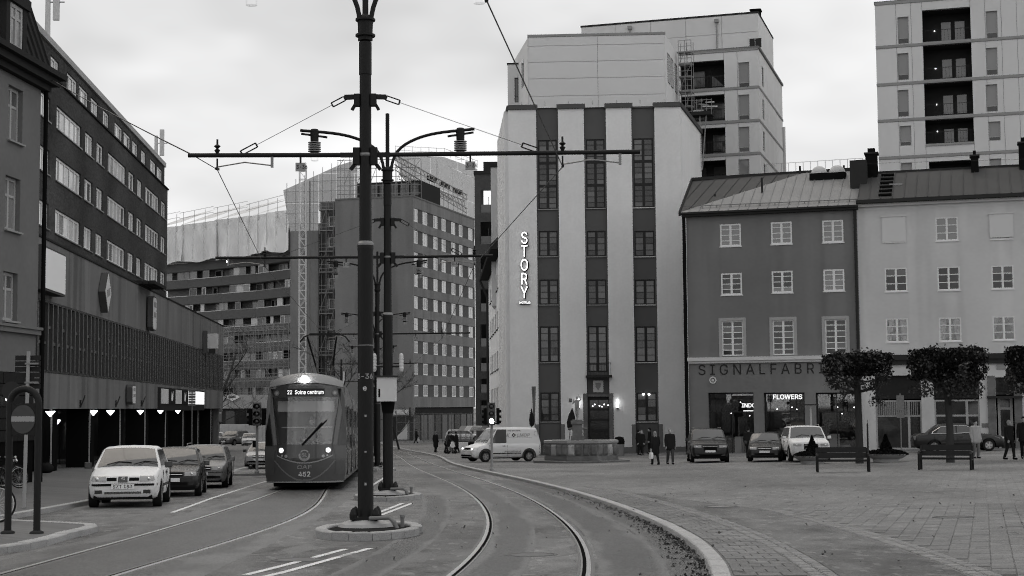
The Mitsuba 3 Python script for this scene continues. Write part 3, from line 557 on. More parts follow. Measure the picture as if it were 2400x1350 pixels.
for ci, (ca, cb, u0, u1) in enumerate([(ed[i][1], ed[i + 1][0], *x) for i, x in enumerate(((1261, 1310), (1374, 1422), (1487, 1537)))]):
    um = (u0 + u1) / 2; vz = lambda v: S.px(um, v, -.42)[1]
    rows = [(328 - ci * 2, 490 - ci * 2, [0, .333, .667, 1], 12), (541, 601, None, 4), (655, 714, None, 4), (765, 849, None, 5), (920, 988, None, 4)]
    if ci == 1: rows[3] = (764, 872, None, 6); rows = rows[:4]
    hol = [(ca + .12, cb - .12, vz(v1), vz(v0)) for v0, v1, _, _ in rows]
    door = (ca + .05, cb - .05, vz(1042), vz(930))
    hl = hol + ([door] if ci == 1 else [])
    put('spandrel', wall(S, (ca + .002, cb - .002, zg, S.px(um, 251)[1]), hl, .3, -.42), 'spandrel', b)
    put('stripe_cap', S.B(ca + .105, cb - .105, -.6, -.3, S.px(um, 251)[1] + .003, z_cap - .2), 'cap', b)
    for (v0, v1, _, n), h in zip(rows, hol):
        win(b, S, h, -.47, .1, [0, .5, 1], n, 'frame_dark', dk if n != 12 else (lambda i, j: ('glass', 'glass_mid', 'glass')[int(rnd.integers(3))]), .045, .20, sill=-.30 if n != 6 else None, skin='off_white' if ci == 2 else 'grey')
        if n == 12:
            for q in (1, 2): put('crossbar', S.B(h[0] + .1, h[1] - .1, -.5, -.45, h[2] + (h[3] - h[2]) * q / 3 - .1, h[2] + (h[3] - h[2]) * q / 3 + .1), 'frame_dark', b)
    if ci != 1:
        put('base_panel', S.B(ca + .05, cb - .05, -.4, -.32, vz(1040), vz(994)), 'spandrel', b)
        for a in (ca - .28, cb - .02): put('base_block', S.B(a, a + .3, -.4, .04, zg, vz(994)), 'mid', b)
    else:
        for a in (ca - .3, cb - .02): put('door_jamb', S.B(a, a + .32, -.4, .06, zg, vz(922)), 'stone', b)
        put('door_lintel', S.B(ca + .03, cb - .03, -.4, -.2, vz(930) + .01, vz(924)), 'stone', b)
        d_ = put('door', wall(S, door, [(door[0] + .15 + x * (door[1] - door[0] - .22) / 2, door[0] + .06 + (x + 1) * (door[1] - door[0] - .1) / 2, z, z + .62) for x in (0, 1) for z in np.arange(door[2] + .35, door[3] - .6, .78)], .08, -.5), 'frame_dark', b)
        put('pane', S.B(door[0], door[1], -.62, -.57, door[2], door[3]), 'glass', d_)
        for u, v in ((1389, 952), (1394, 948), (1405, 951), (1411, 953), (1416, 948), (1425, 950)):
            s_, z_ = S.px(u, v, -.5); glow('door_light', MB().tri(trimesh.creation.icosphere(1, .05).apply_translation(S.w(s_, -.49, z_))), 'lamp', d_)
        s_, z_ = S.px(1402, 906, -.38)
        put('emblem_panel', S.B(s_ - .38, s_ + .38, -.42, -.34, z_ - .42, z_ + .45), 'off_white', b); put('emblem', MB().prism(Polygon([(-.2, .28), (-.2, 0), (0, -.3), (.2, 0), (.2, .28)]), -.338, -.31, lambda v: S.m(v + np.array([s_, z_, 0]))), 'grey', b)
        s0_, z0_ = S.px(1376, 882, .3); bal = put('balcony', S.B(s0_ - .1, s0_ + 1.85, -.4, .4, z0_ - .1, z0_ + .08), 'dark', b)
        for q in range(9): put('railing_bar', MB().bar(S.w(s0_ + .05 + q * .21, .3, z0_ + .08), S.w(s0_ + .05 + q * .21, .3, z0_ + .95), .02), 'dark', bal)
        put('railing', S.B(s0_ - .05, s0_ + 1.8, .27, .32, z0_ + .95, z0_ + 1.0), 'dark', bal)
put('core', S.B(.1, W_ - .1, -1.2, -.75, zg, z_cap - .6), 'black', b)
SL = Fr(-.2 - .049 * 14, 129, .049, -1)
put('left_wall', SL.B(0, 13.95, -.5, -.16, zg, z_pier), 'hotel_plaster', b); put('left_cap', SL.B(-.2, 14.0, -.6, .1, z_pier + .003, z_cap), 'cap', b)
for i in range(6): put('rib', SL.B(.2 + i * 2.35, .2 + i * 2.35 + 1.55, -.16, .28, zg, z_pier), 'hotel_plaster', b)
SR = Fr(S.w(W_, 0, 0)[0], S.w(W_, 0, 0)[1], .25, .97)
put('right_wall', SR.B(.02, 12, -.5, 0, zg, z_pier), 'hotel_plaster', b); put('right_cap', SR.B(.1, 12.1, -.6, .12, z_pier + .003, z_cap - .01), 'cap', b)
put('roof', MB().add([S.w(.2, -.5, z_cap - .25), S.w(W_ - .2, -.5, z_cap - .25), SR.w(12, -.3, z_cap - .25), SL.w(0, -.3, z_cap - .25)], [[0, 1, 2], [0, 2, 3]]), 'dark', b)
for i in range(7): put('roof_hook', MB().bar(S.w(1 + i * 1.8, -.3, z_cap), S.w(1 + i * 1.8, -.3, z_cap + .3), .04), 'grey', b)
# neon letters
t = thing('neon_sign', 'vertical white neon sign with tall letters on the left pier of the hotel', 'sign')
for ch, v0, v1 in (('S', 543, 571), ('T', 574, 602), ('O', 607, 634), ('R', 639, 667), ('Y', 671, 699)):
    s_, za = S.px(1229, v1, .2); zb_ = S.px(1229, v0, .2)[1]; h = zb_ - za
    put('letter_back', text(MB(), ch, h * 1.0, S, s_ + .04, za - .02, .06, .12, .78, True, True), 'black', t)
    k = newkey(t + '__letter'); mm = text(MB(), ch, h * .97, S, s_, za + .01, .19, .05, .72, False, True).mesh()
    scene[k] = mikit.ply(mm, 'm_lamp'); scene[k]['emitter'] = {'type': 'area', 'radiance': {'type': 'rgb', 'value': [GLOW['neon']] * 3}}
s_, z_ = S.px(1230, 709, .2); put('plate', S.B(s_ - .42, s_ + .42, .02, .16, z_ - .13, z_ + .12), 'black', t)
k = newkey(t + '__letter'); scene[k] = mikit.ply(text(MB(), '(HOTELS)', .16, S, s_, z_ - .08, .165, .03, .82, True, True).mesh(), 'm_lamp'); scene[k]['emitter'] = {'type': 'area', 'radiance': {'type': 'rgb', 'value': [GLOW['neon']] * 3}}
for u, lab in ((1447, 'lit capsule wall lamp to the right of the hotel door'), (1356, 'lit capsule wall lamp to the left of the hotel door, behind the statue')):
    s_, z_ = S.px(u, 945, .15); t = thing('wall_lamp', lab, 'lamp')
    glow('tube', MB().tube([S.w(s_, .22, z_ + q) for q in (-.32, -.3, .3, .32)], [.04, .085, .085, .04], 10), 'lamp_soft', t); put('bracket', S.B(s_ - .08, s_ + .08, .01, .2, z_ - .42, z_ - .34), 'dark', t); put('back_plate', S.B(s_ - .06, s_ + .06, .005, .06, z_ - .3, z_ + .3), 'grey', t)
s_, z_ = S.px(1337, 938, .1); t = thing('alarm_box', 'small dark box on the hotel pier beside the statue', 'box'); put('box', S.B(s_ - .1, s_ + .1, .01, .12, z_ - .12, z_ + .12), 'dark', t); put('cover', S.B(s_ - .07, s_ + .07, .122, .15, z_ - .08, z_ + .08), 'mid', t)
for u in (1508, 1521): # lights in the ground floor window
    s_, z_ = S.px(u, 924, -.4); t = thing('spotlight', f'small bright spotlight inside the right ground floor window of the hotel, {"left" if u < 1515 else "right"} of two', 'lamp', 'spotlights in the hotel window')
    glow('bulb', MB().tri(trimesh.creation.icosphere(1, .09).apply_translation(S.w(s_, -.36, z_))), 'lamp', t); put('holder', S.B(s_ - .05, s_ + .05, -.44, -.36, z_ + .1, z_ + .2), 'dark', t)

# set-back storeys on the hotel roof
def panels(F, par, r, cuts_s, cuts_z, holes, mat='tower_panel', t=.12, g=.03, d=0.0, name='panel'):
    for a, c in zip(cuts_s[:-1], cuts_s[1:]):
        for z0, z1 in zip(cuts_z[:-1], cuts_z[1:]):
            q = sbox(a + g / 2, z0 + g / 2, c - g / 2, z1 - g / 2)
            for h in holes: q = q.difference(sbox(h[0], h[2], h[1], h[3]))
            if q.area > .05: put(name, MB().prism(q, d - t, d + rnd.normal(0, .004), F.m), mat, par)
bs('box_panel', mottle(.70, .03, .2, .01), 1)
R_ = Fr(S.w(0, -6.5, 0)[0], S.w(0, -6.5, 0)[1], .998, -.058); b = thing('penthouse_block', 'pale panel clad block set back on the hotel roof', 'building')
a, c = R_.px(1238, 160)[0], R_.px(1559, 160)[0]; zt = R_.px(1400, 84)[1]; zb = z_cap - 1
zs_ = [zb] + [R_.px(1400, v)[1] for v in (223, 182, 143, 105)] + [zt]
panels(R_, b, None, [a, (a + c) / 2 + .1, c], zs_, [], 'box_panel')
put('core', R_.B(a + .05, c - .05, -9, -.14, zb, zt - .05), 'panel_line', b); put('parapet', R_.B(a - .05, c + .05, -9.1, .05, zt + .003, zt + .2), 'grey', b)
RL = Fr(R_.w(a, 0, 0)[0] - 1.2, R_.w(a, 0, 0)[1] + 9, 1.2, -9); put('left_wall', RL.B(0, 8.9, -.2, .0, zb, zt), 'box_panel', b)
put('left_pane', RL.B(5.4, 6.6, .003, .03, zt - 3.4, zt - 1.2), 'glass_mid', b)
q = R_.w(c, 0, 0); RR = Fr(q[0], q[1], .25, .97); put('right_wall', RR.B(.05, 9, -.2, 0, zb, zt), 'box_panel', b)
for i, s0_ in enumerate((1.3, 3.0, 5.2)): win(b, RR, (s0_, s0_ + 1.2, zt - 3.6, zt - 1.2), .03, .08, 2, 1, 'frame_dark', 'glass')
put('side_door', RR.B(4, 5, .003, .04, zb, zb + 3), 'dark', b)
b = thing('roof_annex', 'narrow pale block behind the hotel roof at its left corner', 'building')
ra = S.at(-12); r = ra.rect(1190, 151, 1216, 250); win_ = ra.rect(1206, 182, 1215, 240)
put('wall', wall(ra, (r[0], r[1] + 2, r[2] - 2, r[3]), [win_], .3), 'tower_panel', b); put('coping', ra.B(r[0] - .05, r[1] + 2, -.4, .05, r[3] + .003, r[3] + .12), 'dark', b); win(b, ra, win_, -.1, .06, 1, [0, .25, 1], 'frame_dark', 'glass_mid'); put('side', ra.B(r[0], r[0] + .3, -6, -.31, r[2] - 2, r[3]), 'tower_panel', b)

# annex wing and neighbours left of the hotel
b = thing('hotel_wing', 'lower pale wing left of the hotel with rows of narrow windows under a dark eave', 'building')
AN = Fr(-2.47, 161, .049, -1); zt_ = AN.px(1160, 650)[1]; hol = []
for v0, v1 in ((655, 692), (738, 780), (828, 870), (910, 985)):
    z1, z0 = AN.px(1160, v0)[1], AN.px(1160, v1)[1]
    hol += [(s0_, s0_ + 2.1, z0, z1) for s0_ in np.arange(5, 31, 4.2)]
put('wall', wall(AN, (0, 32, zg, zt_ + 1.2), hol, .4), 'hotel_plaster', b)
for h in hol: win(b, AN, h, -.2, .1, 2, 2, 'frame_dark', 'glass', sill=.1, skin='dark')
m = MB(); AN.box(m, -.3, 32.2, -1, .9, zt_ + 1.2, zt_ + 1.6); put('eave', m, 'dark', b); put('roof', m.__class__().hexa([AN.w(-.3, .9, zt_ + 1.6), AN.w(32, .9, zt_ + 1.6), AN.w(32, -6, zt_ + 1.6), AN.w(-.3, -6, zt_ + 1.6)], [AN.w(-.3, -2, zt_ + 4.6), AN.w(32, -2, zt_ + 4.6), AN.w(32, -6, zt_ + 4.6), AN.w(-.3, -6, zt_ + 4.6)]), 'dark', b)
put('downpipe', MB().tube([AN.w(.1, .9, zt_ + 1.2), AN.w(.1, .15, zt_ - .6), AN.w(.1, .15, zg)], .12, 8), 'dark', b); put('core', AN.B(.2, 31.8, -3, -.5, zg, zt_ + 1), 'black', b)
b = thing('stair_tower', 'plain grey rendered block rising between the hotel and the dark brick flats', 'building'); af = Fr(-2.2, 140, 1, -.03); r = af.rect(1151, 392, 1176, 640)
put('wall', af.B(r[0], r[1] + 2.5, -6, 0, r[2] - 3, r[3]), 'tower_panel', b); put('coping', af.B(r[0] - .1, r[1] + 2.5, -6, .1, r[3] + .003, r[3] + .25), 'dark', b)
b = thing('dark_brick_flats', 'dark brick block of flats with deep corner balconies left of the hotel', 'building')
K_ = Fr(-4.1, 168, 1, -.03); r = K_.rect(1114, 408, 1152, 1000); hol = [K_.rect(1126, v, 1152.5, v + 52, 0) for v in (446, 520, 598, 678, 760)] + [K_.rect(1126, 838 + q * 50, 1152, 870 + q * 50, 0) for q in (0, 1, 2)]
bs('brick_far', mottle(.085, .15, .8, .12), 1)
put('wall', wall(K_, (r[0], r[1] + 1.5, zg - 1, r[3]), hol, .4), 'brick_far', b); put('side_wall', K_.B(r[0], r[0] + .4, -12, -.41, zg - 1, r[3]), 'brick_far', b)
for h in hol: put('balcony_railing', K_.B(h[0] + .05, h[1], -.3, -.2, h[2], h[2] + .9), 'glass_mid', b); put('window', K_.B(h[0] + .8, h[1] - .5, -2.5, -2.4, h[2], h[3] - .4), 'glass', b)
put('core', K_.B(r[0] + .5, r[1] + 1.5, -4, -2.6, zg, r[3] - 4), 'dark', b); put('roof_slab', K_.B(r[0] - .1, r[1] + 1.5, -12, .1, r[3] + .003, r[3] + .35), 'dark', b)
put('penthouse', K_.B(r[0] + .9, r[1] + 1.5, -8, -1.5, r[3] + .36, r[3] + 1.6), 'dark', b)

# ---------------------------------------------------------------- panel clad towers behind
def tower(F, par, s0, s1, cuts_s, bands, holes, mat):
    for i, (z0, z1) in enumerate(zip(bands[:-1], bands[1:])):
        panels(F, par, None, cuts_s, [z0 + .12, z1 - .12], holes, mat, d=.06)
        q = sbox(s0, z1 - .115, s1, z1 + .115)
        for h in holes: q = q.difference(sbox(h[0], h[2], h[1], h[3]))
        if q.area > .05: put('floor_band', MB().prism(q, -.1, .12, F.m), 'grey', par)
T1 = Fr(21.3, 130, .956, -.292); b = thing('panel_tower', 'pale panel clad tower with stacked dark balconies behind the hotel', 'building')
vz = lambda v, u=1745: T1.px(u, v)[1]; bands = [vz(500), vz(438), vz(361), vz(284), vz(206), vz(116)]
sL = T1.px(1360, 100)[0]; sB = T1.px(1699, 270)[0]
hol = [(sB - 5.4, sB, z0 + .12, z1 - .42 - (.35 if i == 4 else 0)) for i, (z0, z1) in enumerate(zip(bands[:-1], bands[1:]))]
wn = [T1.rect(1731, v0, 1756.5, v0 + 59) for v0 in (146, 222, 297.5, 373.5)]
tower(T1, b, sL, 0, [sL, sL + 4, sL + 8, sB, sB + 1.15, sB + 2.3, 0 if False else -1.1, 0], bands, hol + wn, 'tower_panel')
put('wall', wall(T1, (sL, -.05, -6, bands[-1]), hol + wn, .3, -.1), 'panel_line', b)
put('parapet', T1.B(sL, .08, -.5, .12, bands[-1] + .003, bands[-1] + .22), 'mid', b)
for h in wn: win(b, T1, h, -.12, .07, 1, [0, .2, 1], 'frame_grey', lambda i, j: 'glass' if j == 0 else 'glass_pale', .06)
for h in hol:
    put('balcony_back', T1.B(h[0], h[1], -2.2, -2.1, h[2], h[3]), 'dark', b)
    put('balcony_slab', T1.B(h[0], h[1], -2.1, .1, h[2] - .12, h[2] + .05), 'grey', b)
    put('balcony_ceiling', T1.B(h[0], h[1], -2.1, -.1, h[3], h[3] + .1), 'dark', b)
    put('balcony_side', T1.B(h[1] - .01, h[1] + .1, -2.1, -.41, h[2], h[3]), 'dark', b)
    for q in (0.5, 2.2, 3.9): win(b, T1, (h[0] + q, h[0] + q + 1.25, h[2] + .15, h[2] + 2.15), -2.05, .1, 1, [0, .22, 1], 'frame_dark', 'glass_mid', .08)
    r_ = put('railing', T1.B(h[0], h[1], -.06, -.02, h[2] + 1.05, h[2] + 1.1), 'frame_dark', b)
    put('bar', MB().add(*(lambda m: (m.vertices, m.faces))(trimesh.util.concatenate([T1.B(h[0] + q, h[0] + q + .02, -.05, -.03, h[2], h[2] + 1.05).mesh() for q in np.arange(0, 5.4, .3)]))), 'frame_dark', r_, kind='stuff')
T1R = Fr(T1.w(0, 0, 0)[0], T1.w(0, 0, 0)[1], .292, .956)
sw = [(2.2 + 0, 3.3, z0 + .55, z0 + 2.3) for z0 in bands[1:-1]]
panels(T1R, b, None, [.02, 5.5, 11, 16.5], bands[:-1] + [bands[-1]], sw, 'tower_panel', t=.2, d=.0)
put('right_wall', T1R.B(.02, 16.5, -.5, -.21, -6, bands[-1]), 'panel_line', b)
for h in sw: win(b, T1R, h, -.1, .08, 1, [0, .3, 1], 'frame_dark', 'glass')
for z in bands[1:-1]: put('side_band', T1R.B(.02, 16.5, -.1, .05, z - .1, z + .1), 'grey', b)
put('right_parapet', T1R.B(.1, 16.6, -.5, .12, bands[-1] + .003, bands[-1] + .22), 'mid', b)
put('core', T1.B(sL + .4, -.6, -15, -2.3, -6, bands[-1] - .1), 'panel_line', b)
U1 = T1.at(-.35); zu = U1.px(1575, 47)[1]
panels(U1, b, None, list(np.linspace(sL, -.0, 6)), [bands[-1] + .1, (bands[-1] + zu) / 2, zu], [], 'tower_panel', t=.2); put('upper_core', U1.B(sL + .2, -.2, -9.8, -.22, bands[-1], zu - .05), 'panel_line', b)
put('upper_parapet', U1.B(sL - .05, .05, -10, .05, zu + .003, zu + .15), 'dark', b)
U1R = Fr(U1.w(0, 0, 0)[0], U1.w(0, 0, 0)[1], .292, .956); panels(U1R, b, None, [.02, 2.6, 5.2, 10], [bands[-1] + .1, zu], [], 'tower_panel', t=.2)
r = U1.rect(1757, 90, 1784, 111, .1); put('vent_grille', U1.B(r[0], r[0] + .42, .02, .12, r[2], r[3]), 'dark', b); put('vent_grille', U1.B(r[0] + .5, r[1], .02, .12, r[2], r[3]), 'dark', b)
r = U1.rect(1757, 21, 1783, 32, -1); put('roof_vent', MB().add(*(lambda m: (m.vertices, m.faces))(trimesh.util.concatenate([U1.B(r[0] + .08, r[1] - .08, -1.8, -1, zu, r[3] - .12).mesh(), U1.B(r[0], r[1], -1.9, -.9, r[3] - .12, r[3]).mesh()]))), 'black', b)
for u, v in ((1679, 50), (1476, 66)): s_, z_ = U1.px(u, v, .15); put('downpipe', MB().tube([U1.w(s_, .15, z_), U1.w(s_, .15, bands[-1] + .1)], .06, 8), 'grey', b); put('rainwater_head', U1.B(s_ - .18, s_ + .18, .03, .3, z_ - .1, z_ + .18), 'grey', b)
q = T1R.w(16.4, .1, 0); put('corner_pipe', MB().tube([(q[0], q[1], bands[0]), (q[0], q[1], bands[-1] - 4)], .14, 8), 'off_white', b)

T2 = Fr(30.45, 126, .956, -.292); b = thing('right_panel_tower', 'pale panel clad tower with a column of dark balconies at the upper right', 'building')
vz = lambda v: T2.px(2057, v)[1]; bands = [vz(460), vz(372), vz(285), vz(200), vz(112), vz(10)]; s1 = T2.px(2400, 100)[0] + 6
bl, br = T2.px(2166, 200)[0], T2.px(2279, 200)[0]
hol = [(bl, br, z0 + .1, z1 - .12) for z0, z1 in zip(bands[1:-2], bands[2:-1])] + [(bl, br, bands[-2] + .1, T2.px(2220, 20)[1])]
hol[0] = (bl, br, T2.px(2220, 337)[1] , hol[0][3]); hol.append((bl + .2, br - .1, bands[0] - .5, T2.px(2220, 377)[1]))
wn = [T2.rect(2104, v, 2130, v + 63) for v in (40, 125, 211)] + [T2.rect(2109, 295, 2136, 342), T2.rect(2112, 382, 2138, 420)] + [T2.rect(2311, v, 2338, v + 64) for v in (26, 112, 198)] + [T2.rect(2317, 285, 2345, 330), T2.rect(2320, 372, 2347, 420)]
cs = [0, 1.7, 2.9, bl, br, br + 1.15, br + 2.4, br + 3.6, s1]
tower(T2, b, 0, s1, cs, bands, hol + wn, 'tower_panel'); put('wall', wall(T2, (.05, s1, -6, bands[-1]), hol + wn, .3, -.1), 'panel_line', b)
put('parapet', T2.B(-.05, s1, -.5, .1, bands[-1] + .003, bands[-1] + .2), 'mid', b)
for h in wn: win(b, T2, h, -.12, .07, 1, [0, .22, 1], 'frame_grey', lambda i, j: 'glass' if j == 0 else 'glass_pale', .06)
for i, h in enumerate(hol):
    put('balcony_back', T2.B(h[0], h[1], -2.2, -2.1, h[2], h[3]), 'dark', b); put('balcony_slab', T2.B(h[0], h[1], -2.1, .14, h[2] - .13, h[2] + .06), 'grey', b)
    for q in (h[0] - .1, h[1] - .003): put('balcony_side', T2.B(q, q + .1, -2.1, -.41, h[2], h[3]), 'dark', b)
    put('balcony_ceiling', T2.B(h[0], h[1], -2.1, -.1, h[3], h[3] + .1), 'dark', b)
    zb_ = h[2] + .1
    for q in (1.35, 2.45): win(b, T2, (h[0] + q, h[0] + q + .95, zb_, min(zb_ + 2.1, h[3] - .4)), -2.04, .09, 1, [0, .2, 1], 'frame_dark', 'glass_pale', .08)
    r_ = put('railing', T2.B(h[0], h[1], -.06, -.02, h[2] + 1.02, h[2] + 1.06), 'frame_dark', b)
    put('bar', trimesh.util.concatenate([T2.B(h[0] + q, h[0] + q + .015, -.05, -.03, h[2], h[2] + 1.02).mesh() for q in np.arange(0, br - bl, .25)]), 'frame_dark', r_, kind='stuff')
    s_ = h[0] + .9; glow('balcony_light', MB().tri(trimesh.creation.icosphere(1, .06).apply_translation(T2.w(s_, -2.0, h[2] + 1.4))), 'lamp_soft', b)
put('core', T2.B(.4, s1, -14, -2.3, -6, bands[-1] - .1), 'panel_line', b); put('left_wall', T2.B(0, .3, -14, -.12, -6, bands[-1]), 'tower_panel', b)
# ---------------------------------------------------------------- the two houses on the square
H = Fr(11.9, 104, .956, -.292); SM = H.px(2013, 700)[0]; SN = H.px(2400, 700)[0] + 5
gl = float(zf(15, 103)) + KERB_H - .3
def roofplane(par, poly3, eave_dir, mat, w=.62, lift=.0, prefix='roof'):
    """standing seam roof: poly3 corners in one plane; panels run up the slope"""
    P = np.array(poly3, float); e = np.array(eave_dir, float); e /= np.linalg.norm(e); n = np.cross(P[1] - P[0], P[2] - P[1]); n /= np.linalg.norm(n); n *= np.sign(n[2]); up = np.cross(n, e)
    ab = np.column_stack([(P - P[0]) @ e, (P - P[0]) @ up]); pl = Polygon(ab).buffer(0); x0, y0, x1, y1 = pl.bounds
    M = lambda v: P[0] + v[:, :1] * e + v[:, 1:2] * up + v[:, 2:3] * n
    rk = put(prefix, MB().prism(pl, -.12, -.02 + lift, M), mat, par)
    for a in np.arange(x0, x1, w):
        q = pl.intersection(sbox(a + .004, y0, a + w - .004, y1)); m = MB()
        if q.is_empty or q.area < .02: continue
        m.prism(q, -.015 + lift, .005 + lift + rnd.normal(0, .003), M); m.prism(pl.intersection(sbox(a - .02, y0, a + .02, y1)), -.01 + lift, .055 + lift, M)
        put('panel', m, mat, rk)
    return rk
b = thing('shop_house', 'dark rendered four storey house with large dark wall lettering and small white windows', 'building')
vz = lambda v, u=1810: H.px(u, v)[1]
ze = vz(501, 1800); zc1, zc0 = vz(836, 1770), vz(850, 1770)
wins = [(H.rect(u0, v0, u0 + 49, v0 + 52), 4) for u0, v0 in ((1687.5, 525), (1807, 520), (1927.5, 516))] + [(H.rect(u0, v0, u0 + 49, v0 + 51), 4) for u0, v0 in ((1690, 640), (1809, 635), (1930, 631))]
tall = [H.rect(u0, v0, u0 + 50, v0 + 82) for u0, v0 in ((1692, 752), (1811, 750), (1934, 748))]
shops = [(H.px(a, 990)[0], H.px(c, 990)[0], gl, H.px((a + c) / 2, 920)[1]) for a, c in ((1660.5, 1767), (1791, 1887), (1913, 2009))]
put('wall', wall(H, (0, SM, gl - 1, ze), [w_[0] for w_ in wins] + tall + shops, .35), 'signal_plaster', b)
put('side_wall', MB().add([H.w(.02, -.36, gl - 1), H.w(.02, -11, gl - 1), H.w(.02, -11, ze), H.w(.02, -.36, ze)], [[0, 1, 2], [0, 2, 3]]), 'signal_plaster', b)
pale = (1, 1, 1, 0, .5, 1)
for (r, n), pr in zip(wins, pale): win(b, H, r, -.02, .10, 2, n, 'frame_white', lambda i, j: 'glass_pale' if rnd.random() < pr else ('glass' if rnd.random() < .8 else 'glass_mid'), .05, .15, sill=.05)
for r in tall:
    win(b, H, r, -.05, .08, 2, 6, 'frame_white', lambda i, j: ('glass', 'glass', 'glass_mid', 'glass')[int(rnd.integers(4))], .06, .14)
    m = MB(); a, c, z0, z1 = r
    H.box(m, a - .2, a - .003, -.02, .05, z0 - .05, z1 + .2); H.box(m, c + .003, c + .2, -.02, .05, z0 - .05, z1 + .2); H.box(m, a - .003, c + .003, -.02, .05, z1 + .003, z1 + .2); put('window_surround', m, 'frame_grey', b)
m = MB(); H.box(m, -.15, SM, -.1, .28, zc0 + .16, zc1); H.box(m, -.08, SM, -.1, .16, zc0, zc0 + .157); put('cornice', m, 'off_white', b)
m = MB(); H.box(m, -.25, SM + .1, -.3, .35, ze + .003, ze + .16); H.box(m, -.35, SM + .1, -.3, .5, ze + .163, ze + .28); put('gutter', m, 'dark', b)
sA, zA = H.px(1636, 880); sB_, _ = H.px(2010, 870)
put('lettering', text(MB(), 'S I G N A L F A B R I K', (vz(855, 1770) - vz(879, 1770)), H, sA, zA + .03, .004, .03, (sB_ - sA) / 11.2), 'dark', b)
s_, z_ = H.px(1671, 891); Q = lambda v: H.m(v + np.array([s_, z_, 0])); c_ = Polygon([(math.cos(t) * .24, math.sin(t) * .24) for t in np.linspace(0, 6.28, 24)])
put('round_emblem', MB().prism(c_.difference(c_.buffer(-.08)), .004, .06, Q).prism(c_.buffer(-.15), .004, .05, Q), 'off_white', b)
for i, r in enumerate(shops):
    win(b, H, r, -.45, .09, [0, .5, 1] if i != 1 else [0, .62, 1], [0, .7, 1], 'frame_dark', 'pane', .06)
    put('shop_interior', H.B(r[0] - .3, r[1] + .3, -4.5, -4.4, gl - .1, r[3] + .1), 'floor_dark', b); put('shop_floor', H.B(r[0] - .3, r[1] + .3, -4.4, -.4, gl, gl + .08), 'dark', b); put('shop_ceiling', H.B(r[0] - .3, r[1] + .3, -4.4, -.36, r[3] + .02, r[3] + .12), 'dark', b)
    for e in (r[0] - .3, r[1] + .2): put('shop_side', H.B(e, e + .1, -4.4, -.36, gl, r[3]), 'dark', b)
    for k in range(5):
        a = rnd.uniform(r[0] + .2, r[1] - .8); d_ = rnd.uniform(-3.8, -1.2); h_ = rnd.uniform(.7, 1.6)
        put('display_shelf', H.B(a, a + rnd.uniform(.4, .9), d_ - .4, d_, gl + .08, gl + h_), ('mid', 'dark', 'grey')[int(rnd.integers(3))], b)
    for k in range(3): s_, d_ = rnd.uniform(r[0] + .3, r[1] - .3), rnd.uniform(-3.5, -1.2); glow('shop_lamp', MB().tri(trimesh.creation.icosphere(1, .045).apply_translation(H.w(s_, d_, r[3] - rnd.uniform(.5, 1.6)))), 'lamp_soft', b)
def lit(txt, u, v, h, par, sx=1.0, d=-.38):
    s_, z_ = H.px(u, v, d); k = newkey(par + '__lettering'); scene[k] = mikit.ply(text(MB(), txt, h, H, s_, z_ - h / 2, d, .03, sx, True, True).mesh(), 'm_lamp'); scene[k]['emitter'] = {'type': 'area', 'radiance': {'type': 'rgb', 'value': [.2] * 3}}
lit('FLOWERS', 1846, 930, .30, b, 1.0); lit('INDO', 1755, 950, .26, b, 1.0, -.40)
r = H.rect(1742, 961, 1767, 964, -1); glow('shop_lamp', H.B(r[0], r[1], -1.2, -1, r[2], r[3]), 'screen', b)
dp = MB().tube([H.w(SM - .12, .12, ze), H.w(SM - .12, .12, gl)], .09, 8); put('downpipe', dp, 'dark', b)
put('downpipe', MB().tube([H.w(-.12, .2, ze), H.w(-.12, .2, gl)], .12, 8), 'black', b)
bs('blind', .62, 1)
# roof: pale slope towards the square, darker left end; their unequal light painted as two metals
hE = lambda u, v, d: (lambda q: H.w(q[0], d, q[1]))(H.px(u, v, d))
ev0, ev1 = H.w(-.35, .5, ze + .29), H.w(SM + .05, .5, ze + .29)
rg0, rg1 = hE(1880, 408, -6.0), hE(2022, 397, -6.0); lf = hE(1616, 409, -6.0)
zt = (rg0[2] + rg1[2]) / 2; rg0[2] = rg1[2] = zt
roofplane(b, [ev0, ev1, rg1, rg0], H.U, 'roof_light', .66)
lf[2] = zt; lf2 = lf - H.N * .9
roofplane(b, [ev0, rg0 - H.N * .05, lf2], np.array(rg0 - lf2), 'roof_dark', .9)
put('ridge', MB().bar(lf2 + [0, 0, .1], rg1 + [0, 0, .1], .3, .22), 'dark', b); put('back_wall', MB().hexa([lf2 * [1, 1, 0] + [0, 0, gl], rg1 * [1, 1, 0] + [0, 0, gl], rg1 * [1, 1, 0] - H.N * .3 + [0, 0, gl], lf2 * [1, 1, 0] - H.N * .3 + [0, 0, gl]], [lf2 - [0, 0, .2], rg1 - [0, 0, .2], rg1 - H.N * .3 - [0, 0, .2], lf2 - H.N * .3 - [0, 0, .2]]), 'dark', b)
put('gable_verge', MB().bar(ev0 + [0, 0, -.1], lf2, .14, .3), 'dark', b)
put('snow_guard', MB().bar(ev0 + (rg0 - ev0) * .02 + H.N * -.55 + [0, 0, .42], ev1 - H.N * .55 + [0, 0, .42], .05, .05), 'mid', b)
for i in range(12): q = ev0 + (ev1 - ev0) * (i + .5) / 12 - H.N * .55; put('snow_guard_post', MB().bar(q + [0, 0, .1], q + [0, 0, .46], .05), 'mid', b)
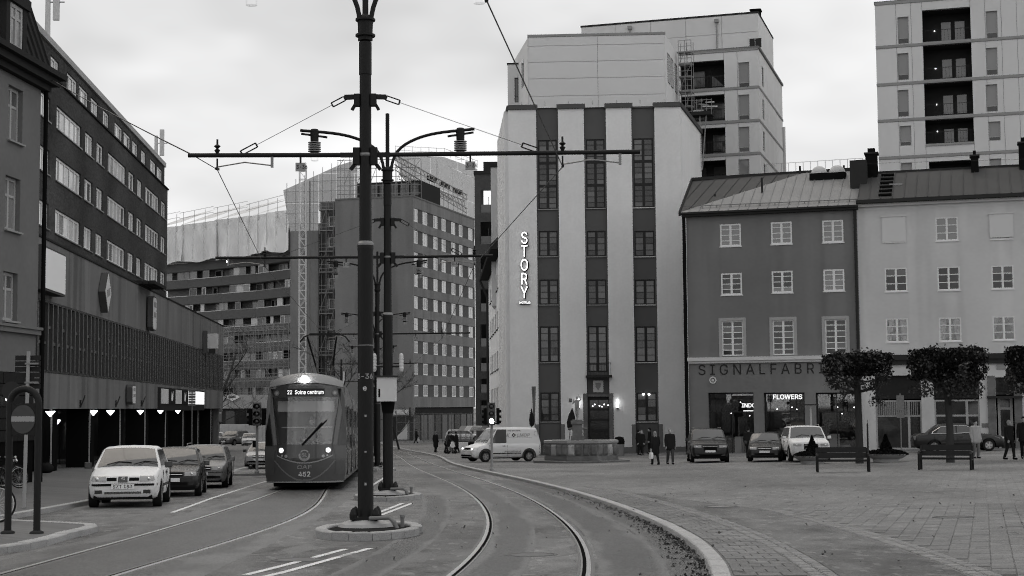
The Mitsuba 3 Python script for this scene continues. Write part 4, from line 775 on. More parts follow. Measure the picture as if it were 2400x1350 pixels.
for u, v in ((1920, 410), (1962, 408)):
    q = hE(u, v, -5.0); k = put('skylight', MB(frame(*q, -.3)).box(-.62, .62, -.6, .6, -.75, .05), 'black', b)
    dm = trimesh.creation.icosphere(3, .56); vv = np.array(dm.vertices); vv[:, 2] = np.maximum(vv[:, 2], -.08); put('dome', MB(frame(q[0], q[1], q[2] + .06, -.3)).add(vv, dm.faces), 'sheet', k, smooth=True)
for u, v, h in ((1676, 478, 1.0), (1786, 440, 1.0), (1998, 425, .8), (1875, 396, .5), (1978, 394, .5)): q = hE(u, v, -2.5 if v > 420 else -6); put('roof_vent', MB().cyl(q - [0, 0, .4], q + [0, 0, h - .3], .07, n=8), 'dark', b)
for i in range(14):
    q = lf2 + (rg1 - lf2) * (.45 + .55 * i / 13); put('ridge_post', MB().bar(q, q + [0, 0, .85], .03), 'grey', b)
put('ridge_rail', MB().bar(lf2 + (rg1 - lf2) * .45 + [0, 0, .85], rg1 + [0, 0, .85], .025), 'grey', b)

b2 = thing('pale_house', 'pale four storey house with white windows and dark metal roof at the right edge', 'building')
ze2 = H.px(2200, 478)[1]; zc1, zc0 = H.px(2200, 832)[1], H.px(2200, 850)[1]
w3 = [H.rect(u0, v0, u0 + 52, v0 + 55) for u0, v0 in ((2069, 512), (2193, 509), (2321, 505))]
w2 = [H.rect(u0, v0, u0 + 52, v0 + 55) for u0, v0 in ((2074, 628), (2197.5, 625), (2324, 622))]
w1 = [H.rect(u0, v0, u0 + 52, v0 + 56) for u0, v0 in ((2076.5, 746), (2201, 744), (2327, 741))]
for ww in (w3, w2, w1): dx = ww[2][0] - ww[1][0]; ww.append((ww[2][0] + dx, ww[2][1] + dx, ww[2][2], ww[2][3]))
sh = [H.rect(2052, 880, 2160, 1040), H.rect(2190, 880, 2296, 1040)]; sh = [(r[0], r[1], gl, r[3]) for r in sh]; dr_ = H.rect(2335, 884, 2378, 1052); dr_ = (dr_[0], dr_[1], gl, dr_[3])
put('wall', wall(H, (SM + .004, SN, gl - 1, ze2), w3 + w2 + w1 + sh + [dr_], .35, .0), 'house_plaster', b2)
for i, r in enumerate(w3):
    win(b2, H, r, -.02, .08, 2, 3, 'frame_white', 'glass_pale', .05, .13, sill=.06)
    if i != 1: put('blind_rail', H.B(r[0] - .1, r[1] + .1, .03, .14, r[3] + .103, r[3] + .17), 'off_white', b2)
    if i != 1: put('blind', H.B(r[0] - .05, r[1] + .05, .03, .09, r[2] + (.1 if i else .0), r[3] + .1), 'blind', b2)
for i, r in enumerate(w2): win(b2, H, r, -.02, .08, 2, 3, 'frame_white', lambda a, j: 'glass' if i == 1 else ('glass' if j < 2 else 'glass_mid'), .06, .13, sill=.06)
for i, r in enumerate(w1):
    k = win(b2, H, r, -.02, .08, 2, 3, 'frame_white', 'pane', .06, .13, sill=.06); put('room', H.B(r[0], r[1], -.9, -.8, r[2], r[3]), 'dark', b2)
    a, c, z0, z1 = r; w = c - a
    for sd in (0, 1): # gathered curtains
        n = 14; P = []
        for t in np.linspace(0, 1, 9):
            wd = w * (.38 - (.28 * math.sin(min(t / .75, 1) * 1.57) if i == 2 else .16 * t)); z = z1 - t * (z1 - z0)
            P.append([H.w((a + q * wd) if sd == 0 else (c - q * wd), -.2 + .03 * math.sin(q * 26), z) for q in np.linspace(0, 1, n)])
        put('curtain', MB().add(*grid(np.array(P))), 'curtain_mid', b2)
m = MB(); H.box(m, SM + .006, SN, -.1, .25, zc0 + .2, zc1 + .05); H.box(m, SM + .006, SN, -.1, .15, zc0 - .1, zc0 + .197); put('string_course', m, 'dark', b2)
m = MB(); H.box(m, SM + .02, SN, -.2, .22, ze2 + .003, ze2 + .2); put('eave_moulding', m, 'off_white', b2); put('gutter', H.B(SM + .0, SN, -.3, .55, ze2 + .203, ze2 + .42), 'dark', b2)
e0, e1_ = H.w(SM + .1, .55, ze2 + .43), H.w(SN, .55, ze2 + .43); q = H.px(2200, 398, -4.5); t0, t1 = H.w(SM + .1, -4.5, q[1]), H.w(SN, -4.5, q[1])
roofplane(b2, [e0, e1_, t1, t0], H.U, 'roof_dark', .74); put('ridge', MB().bar(t0, t1, .3, .16), 'dark', b2)
put('roof_back', MB().hexa([t0 * [1, 1, 0] + [0, 0, gl], t1 * [1, 1, 0] + [0, 0, gl], t1 * [1, 1, 0] - H.N * .3 + [0, 0, gl], t0 * [1, 1, 0] - H.N * .3 + [0, 0, gl]], [t0, t1, t1 - H.N * .3, t0 - H.N * .3]), 'dark', b2)
for u0, u1, v0, v1, lab in ((2029, 2055, 360, 412, 'r'), (2276, 2293, 366, 398, ''), (2390, 2412, 335, 412, '')):
    d_ = -3.6; s0_, z0 = H.px(u0, v1, d_); s1_, z1 = H.px(u1, v0, d_); k = put('chimney', H.B(s0_, s1_, d_ - .9, d_, z0 - .6, z1), 'black', b2)
    put('cap', H.B(s0_ - .08, s1_ + .08, d_ - 1, d_ + .08, z1 + .003, z1 + .12), 'dark', k); put('cowl', H.B(s0_ + .15, s1_ - .15, d_ - .7, d_ - .15, z1 + .123, z1 + .42), 'black', k)
q = hE(2015, 395, -4); put('fire_wall', MB(frame(*q, -.296)).box(-.55, .55, -1.6, .3, -2.3, .35), 'dark', b2)
for i in range(6): q = e0 + H.U * 1.75 + (t0 - e0) * (.1 + .15 * i); put('roof_step', MB(frame(*q, -.296)).box(-.42, .42, -.12, .12, .05, .16), 'black', b2)
q = hE(2100, 436, -2.2); put('roof_hatch', MB(frame(*q, -.296)).box(-.42, .42, -.3, .3, -.25, .14), 'grey', b2)
# shop front of the pale house
for i, r in enumerate(sh):
    zt_, zm, zl_ = r[3], H.px(2105, 938)[1], H.px(2105, 976)[1]
    put('transom_panel', H.B(r[0], r[1], -.35, -.25, zm + .08, zt_), 'floor_dark', b2)
    k = win(b2, H, (r[0], r[1], gl + .55, zm), -.2, .1, [0, .72, 1], [0, .68, 1], 'frame_grey', lambda a, j: 'glass', .12, .16); put('stall_riser', H.B(r[0], r[1], -.3, -.12, gl - .2, gl + .55), 'grey', b2)
    for q in range(22 if i == 0 else 0): a = r[0] + .12 + q * (r[1] - r[0] - .3) / 22; put('grille_bar', H.B(a, a + .035, -.19, -.15, zl_ + .05, zm - .1), 'grey', b2)
win(b2, H, (dr_[0] + .1, dr_[1] - .1, gl, dr_[3] - 1.2), -.3, .16, 1, [0, .8, 1], 'frame_grey', 'glass', .15); put('fanlight', H.B(dr_[0], dr_[1], -.34, -.26, dr_[3] - 1.1, dr_[3]), 'glass', b2)
for a in (dr_[0] - .5, dr_[1]): put('portal_jamb', H.B(a, a + .48, -.2, .16, gl, dr_[3] + .1), 'stone', b2)
put('portal_hood', H.B(dr_[0] - .55, dr_[1] + .52, -.25, .45, H.px(2350, 933, .3)[1], H.px(2350, 928, .3)[1]), 'dark', b2)
r = H.rect(2301, 992, 2320, 1002); put('name_plate', H.B(r[0], r[1], .003, .04, r[2], r[3]), 'mid', b2); r = H.rect(2335, 848, 2357, 866); put('wall_sign', H.B(r[0], r[1], .003, .05, r[2], r[3]), 'grey', b2)
put('house_core', H.B(SM + .3, SN, -4.2, -.95, gl, ze2), 'black', b2); put('house_core', H.B(.4, SM - .3, -5.8, -4.6, gl, ze), 'black', b)

# ---------------------------------------------------------------- far end of the street
def sub(F, a, c): return F.px(*a)[1] - F.px(*c)[1]
E1 = Fr(-22.8, 198, .96, -.278); bx = E1.px(968, 700)[0]; q = E1.w(bx, 0, 0); W = Fr(q[0], q[1], .278, .96)
b = thing('slab_block', 'tall tan slab block under scaffolding with rows of pale windows on its right face', 'building')
zt = E1.px(880, 465)[1]; s0_ = E1.px(785, 700)[0]; wl = W.px(1113, 700)[0]
put('end_wall', E1.B(s0_, bx, -.4, 0, -6, zt), 'tan_wall', b)
rows = []
for i in range(9):
    v = 492 + i * 50.9 + (3 if i > 5 else 0); rows.append((W.px(982, v + 30 - i * .4)[1], W.px(982, v)[1]))
cols = [W.px(970.5 + 0, 700)[0]]; cols = [(W.px(u0, 700)[0], W.px(u1, 700)[0]) for u0, u1 in ((970, 981), (993, 1003.5), (1018, 1027.5), (1037.5, 1047), (1060, 1069), (1078, 1086), (1100, 1109.5))]
hol = [(a, c, z0, z1) for z0, z1 in rows for a, c in cols]
strips = [(.0, wl - .1, z0 - .05, z1 + .05) for z0, z1 in rows]
put('wall', wall(W, (0, wl, rows[-1][0] - 1.4, zt), [s_ for s_ in strips], .3), 'tan_wall', b)
put('infill', wall(W, (0.02, wl - .1, rows[-1][0] - .5, zt - 1), hol, .2, -.12), 'spandrel', b)
for i, h in enumerate(hol): win(b, W, h, -.1, .14, 2 if i < 42 else 1, 1, 'frame_white', lambda a, j: ('glass_white', 'glass_white', 'glass_pale')[int(rnd.integers(3))] if i < 42 else 'glass_mid', .1)
put('ground_storey', W.B(0, wl, -.6, -.3, -6, rows[-1][0] - 1.4), 'dark', b)
for k in range(9): put('shop_pane', W.B(1 + k * wl / 9.5, 1 + (k + .8) * wl / 9.5, -.28, -.24, -4, rows[-1][0] - 2.4), 'glass_mid' if k % 3 else 'glass', b)
put('corner_pier', W.B(.0, .5, -.3, .06, -6, rows[-1][0] - 1.4), 'tan_wall', b); put('core', E1.B(s0_ + .3, bx - .5, -14, -.5, -6, zt - .1), 'black', b)
put('parapet', W.B(-.1, wl, -.4, .08, zt + .003, zt + .2), 'mid', b); put('end_parapet', E1.B(s0_, bx - .1, -.4, .08, zt + .003, zt + .2), 'mid', b)
ra = E1.at(-3); r = ra.rect(836, 426, 985, 468); put('attic_box', ra.B(r[0], r[1], -8, 0, r[2] - 1, r[3]), 'dark', b)
for k in range(6): a = r[0] + .4 + k * (r[1] - r[0]) / 6.2; put('attic_window', ra.B(a, a + 1.1, .003, .05, r[2] + .4, r[3] - .3), 'glass_mid', b)
s_, z_ = W.px(1000, 966, .3)
r = E1.rect(922, 960, 957, 972, .5); put('street_sign', E1.B(r[0], r[1], .35, .5, r[2], r[3]), 'off_white', b); put('street_sign_mark', E1.B(r[0] + .2, r[0] + .45, .502, .53, r[2] + .15, r[3] - .12), 'mid', b)
put('end_shop', E1.B(bx - 2.8, bx, .003, .06, -6, r[2] - .2), 'dark', b)

b = thing('stair_block', 'narrow tan stair block in front of the curved flats with a window recess', 'building')
E2 = Fr(-29.5, 203, .99, -.14); r = E2.rect(680, 541, 745, 1000); put('wall', E2.B(r[0], r[1], -.4, 0, -6, r[3]), 'tan_wall', b)
r2_ = (r[1], E2.px(787, 700)[0]); hol = [(r2_[0] + 1.0, r2_[1] - .35, E2.px(765, v + 24)[1], E2.px(765, v)[1]) for v in np.arange(505, 930, 48.5)]
put('recess_wall', wall(E2, (r2_[0] + .02, r2_[1] + .4, -6, E2.px(765, 470)[1]), hol, .3, -1.0), 'spandrel', b)
for h in hol: win(b, E2, h, -1.1, .1, [0, .25, 1], 1, 'frame_white', 'glass_mid', .1)
put('core', E2.B(r[0] + .2, r2_[1], -9, -1.4, -6, r[3] - .3), 'black', b)

# curved flats with banded balconies
b = thing('curved_flats', 'curved block of flats with dark balcony bands behind the shops, its top wrapped in sheeting', 'building')
cp = [at(u, 700, dd)[:2] for u, dd in ((372, 254), (440, 250), (520, 245), (600, 240), (690, 232))]
bs('band_wall', mottle(.12, .08, .2, .03), 1)
for i in range(4):
    p, q = cp[i], cp[i + 1]; F = Fr(p[0], p[1], *(q - p)); w_ = np.linalg.norm(q - p); put('core', F.B(-.0, w_, -9, -1.9, -7, 30), 'mid', b)
    for k in range(-1, 9):
        za = 24.1 - 2.72 * k
        put('balcony_band', F.B(0.01, w_ - .01, -.25, 0, za - 2.75 + 0.05, za - 1.35), 'band_wall', b); put('slab', F.B(.01, w_ - .01, -1.85, -.26, za - 2.75, za - 2.55), 'mid', b)
        put('railing', F.B(0.01, w_ - .01, -.1, .03, za - 1.345, za - 1.25), 'off_white' if (k + i) % 2 else 'grey', b)
        s_ = 0.0 if k >= 0 else 99
        while s_ < w_ - .6:
            ww = rnd.uniform(.9, 1.9); t_ = rnd.random(); dpt = -.35 if t_ < .45 else -1.6
            if s_ + ww > w_: ww = w_ - s_
            if t_ < .12: put('screen', F.B(s_ + .05, s_ + ww - .05, dpt - .05, dpt, za - 1.3, za - .02), ('off_white', 'grey')[int(rnd.integers(2))], b)
            elif t_ < .8:
                m = MB(); F.box(m, s_ + .04, s_ + .16, dpt - .06, dpt + .03, za - 1.3, za - .02); F.box(m, s_ + ww - .16, s_ + ww - .04, dpt - .06, dpt + .03, za - 1.3, za - .02); F.box(m, s_ + .16, s_ + ww - .16, dpt - .06, dpt + .02, za - .2, za - .02)
                k_ = put('window', m, 'frame_white' if t_ < .3 else 'frame_grey', b); put('pane', F.B(s_ + .16, s_ + ww - .16, dpt - .05, dpt - .02, za - 1.3, za - .2), ('glass', 'glass_mid', 'glass_pale')[int(rnd.integers(3))], k_)
            s_ += ww
b_ = b
bs('sheeting', .74, .6, .4)
# sheeting: folded drape over the top floors, tent roofs on scaffolding
def drape(F, w_, z0, z1, fold=.35, nx=90, nz=30, seed=1, mat='sheeting', name='sheet', lab=None, key=None, top=None):
    X, Z = np.meshgrid(np.linspace(0, w_, nx), np.linspace(0, 1, nz)); zz1 = z1 if top is None else top(X)
    nz_ = meshkit.fbm(np.stack([X * .38, Z * .7, X * 0], -1), 2, seed) - .5; n2 = meshkit.fbm(np.stack([X * .7 + Z * .9, Z * 1.6, X * 0 + 5], -1), 2, seed + 3) - .5
    D = fold * (2.2 * nz_ * (1 - .3 * Z) + 1.0 * n2) + .12 * np.abs(np.sin(X * np.pi / 2.6)) * fold; ZZ = z0 + (zz1 - z0) * Z + (1 - Z) * .7 * (meshkit.noise(np.stack([X * .5, X * 0, X * 0], -1), seed) - .5)
    P = F.O + X[..., None] * F.U + D[..., None] * F.N + ZZ[..., None] * np.array([0, 0, 1])
    put(name, MB().add(*grid(P)), mat, key, smooth=True)
sk = thing('scaffold_sheeting', 'crumpled white plastic sheeting hung round the top of the curved flats', 'sheeting')
for i in range(4):
    p, q = cp[i], cp[i + 1]; F = Fr(p[0], p[1], *(q - p)).at(1.6); w_ = np.linalg.norm(q - p)
    z0, z1 = 25.5, F.px(380 + i * 75 + 38, 530 - i * 11)[1]
    drape(F, w_ + .6, z0, z1, .75, seed=4 + i, key=sk)
    put('tent_roof', MB().add([F.w(0, 0, z1), F.w(w_, 0, z1 + .6), F.w(w_, -8, z1 + 3.6), F.w(0, -8, z1 + 2.9)], [[0, 1, 2], [0, 2, 3]]), 'tarp', sk)
    for a in np.arange(1, w_, 2.6): put('post', MB().bar(F.w(a, .25, z1 - 1), F.w(a, .25, z1 + 2.0), .06), 'grey', sk)
    for zz in (1.0, 1.9): put('rail', MB().bar(F.w(0, .25, z1 + zz), F.w(w_, .25, z1 + zz + .4), .05), 'grey', sk)
    for a in np.arange(1, w_, 2.6): put('batten', MB().bar(F.w(a, .5, z0), F.w(a, .5, z1), .09), 'off_white', sk)
for u, od in ((532, 'left'), (565, 'middle'), (604, 'right')): q = at(u, 613, 243); tq = thing('site_lamp', f'small bright lamp under the sheeting of the curved flats, {od} of three', 'lamp', 'lamps under the sheeting'); glow('bulb', MB().tri(trimesh.creation.icosphere(1, .16).apply_translation(q)), 'lamp', tq); put('holder', MB().box(q[0] - .1, q[0] + .1, q[1] - .1, q[1] + .1, q[2] + .12, q[2] + .4), 'dark', tq)
TW = Fr(*at(665, 600, 218)[:2], .97, -.12)
tk = thing('weather_tent', 'large pale scaffold tent of sheeting over the roof of the slab block', 'sheeting')
def sheetpoly(F, pts, mat='tarp', d=0):
    pl = Polygon([F.px(u, v, d) for u, v in pts]); x0, y0, x1, y1 = pl.bounds
    for a in np.arange(x0, x1, 2.6):
        q = pl.intersection(sbox(a + .02, y0, a + 2.58, y1))
        for z in np.arange(y0, y1, 4.2):
            q2 = q.intersection(sbox(a, z + .02, a + 2.6, z + 4.18))
            if q2.area > .05: put('sheet_bay', MB().prism(q2, d + rnd.normal(0, .05), d + .02 + .05 * rnd.random(), F.m), mat, tk)
sheetpoly(TW, [(664, 446), (700, 430), (790, 389), (838, 374), (838, 466), (786, 472), (746, 492), (746, 545), (681, 545)])
W2 = W.at(-10); sheetpoly(W2, [(925, 364), (1040, 368), (1118, 396), (1118, 560), (1000, 560), (985, 470), (940, 410)])
def scaffold(par, P0, P1, depth, zs, n, tube=.05, diag=True, boards=True, nrm=None):
    P0, P1 = np.array(P0), np.array(P1); nrm = np.array(nrm); m = MB()
    for i in range(n + 1):
        p = P0 + (P1 - P0) * i / n
        for d in (0, depth): m.bar([*(p - nrm * d), zs[0]], [*(p - nrm * d), zs[-1] + 1], tube)
    for j, z in enumerate(zs):
        for d in (0, depth):
            m.bar([*(P0 - nrm * d), z], [*(P1 - nrm * d), z], tube)
        for e in (.5, 1.0): m.bar([*P0, z + e], [*P1, z + e], tube * .8)
        for i in range(n + 1): p = P0 + (P1 - P0) * i / n; m.bar([*p, z], [*(p - nrm * depth), z], tube)
        if diag and j < len(zs) - 1:
            i = j % n; a, c = P0 + (P1 - P0) * i / n, P0 + (P1 - P0) * (i + 1) / n; m.bar([*a, z], [*c, zs[j + 1]], tube * .8)
        if boards:
            a, c = P0 - nrm * .1, P1 - nrm * .1; q, w = P1 - nrm * (depth - .1), P0 - nrm * (depth - .1)
            put('board', MB().hexa([[*x, z + .05] for x in (a, c, q, w)], [[*x, z + .11] for x in (a, c, q, w)]), 'grey', par)
    put('tubes', m, 'steel_dull', par, kind='stuff')
t = thing('stair_scaffold', 'scaffold stair tower climbing the window recess of the slab block', 'scaffold')
a, c = E2.w(r2_[0] + .3, .6, 0)[:2], E2.w(r2_[1] - .2, .6, 0)[:2]; zz = [E2.px(765, v)[1] for v in np.arange(930, 470, -48.5)]
scaffold(t, a, c, 1.2, zz, 2, .07, True, True, E2.N[:2])
t = thing('front_scaffold', 'scaffold with lattice girders across the lower floors of the curved flats', 'scaffold')
a, c = at(524, 900, 226)[:2], at(676, 900, 219)[:2]; zz = [float(at(600, v, 222)[2]) for v in (935, 893, 853, 812, 775)]; nn_ = np.array([(c - a)[1], -(c - a)[0]]) / np.linalg.norm(c - a)
scaffold(t, a, c, 1.2, zz, 6, .08, True, True, nn_)
m = MB()
for z in zz:
    for i in range(24):
        p, q = a + (c - a) * i / 24, a + (c - a) * (i + 1) / 24; m.bar([*p, z + (.0 if i % 2 else .5)], [*q, z + (.5 if i % 2 else .0)], .06)
put('lattice', m, 'steel_dull', t, kind='stuff')
t = thing('tent_scaffold', 'scaffold tubes standing in front of the left half of the weather tent', 'scaffold')
m = MB(); F = TW.at(.8)
for u in range(672, 842, 21): (s0, z0), (s1, z1) = F.px(u, 545 if u < 750 else 475), F.px(u, 452 - (u - 664) * .44); m.bar(F.w(s0, 0, z0), F.w(s0, 0, z1 + 1.2), .07)
for v in (400, 425, 450, 475, 500, 525): (s0, z0), (s1, z1) = F.px(668 if v > 440 else 700 + (440 - v) * 2, v), F.px(838 if v < 470 else 746, v); m.bar(F.w(s0, 0, z0), F.w(s1, 0, z0), .06)
put('tubes', m, 'steel_dull', t, kind='stuff')
t = thing('upper_scaffold', 'second layer of messy scaffold tubes over the lower curved flats', 'scaffold'); m = MB(); r_ = np.random.default_rng(9); P0, P1_ = at(524, 900, 224)[:2], at(676, 900, 217)[:2]
for i in range(26): f = r_.random(); a_ = P0 + (P1_ - P0) * f; z_ = r_.uniform(-1, 12); m.bar([*a_, z_], [*(a_ + (P1_ - P0) * r_.uniform(-.12, .12)), z_ + r_.uniform(1.5, 3.2)], .06)
for i in range(14): a_ = P0 + (P1_ - P0) * i / 13; m.bar([*a_, -3], [*a_, 13 + r_.uniform(-1, 1)], .07)
for z_ in np.arange(-1, 13, .95): m.bar([*P0, z_], [*P1_, z_], .055)
put('tubes', m, 'steel_dull', t, kind='stuff')
t = thing('hoist_mast', 'tall lattice hoist mast standing in front of the tan stair block', 'mast')
h0 = at(709, 800, 196); m = MB(); zt_, w_ = float(at(709, 388, 196)[2]), .42
for a in (-w_, w_):
    for c in (-w_, w_): m.bar([h0[0] + a, h0[1] + c, -3], [h0[0] + a, h0[1] + c, zt_], .09)
for i, z in enumerate(np.arange(-2, zt_, 1.1)):
    for sd in (-w_, w_): m.bar([h0[0] - w_, h0[1] + sd, z], [h0[0] + w_, h0[1] + sd, z], .07); m.bar([h0[0] - w_, h0[1] + sd, z if i % 2 else z + 1.1], [h0[0] + w_, h0[1] + sd, z + 1.1 if i % 2 else z], .05)
put('lattice', m, 'off_white', t, kind='stuff'); put('guide_rail', MB().bar([h0[0] + .9, h0[1], -3], [h0[0] + .9, h0[1], zt_ - 2], .16), 'mid', t)
t = thing('roof_scaffold', 'tangle of scaffold trusses carrying the tent over the slab block roof', 'scaffold')
m = MB(); r_ = np.random.default_rng(3)
for dd in (-1.2, -3, -5): # raking lattice trusses following the right face
    F = W.at(dd)
    for line in (((920, 372), (1095, 468)), ((925, 398), (1095, 500)), ((935, 420), (1090, 482))):
        (s0, z0), (s1, z1) = F.px(*line[0]), F.px(*line[1]); n = 40
        for e in (0, .7): m.bar(F.w(s0, 0, z0 + e), F.w(s1, 0, z1 + e), .09)
        for i in range(n):
            f0, f1 = i / n, (i + 1) / n; m.bar(F.w(s0 + (s1 - s0) * f0, 0, z0 + (z1 - z0) * f0 + (.7 if i % 2 else 0)), F.w(s0 + (s1 - s0) * f1, 0, z0 + (z1 - z0) * f1 + (0 if i % 2 else .7)), .05)
    for u in range(930, 1095, 11): s0, z1 = F.px(u, 372 + (u - 920) * .52); m.bar(F.w(s0, 0, z1 - 3.2), F.w(s0, 0, z1 + .4), .06)
F = E1.at(-1)
for v in (372, 392, 412, 432, 452): (s0, z0), (s1, z1) = F.px(790, v + 4), F.px(985, v); m.bar(F.w(s0, 0, z0), F.w(s1, 0, z1), .085)
for u in range(792, 990, 15): s0, z0 = F.px(u, 468); s0, z1 = F.px(u, 368 + abs(u - 900) * .1); m.bar(F.w(s0, 0, z0), F.w(s0, 0, z1), .06)
for u in range(792, 975, 15): (s0, z0), (s1, z1) = F.px(u, 432 if u % 2 else 392), F.px(u + 15, 392 if u % 2 else 372); m.bar(F.w(s0, 0, z0), F.w(s1, 0, z1), .05)
put('trusses', m, 'steel_dull', t, kind='stuff')
for k, (u, v) in enumerate(((1010, 428), (1040, 442), (1070, 456))): s0, z0 = W.at(-3).px(u, v - 4); put('roof_strip', W.at(-3).B(s0 - 1.2, s0 + 2.2, -.2, .2, z0, z0 + .6), 'dark', t)
t = thing('edge_railing', 'scaffold railing along the top edge of the weather tent', 'railing'); m = MB(); F = W2
for (u0, v0), (u1, v1) in zip([(925, 362), (1040, 366)], [(1040, 366), (1118, 394)]):
    (s0, z0), (s1, z1) = F.px(u0, v0), F.px(u1, v1)
    for e in (.6, 1.2): m.bar(F.w(s0, .1, z0 + e), F.w(s1, .1, z1 + e), .05)
    for f in np.linspace(0, 1, 7): m.bar(F.w(s0 + (s1 - s0) * f, .1, z0 + (z1 - z0) * f), F.w(s0 + (s1 - s0) * f, .1, z0 + (z1 - z0) * f + 1.3), .05)
put('tubes', m, 'steel_dull', t, kind='stuff')
# scaffold stair hanging at the hotel's right side
t = thing('hanging_scaffold', 'scaffold stair and loaded platform between the hotel and the panel tower', 'scaffold')
F = Fr(14.6, 126, .956, -.292); p0, p1 = F.px(1592, 250)[0], F.px(1622, 250)[0]
scaffold(t, F.w(p0, 0, 0)[:2], F.w(p1, 0, 0)[:2], 1.0, [F.px(1605, v)[1] for v in (405, 345, 290, 250, 215, 180, 150, 122)], 2, .05, True, True, F.N[:2])
r = F.rect(1622, 232, 1668, 270, .5); put('platform', F.B(r[0], r[1], -.6, .7, r[2], r[2] + .3), 'dark', t)
for k in range(9): a = rnd.uniform(r[0], r[1] - .5); put('loaded_board', MB().bar(F.w(a, rnd.uniform(-.4, .5), r[2] + .35 + .1 * k), F.w(a + rnd.uniform(.5, 1.2), rnd.uniform(-.4, .5), r[2] + .4 + .1 * k), .12, .1), ('grey', 'off_white', 'mid')[k % 3], t)
m = MB()
for a in np.linspace(r[0], r[1], 5): m.bar(F.w(a, .6, r[2]), F.w(a, .6, r[3]), .05)
m.bar(F.w(r[0], .6, r[3] - .1), F.w(r[1], .6, r[3] - .1), .05).bar(F.w(r[0] + .6, .3, r[2]), F.w(r[0] + .6, .3, F.px(1640, 405)[1]), .08).bar(F.w(r[1] - .5, .3, r[2]), F.w(r[1] - .9, .3, F.px(1640, 400)[1]), .08)
put('tubes', m, 'steel_dull', t, kind='stuff')
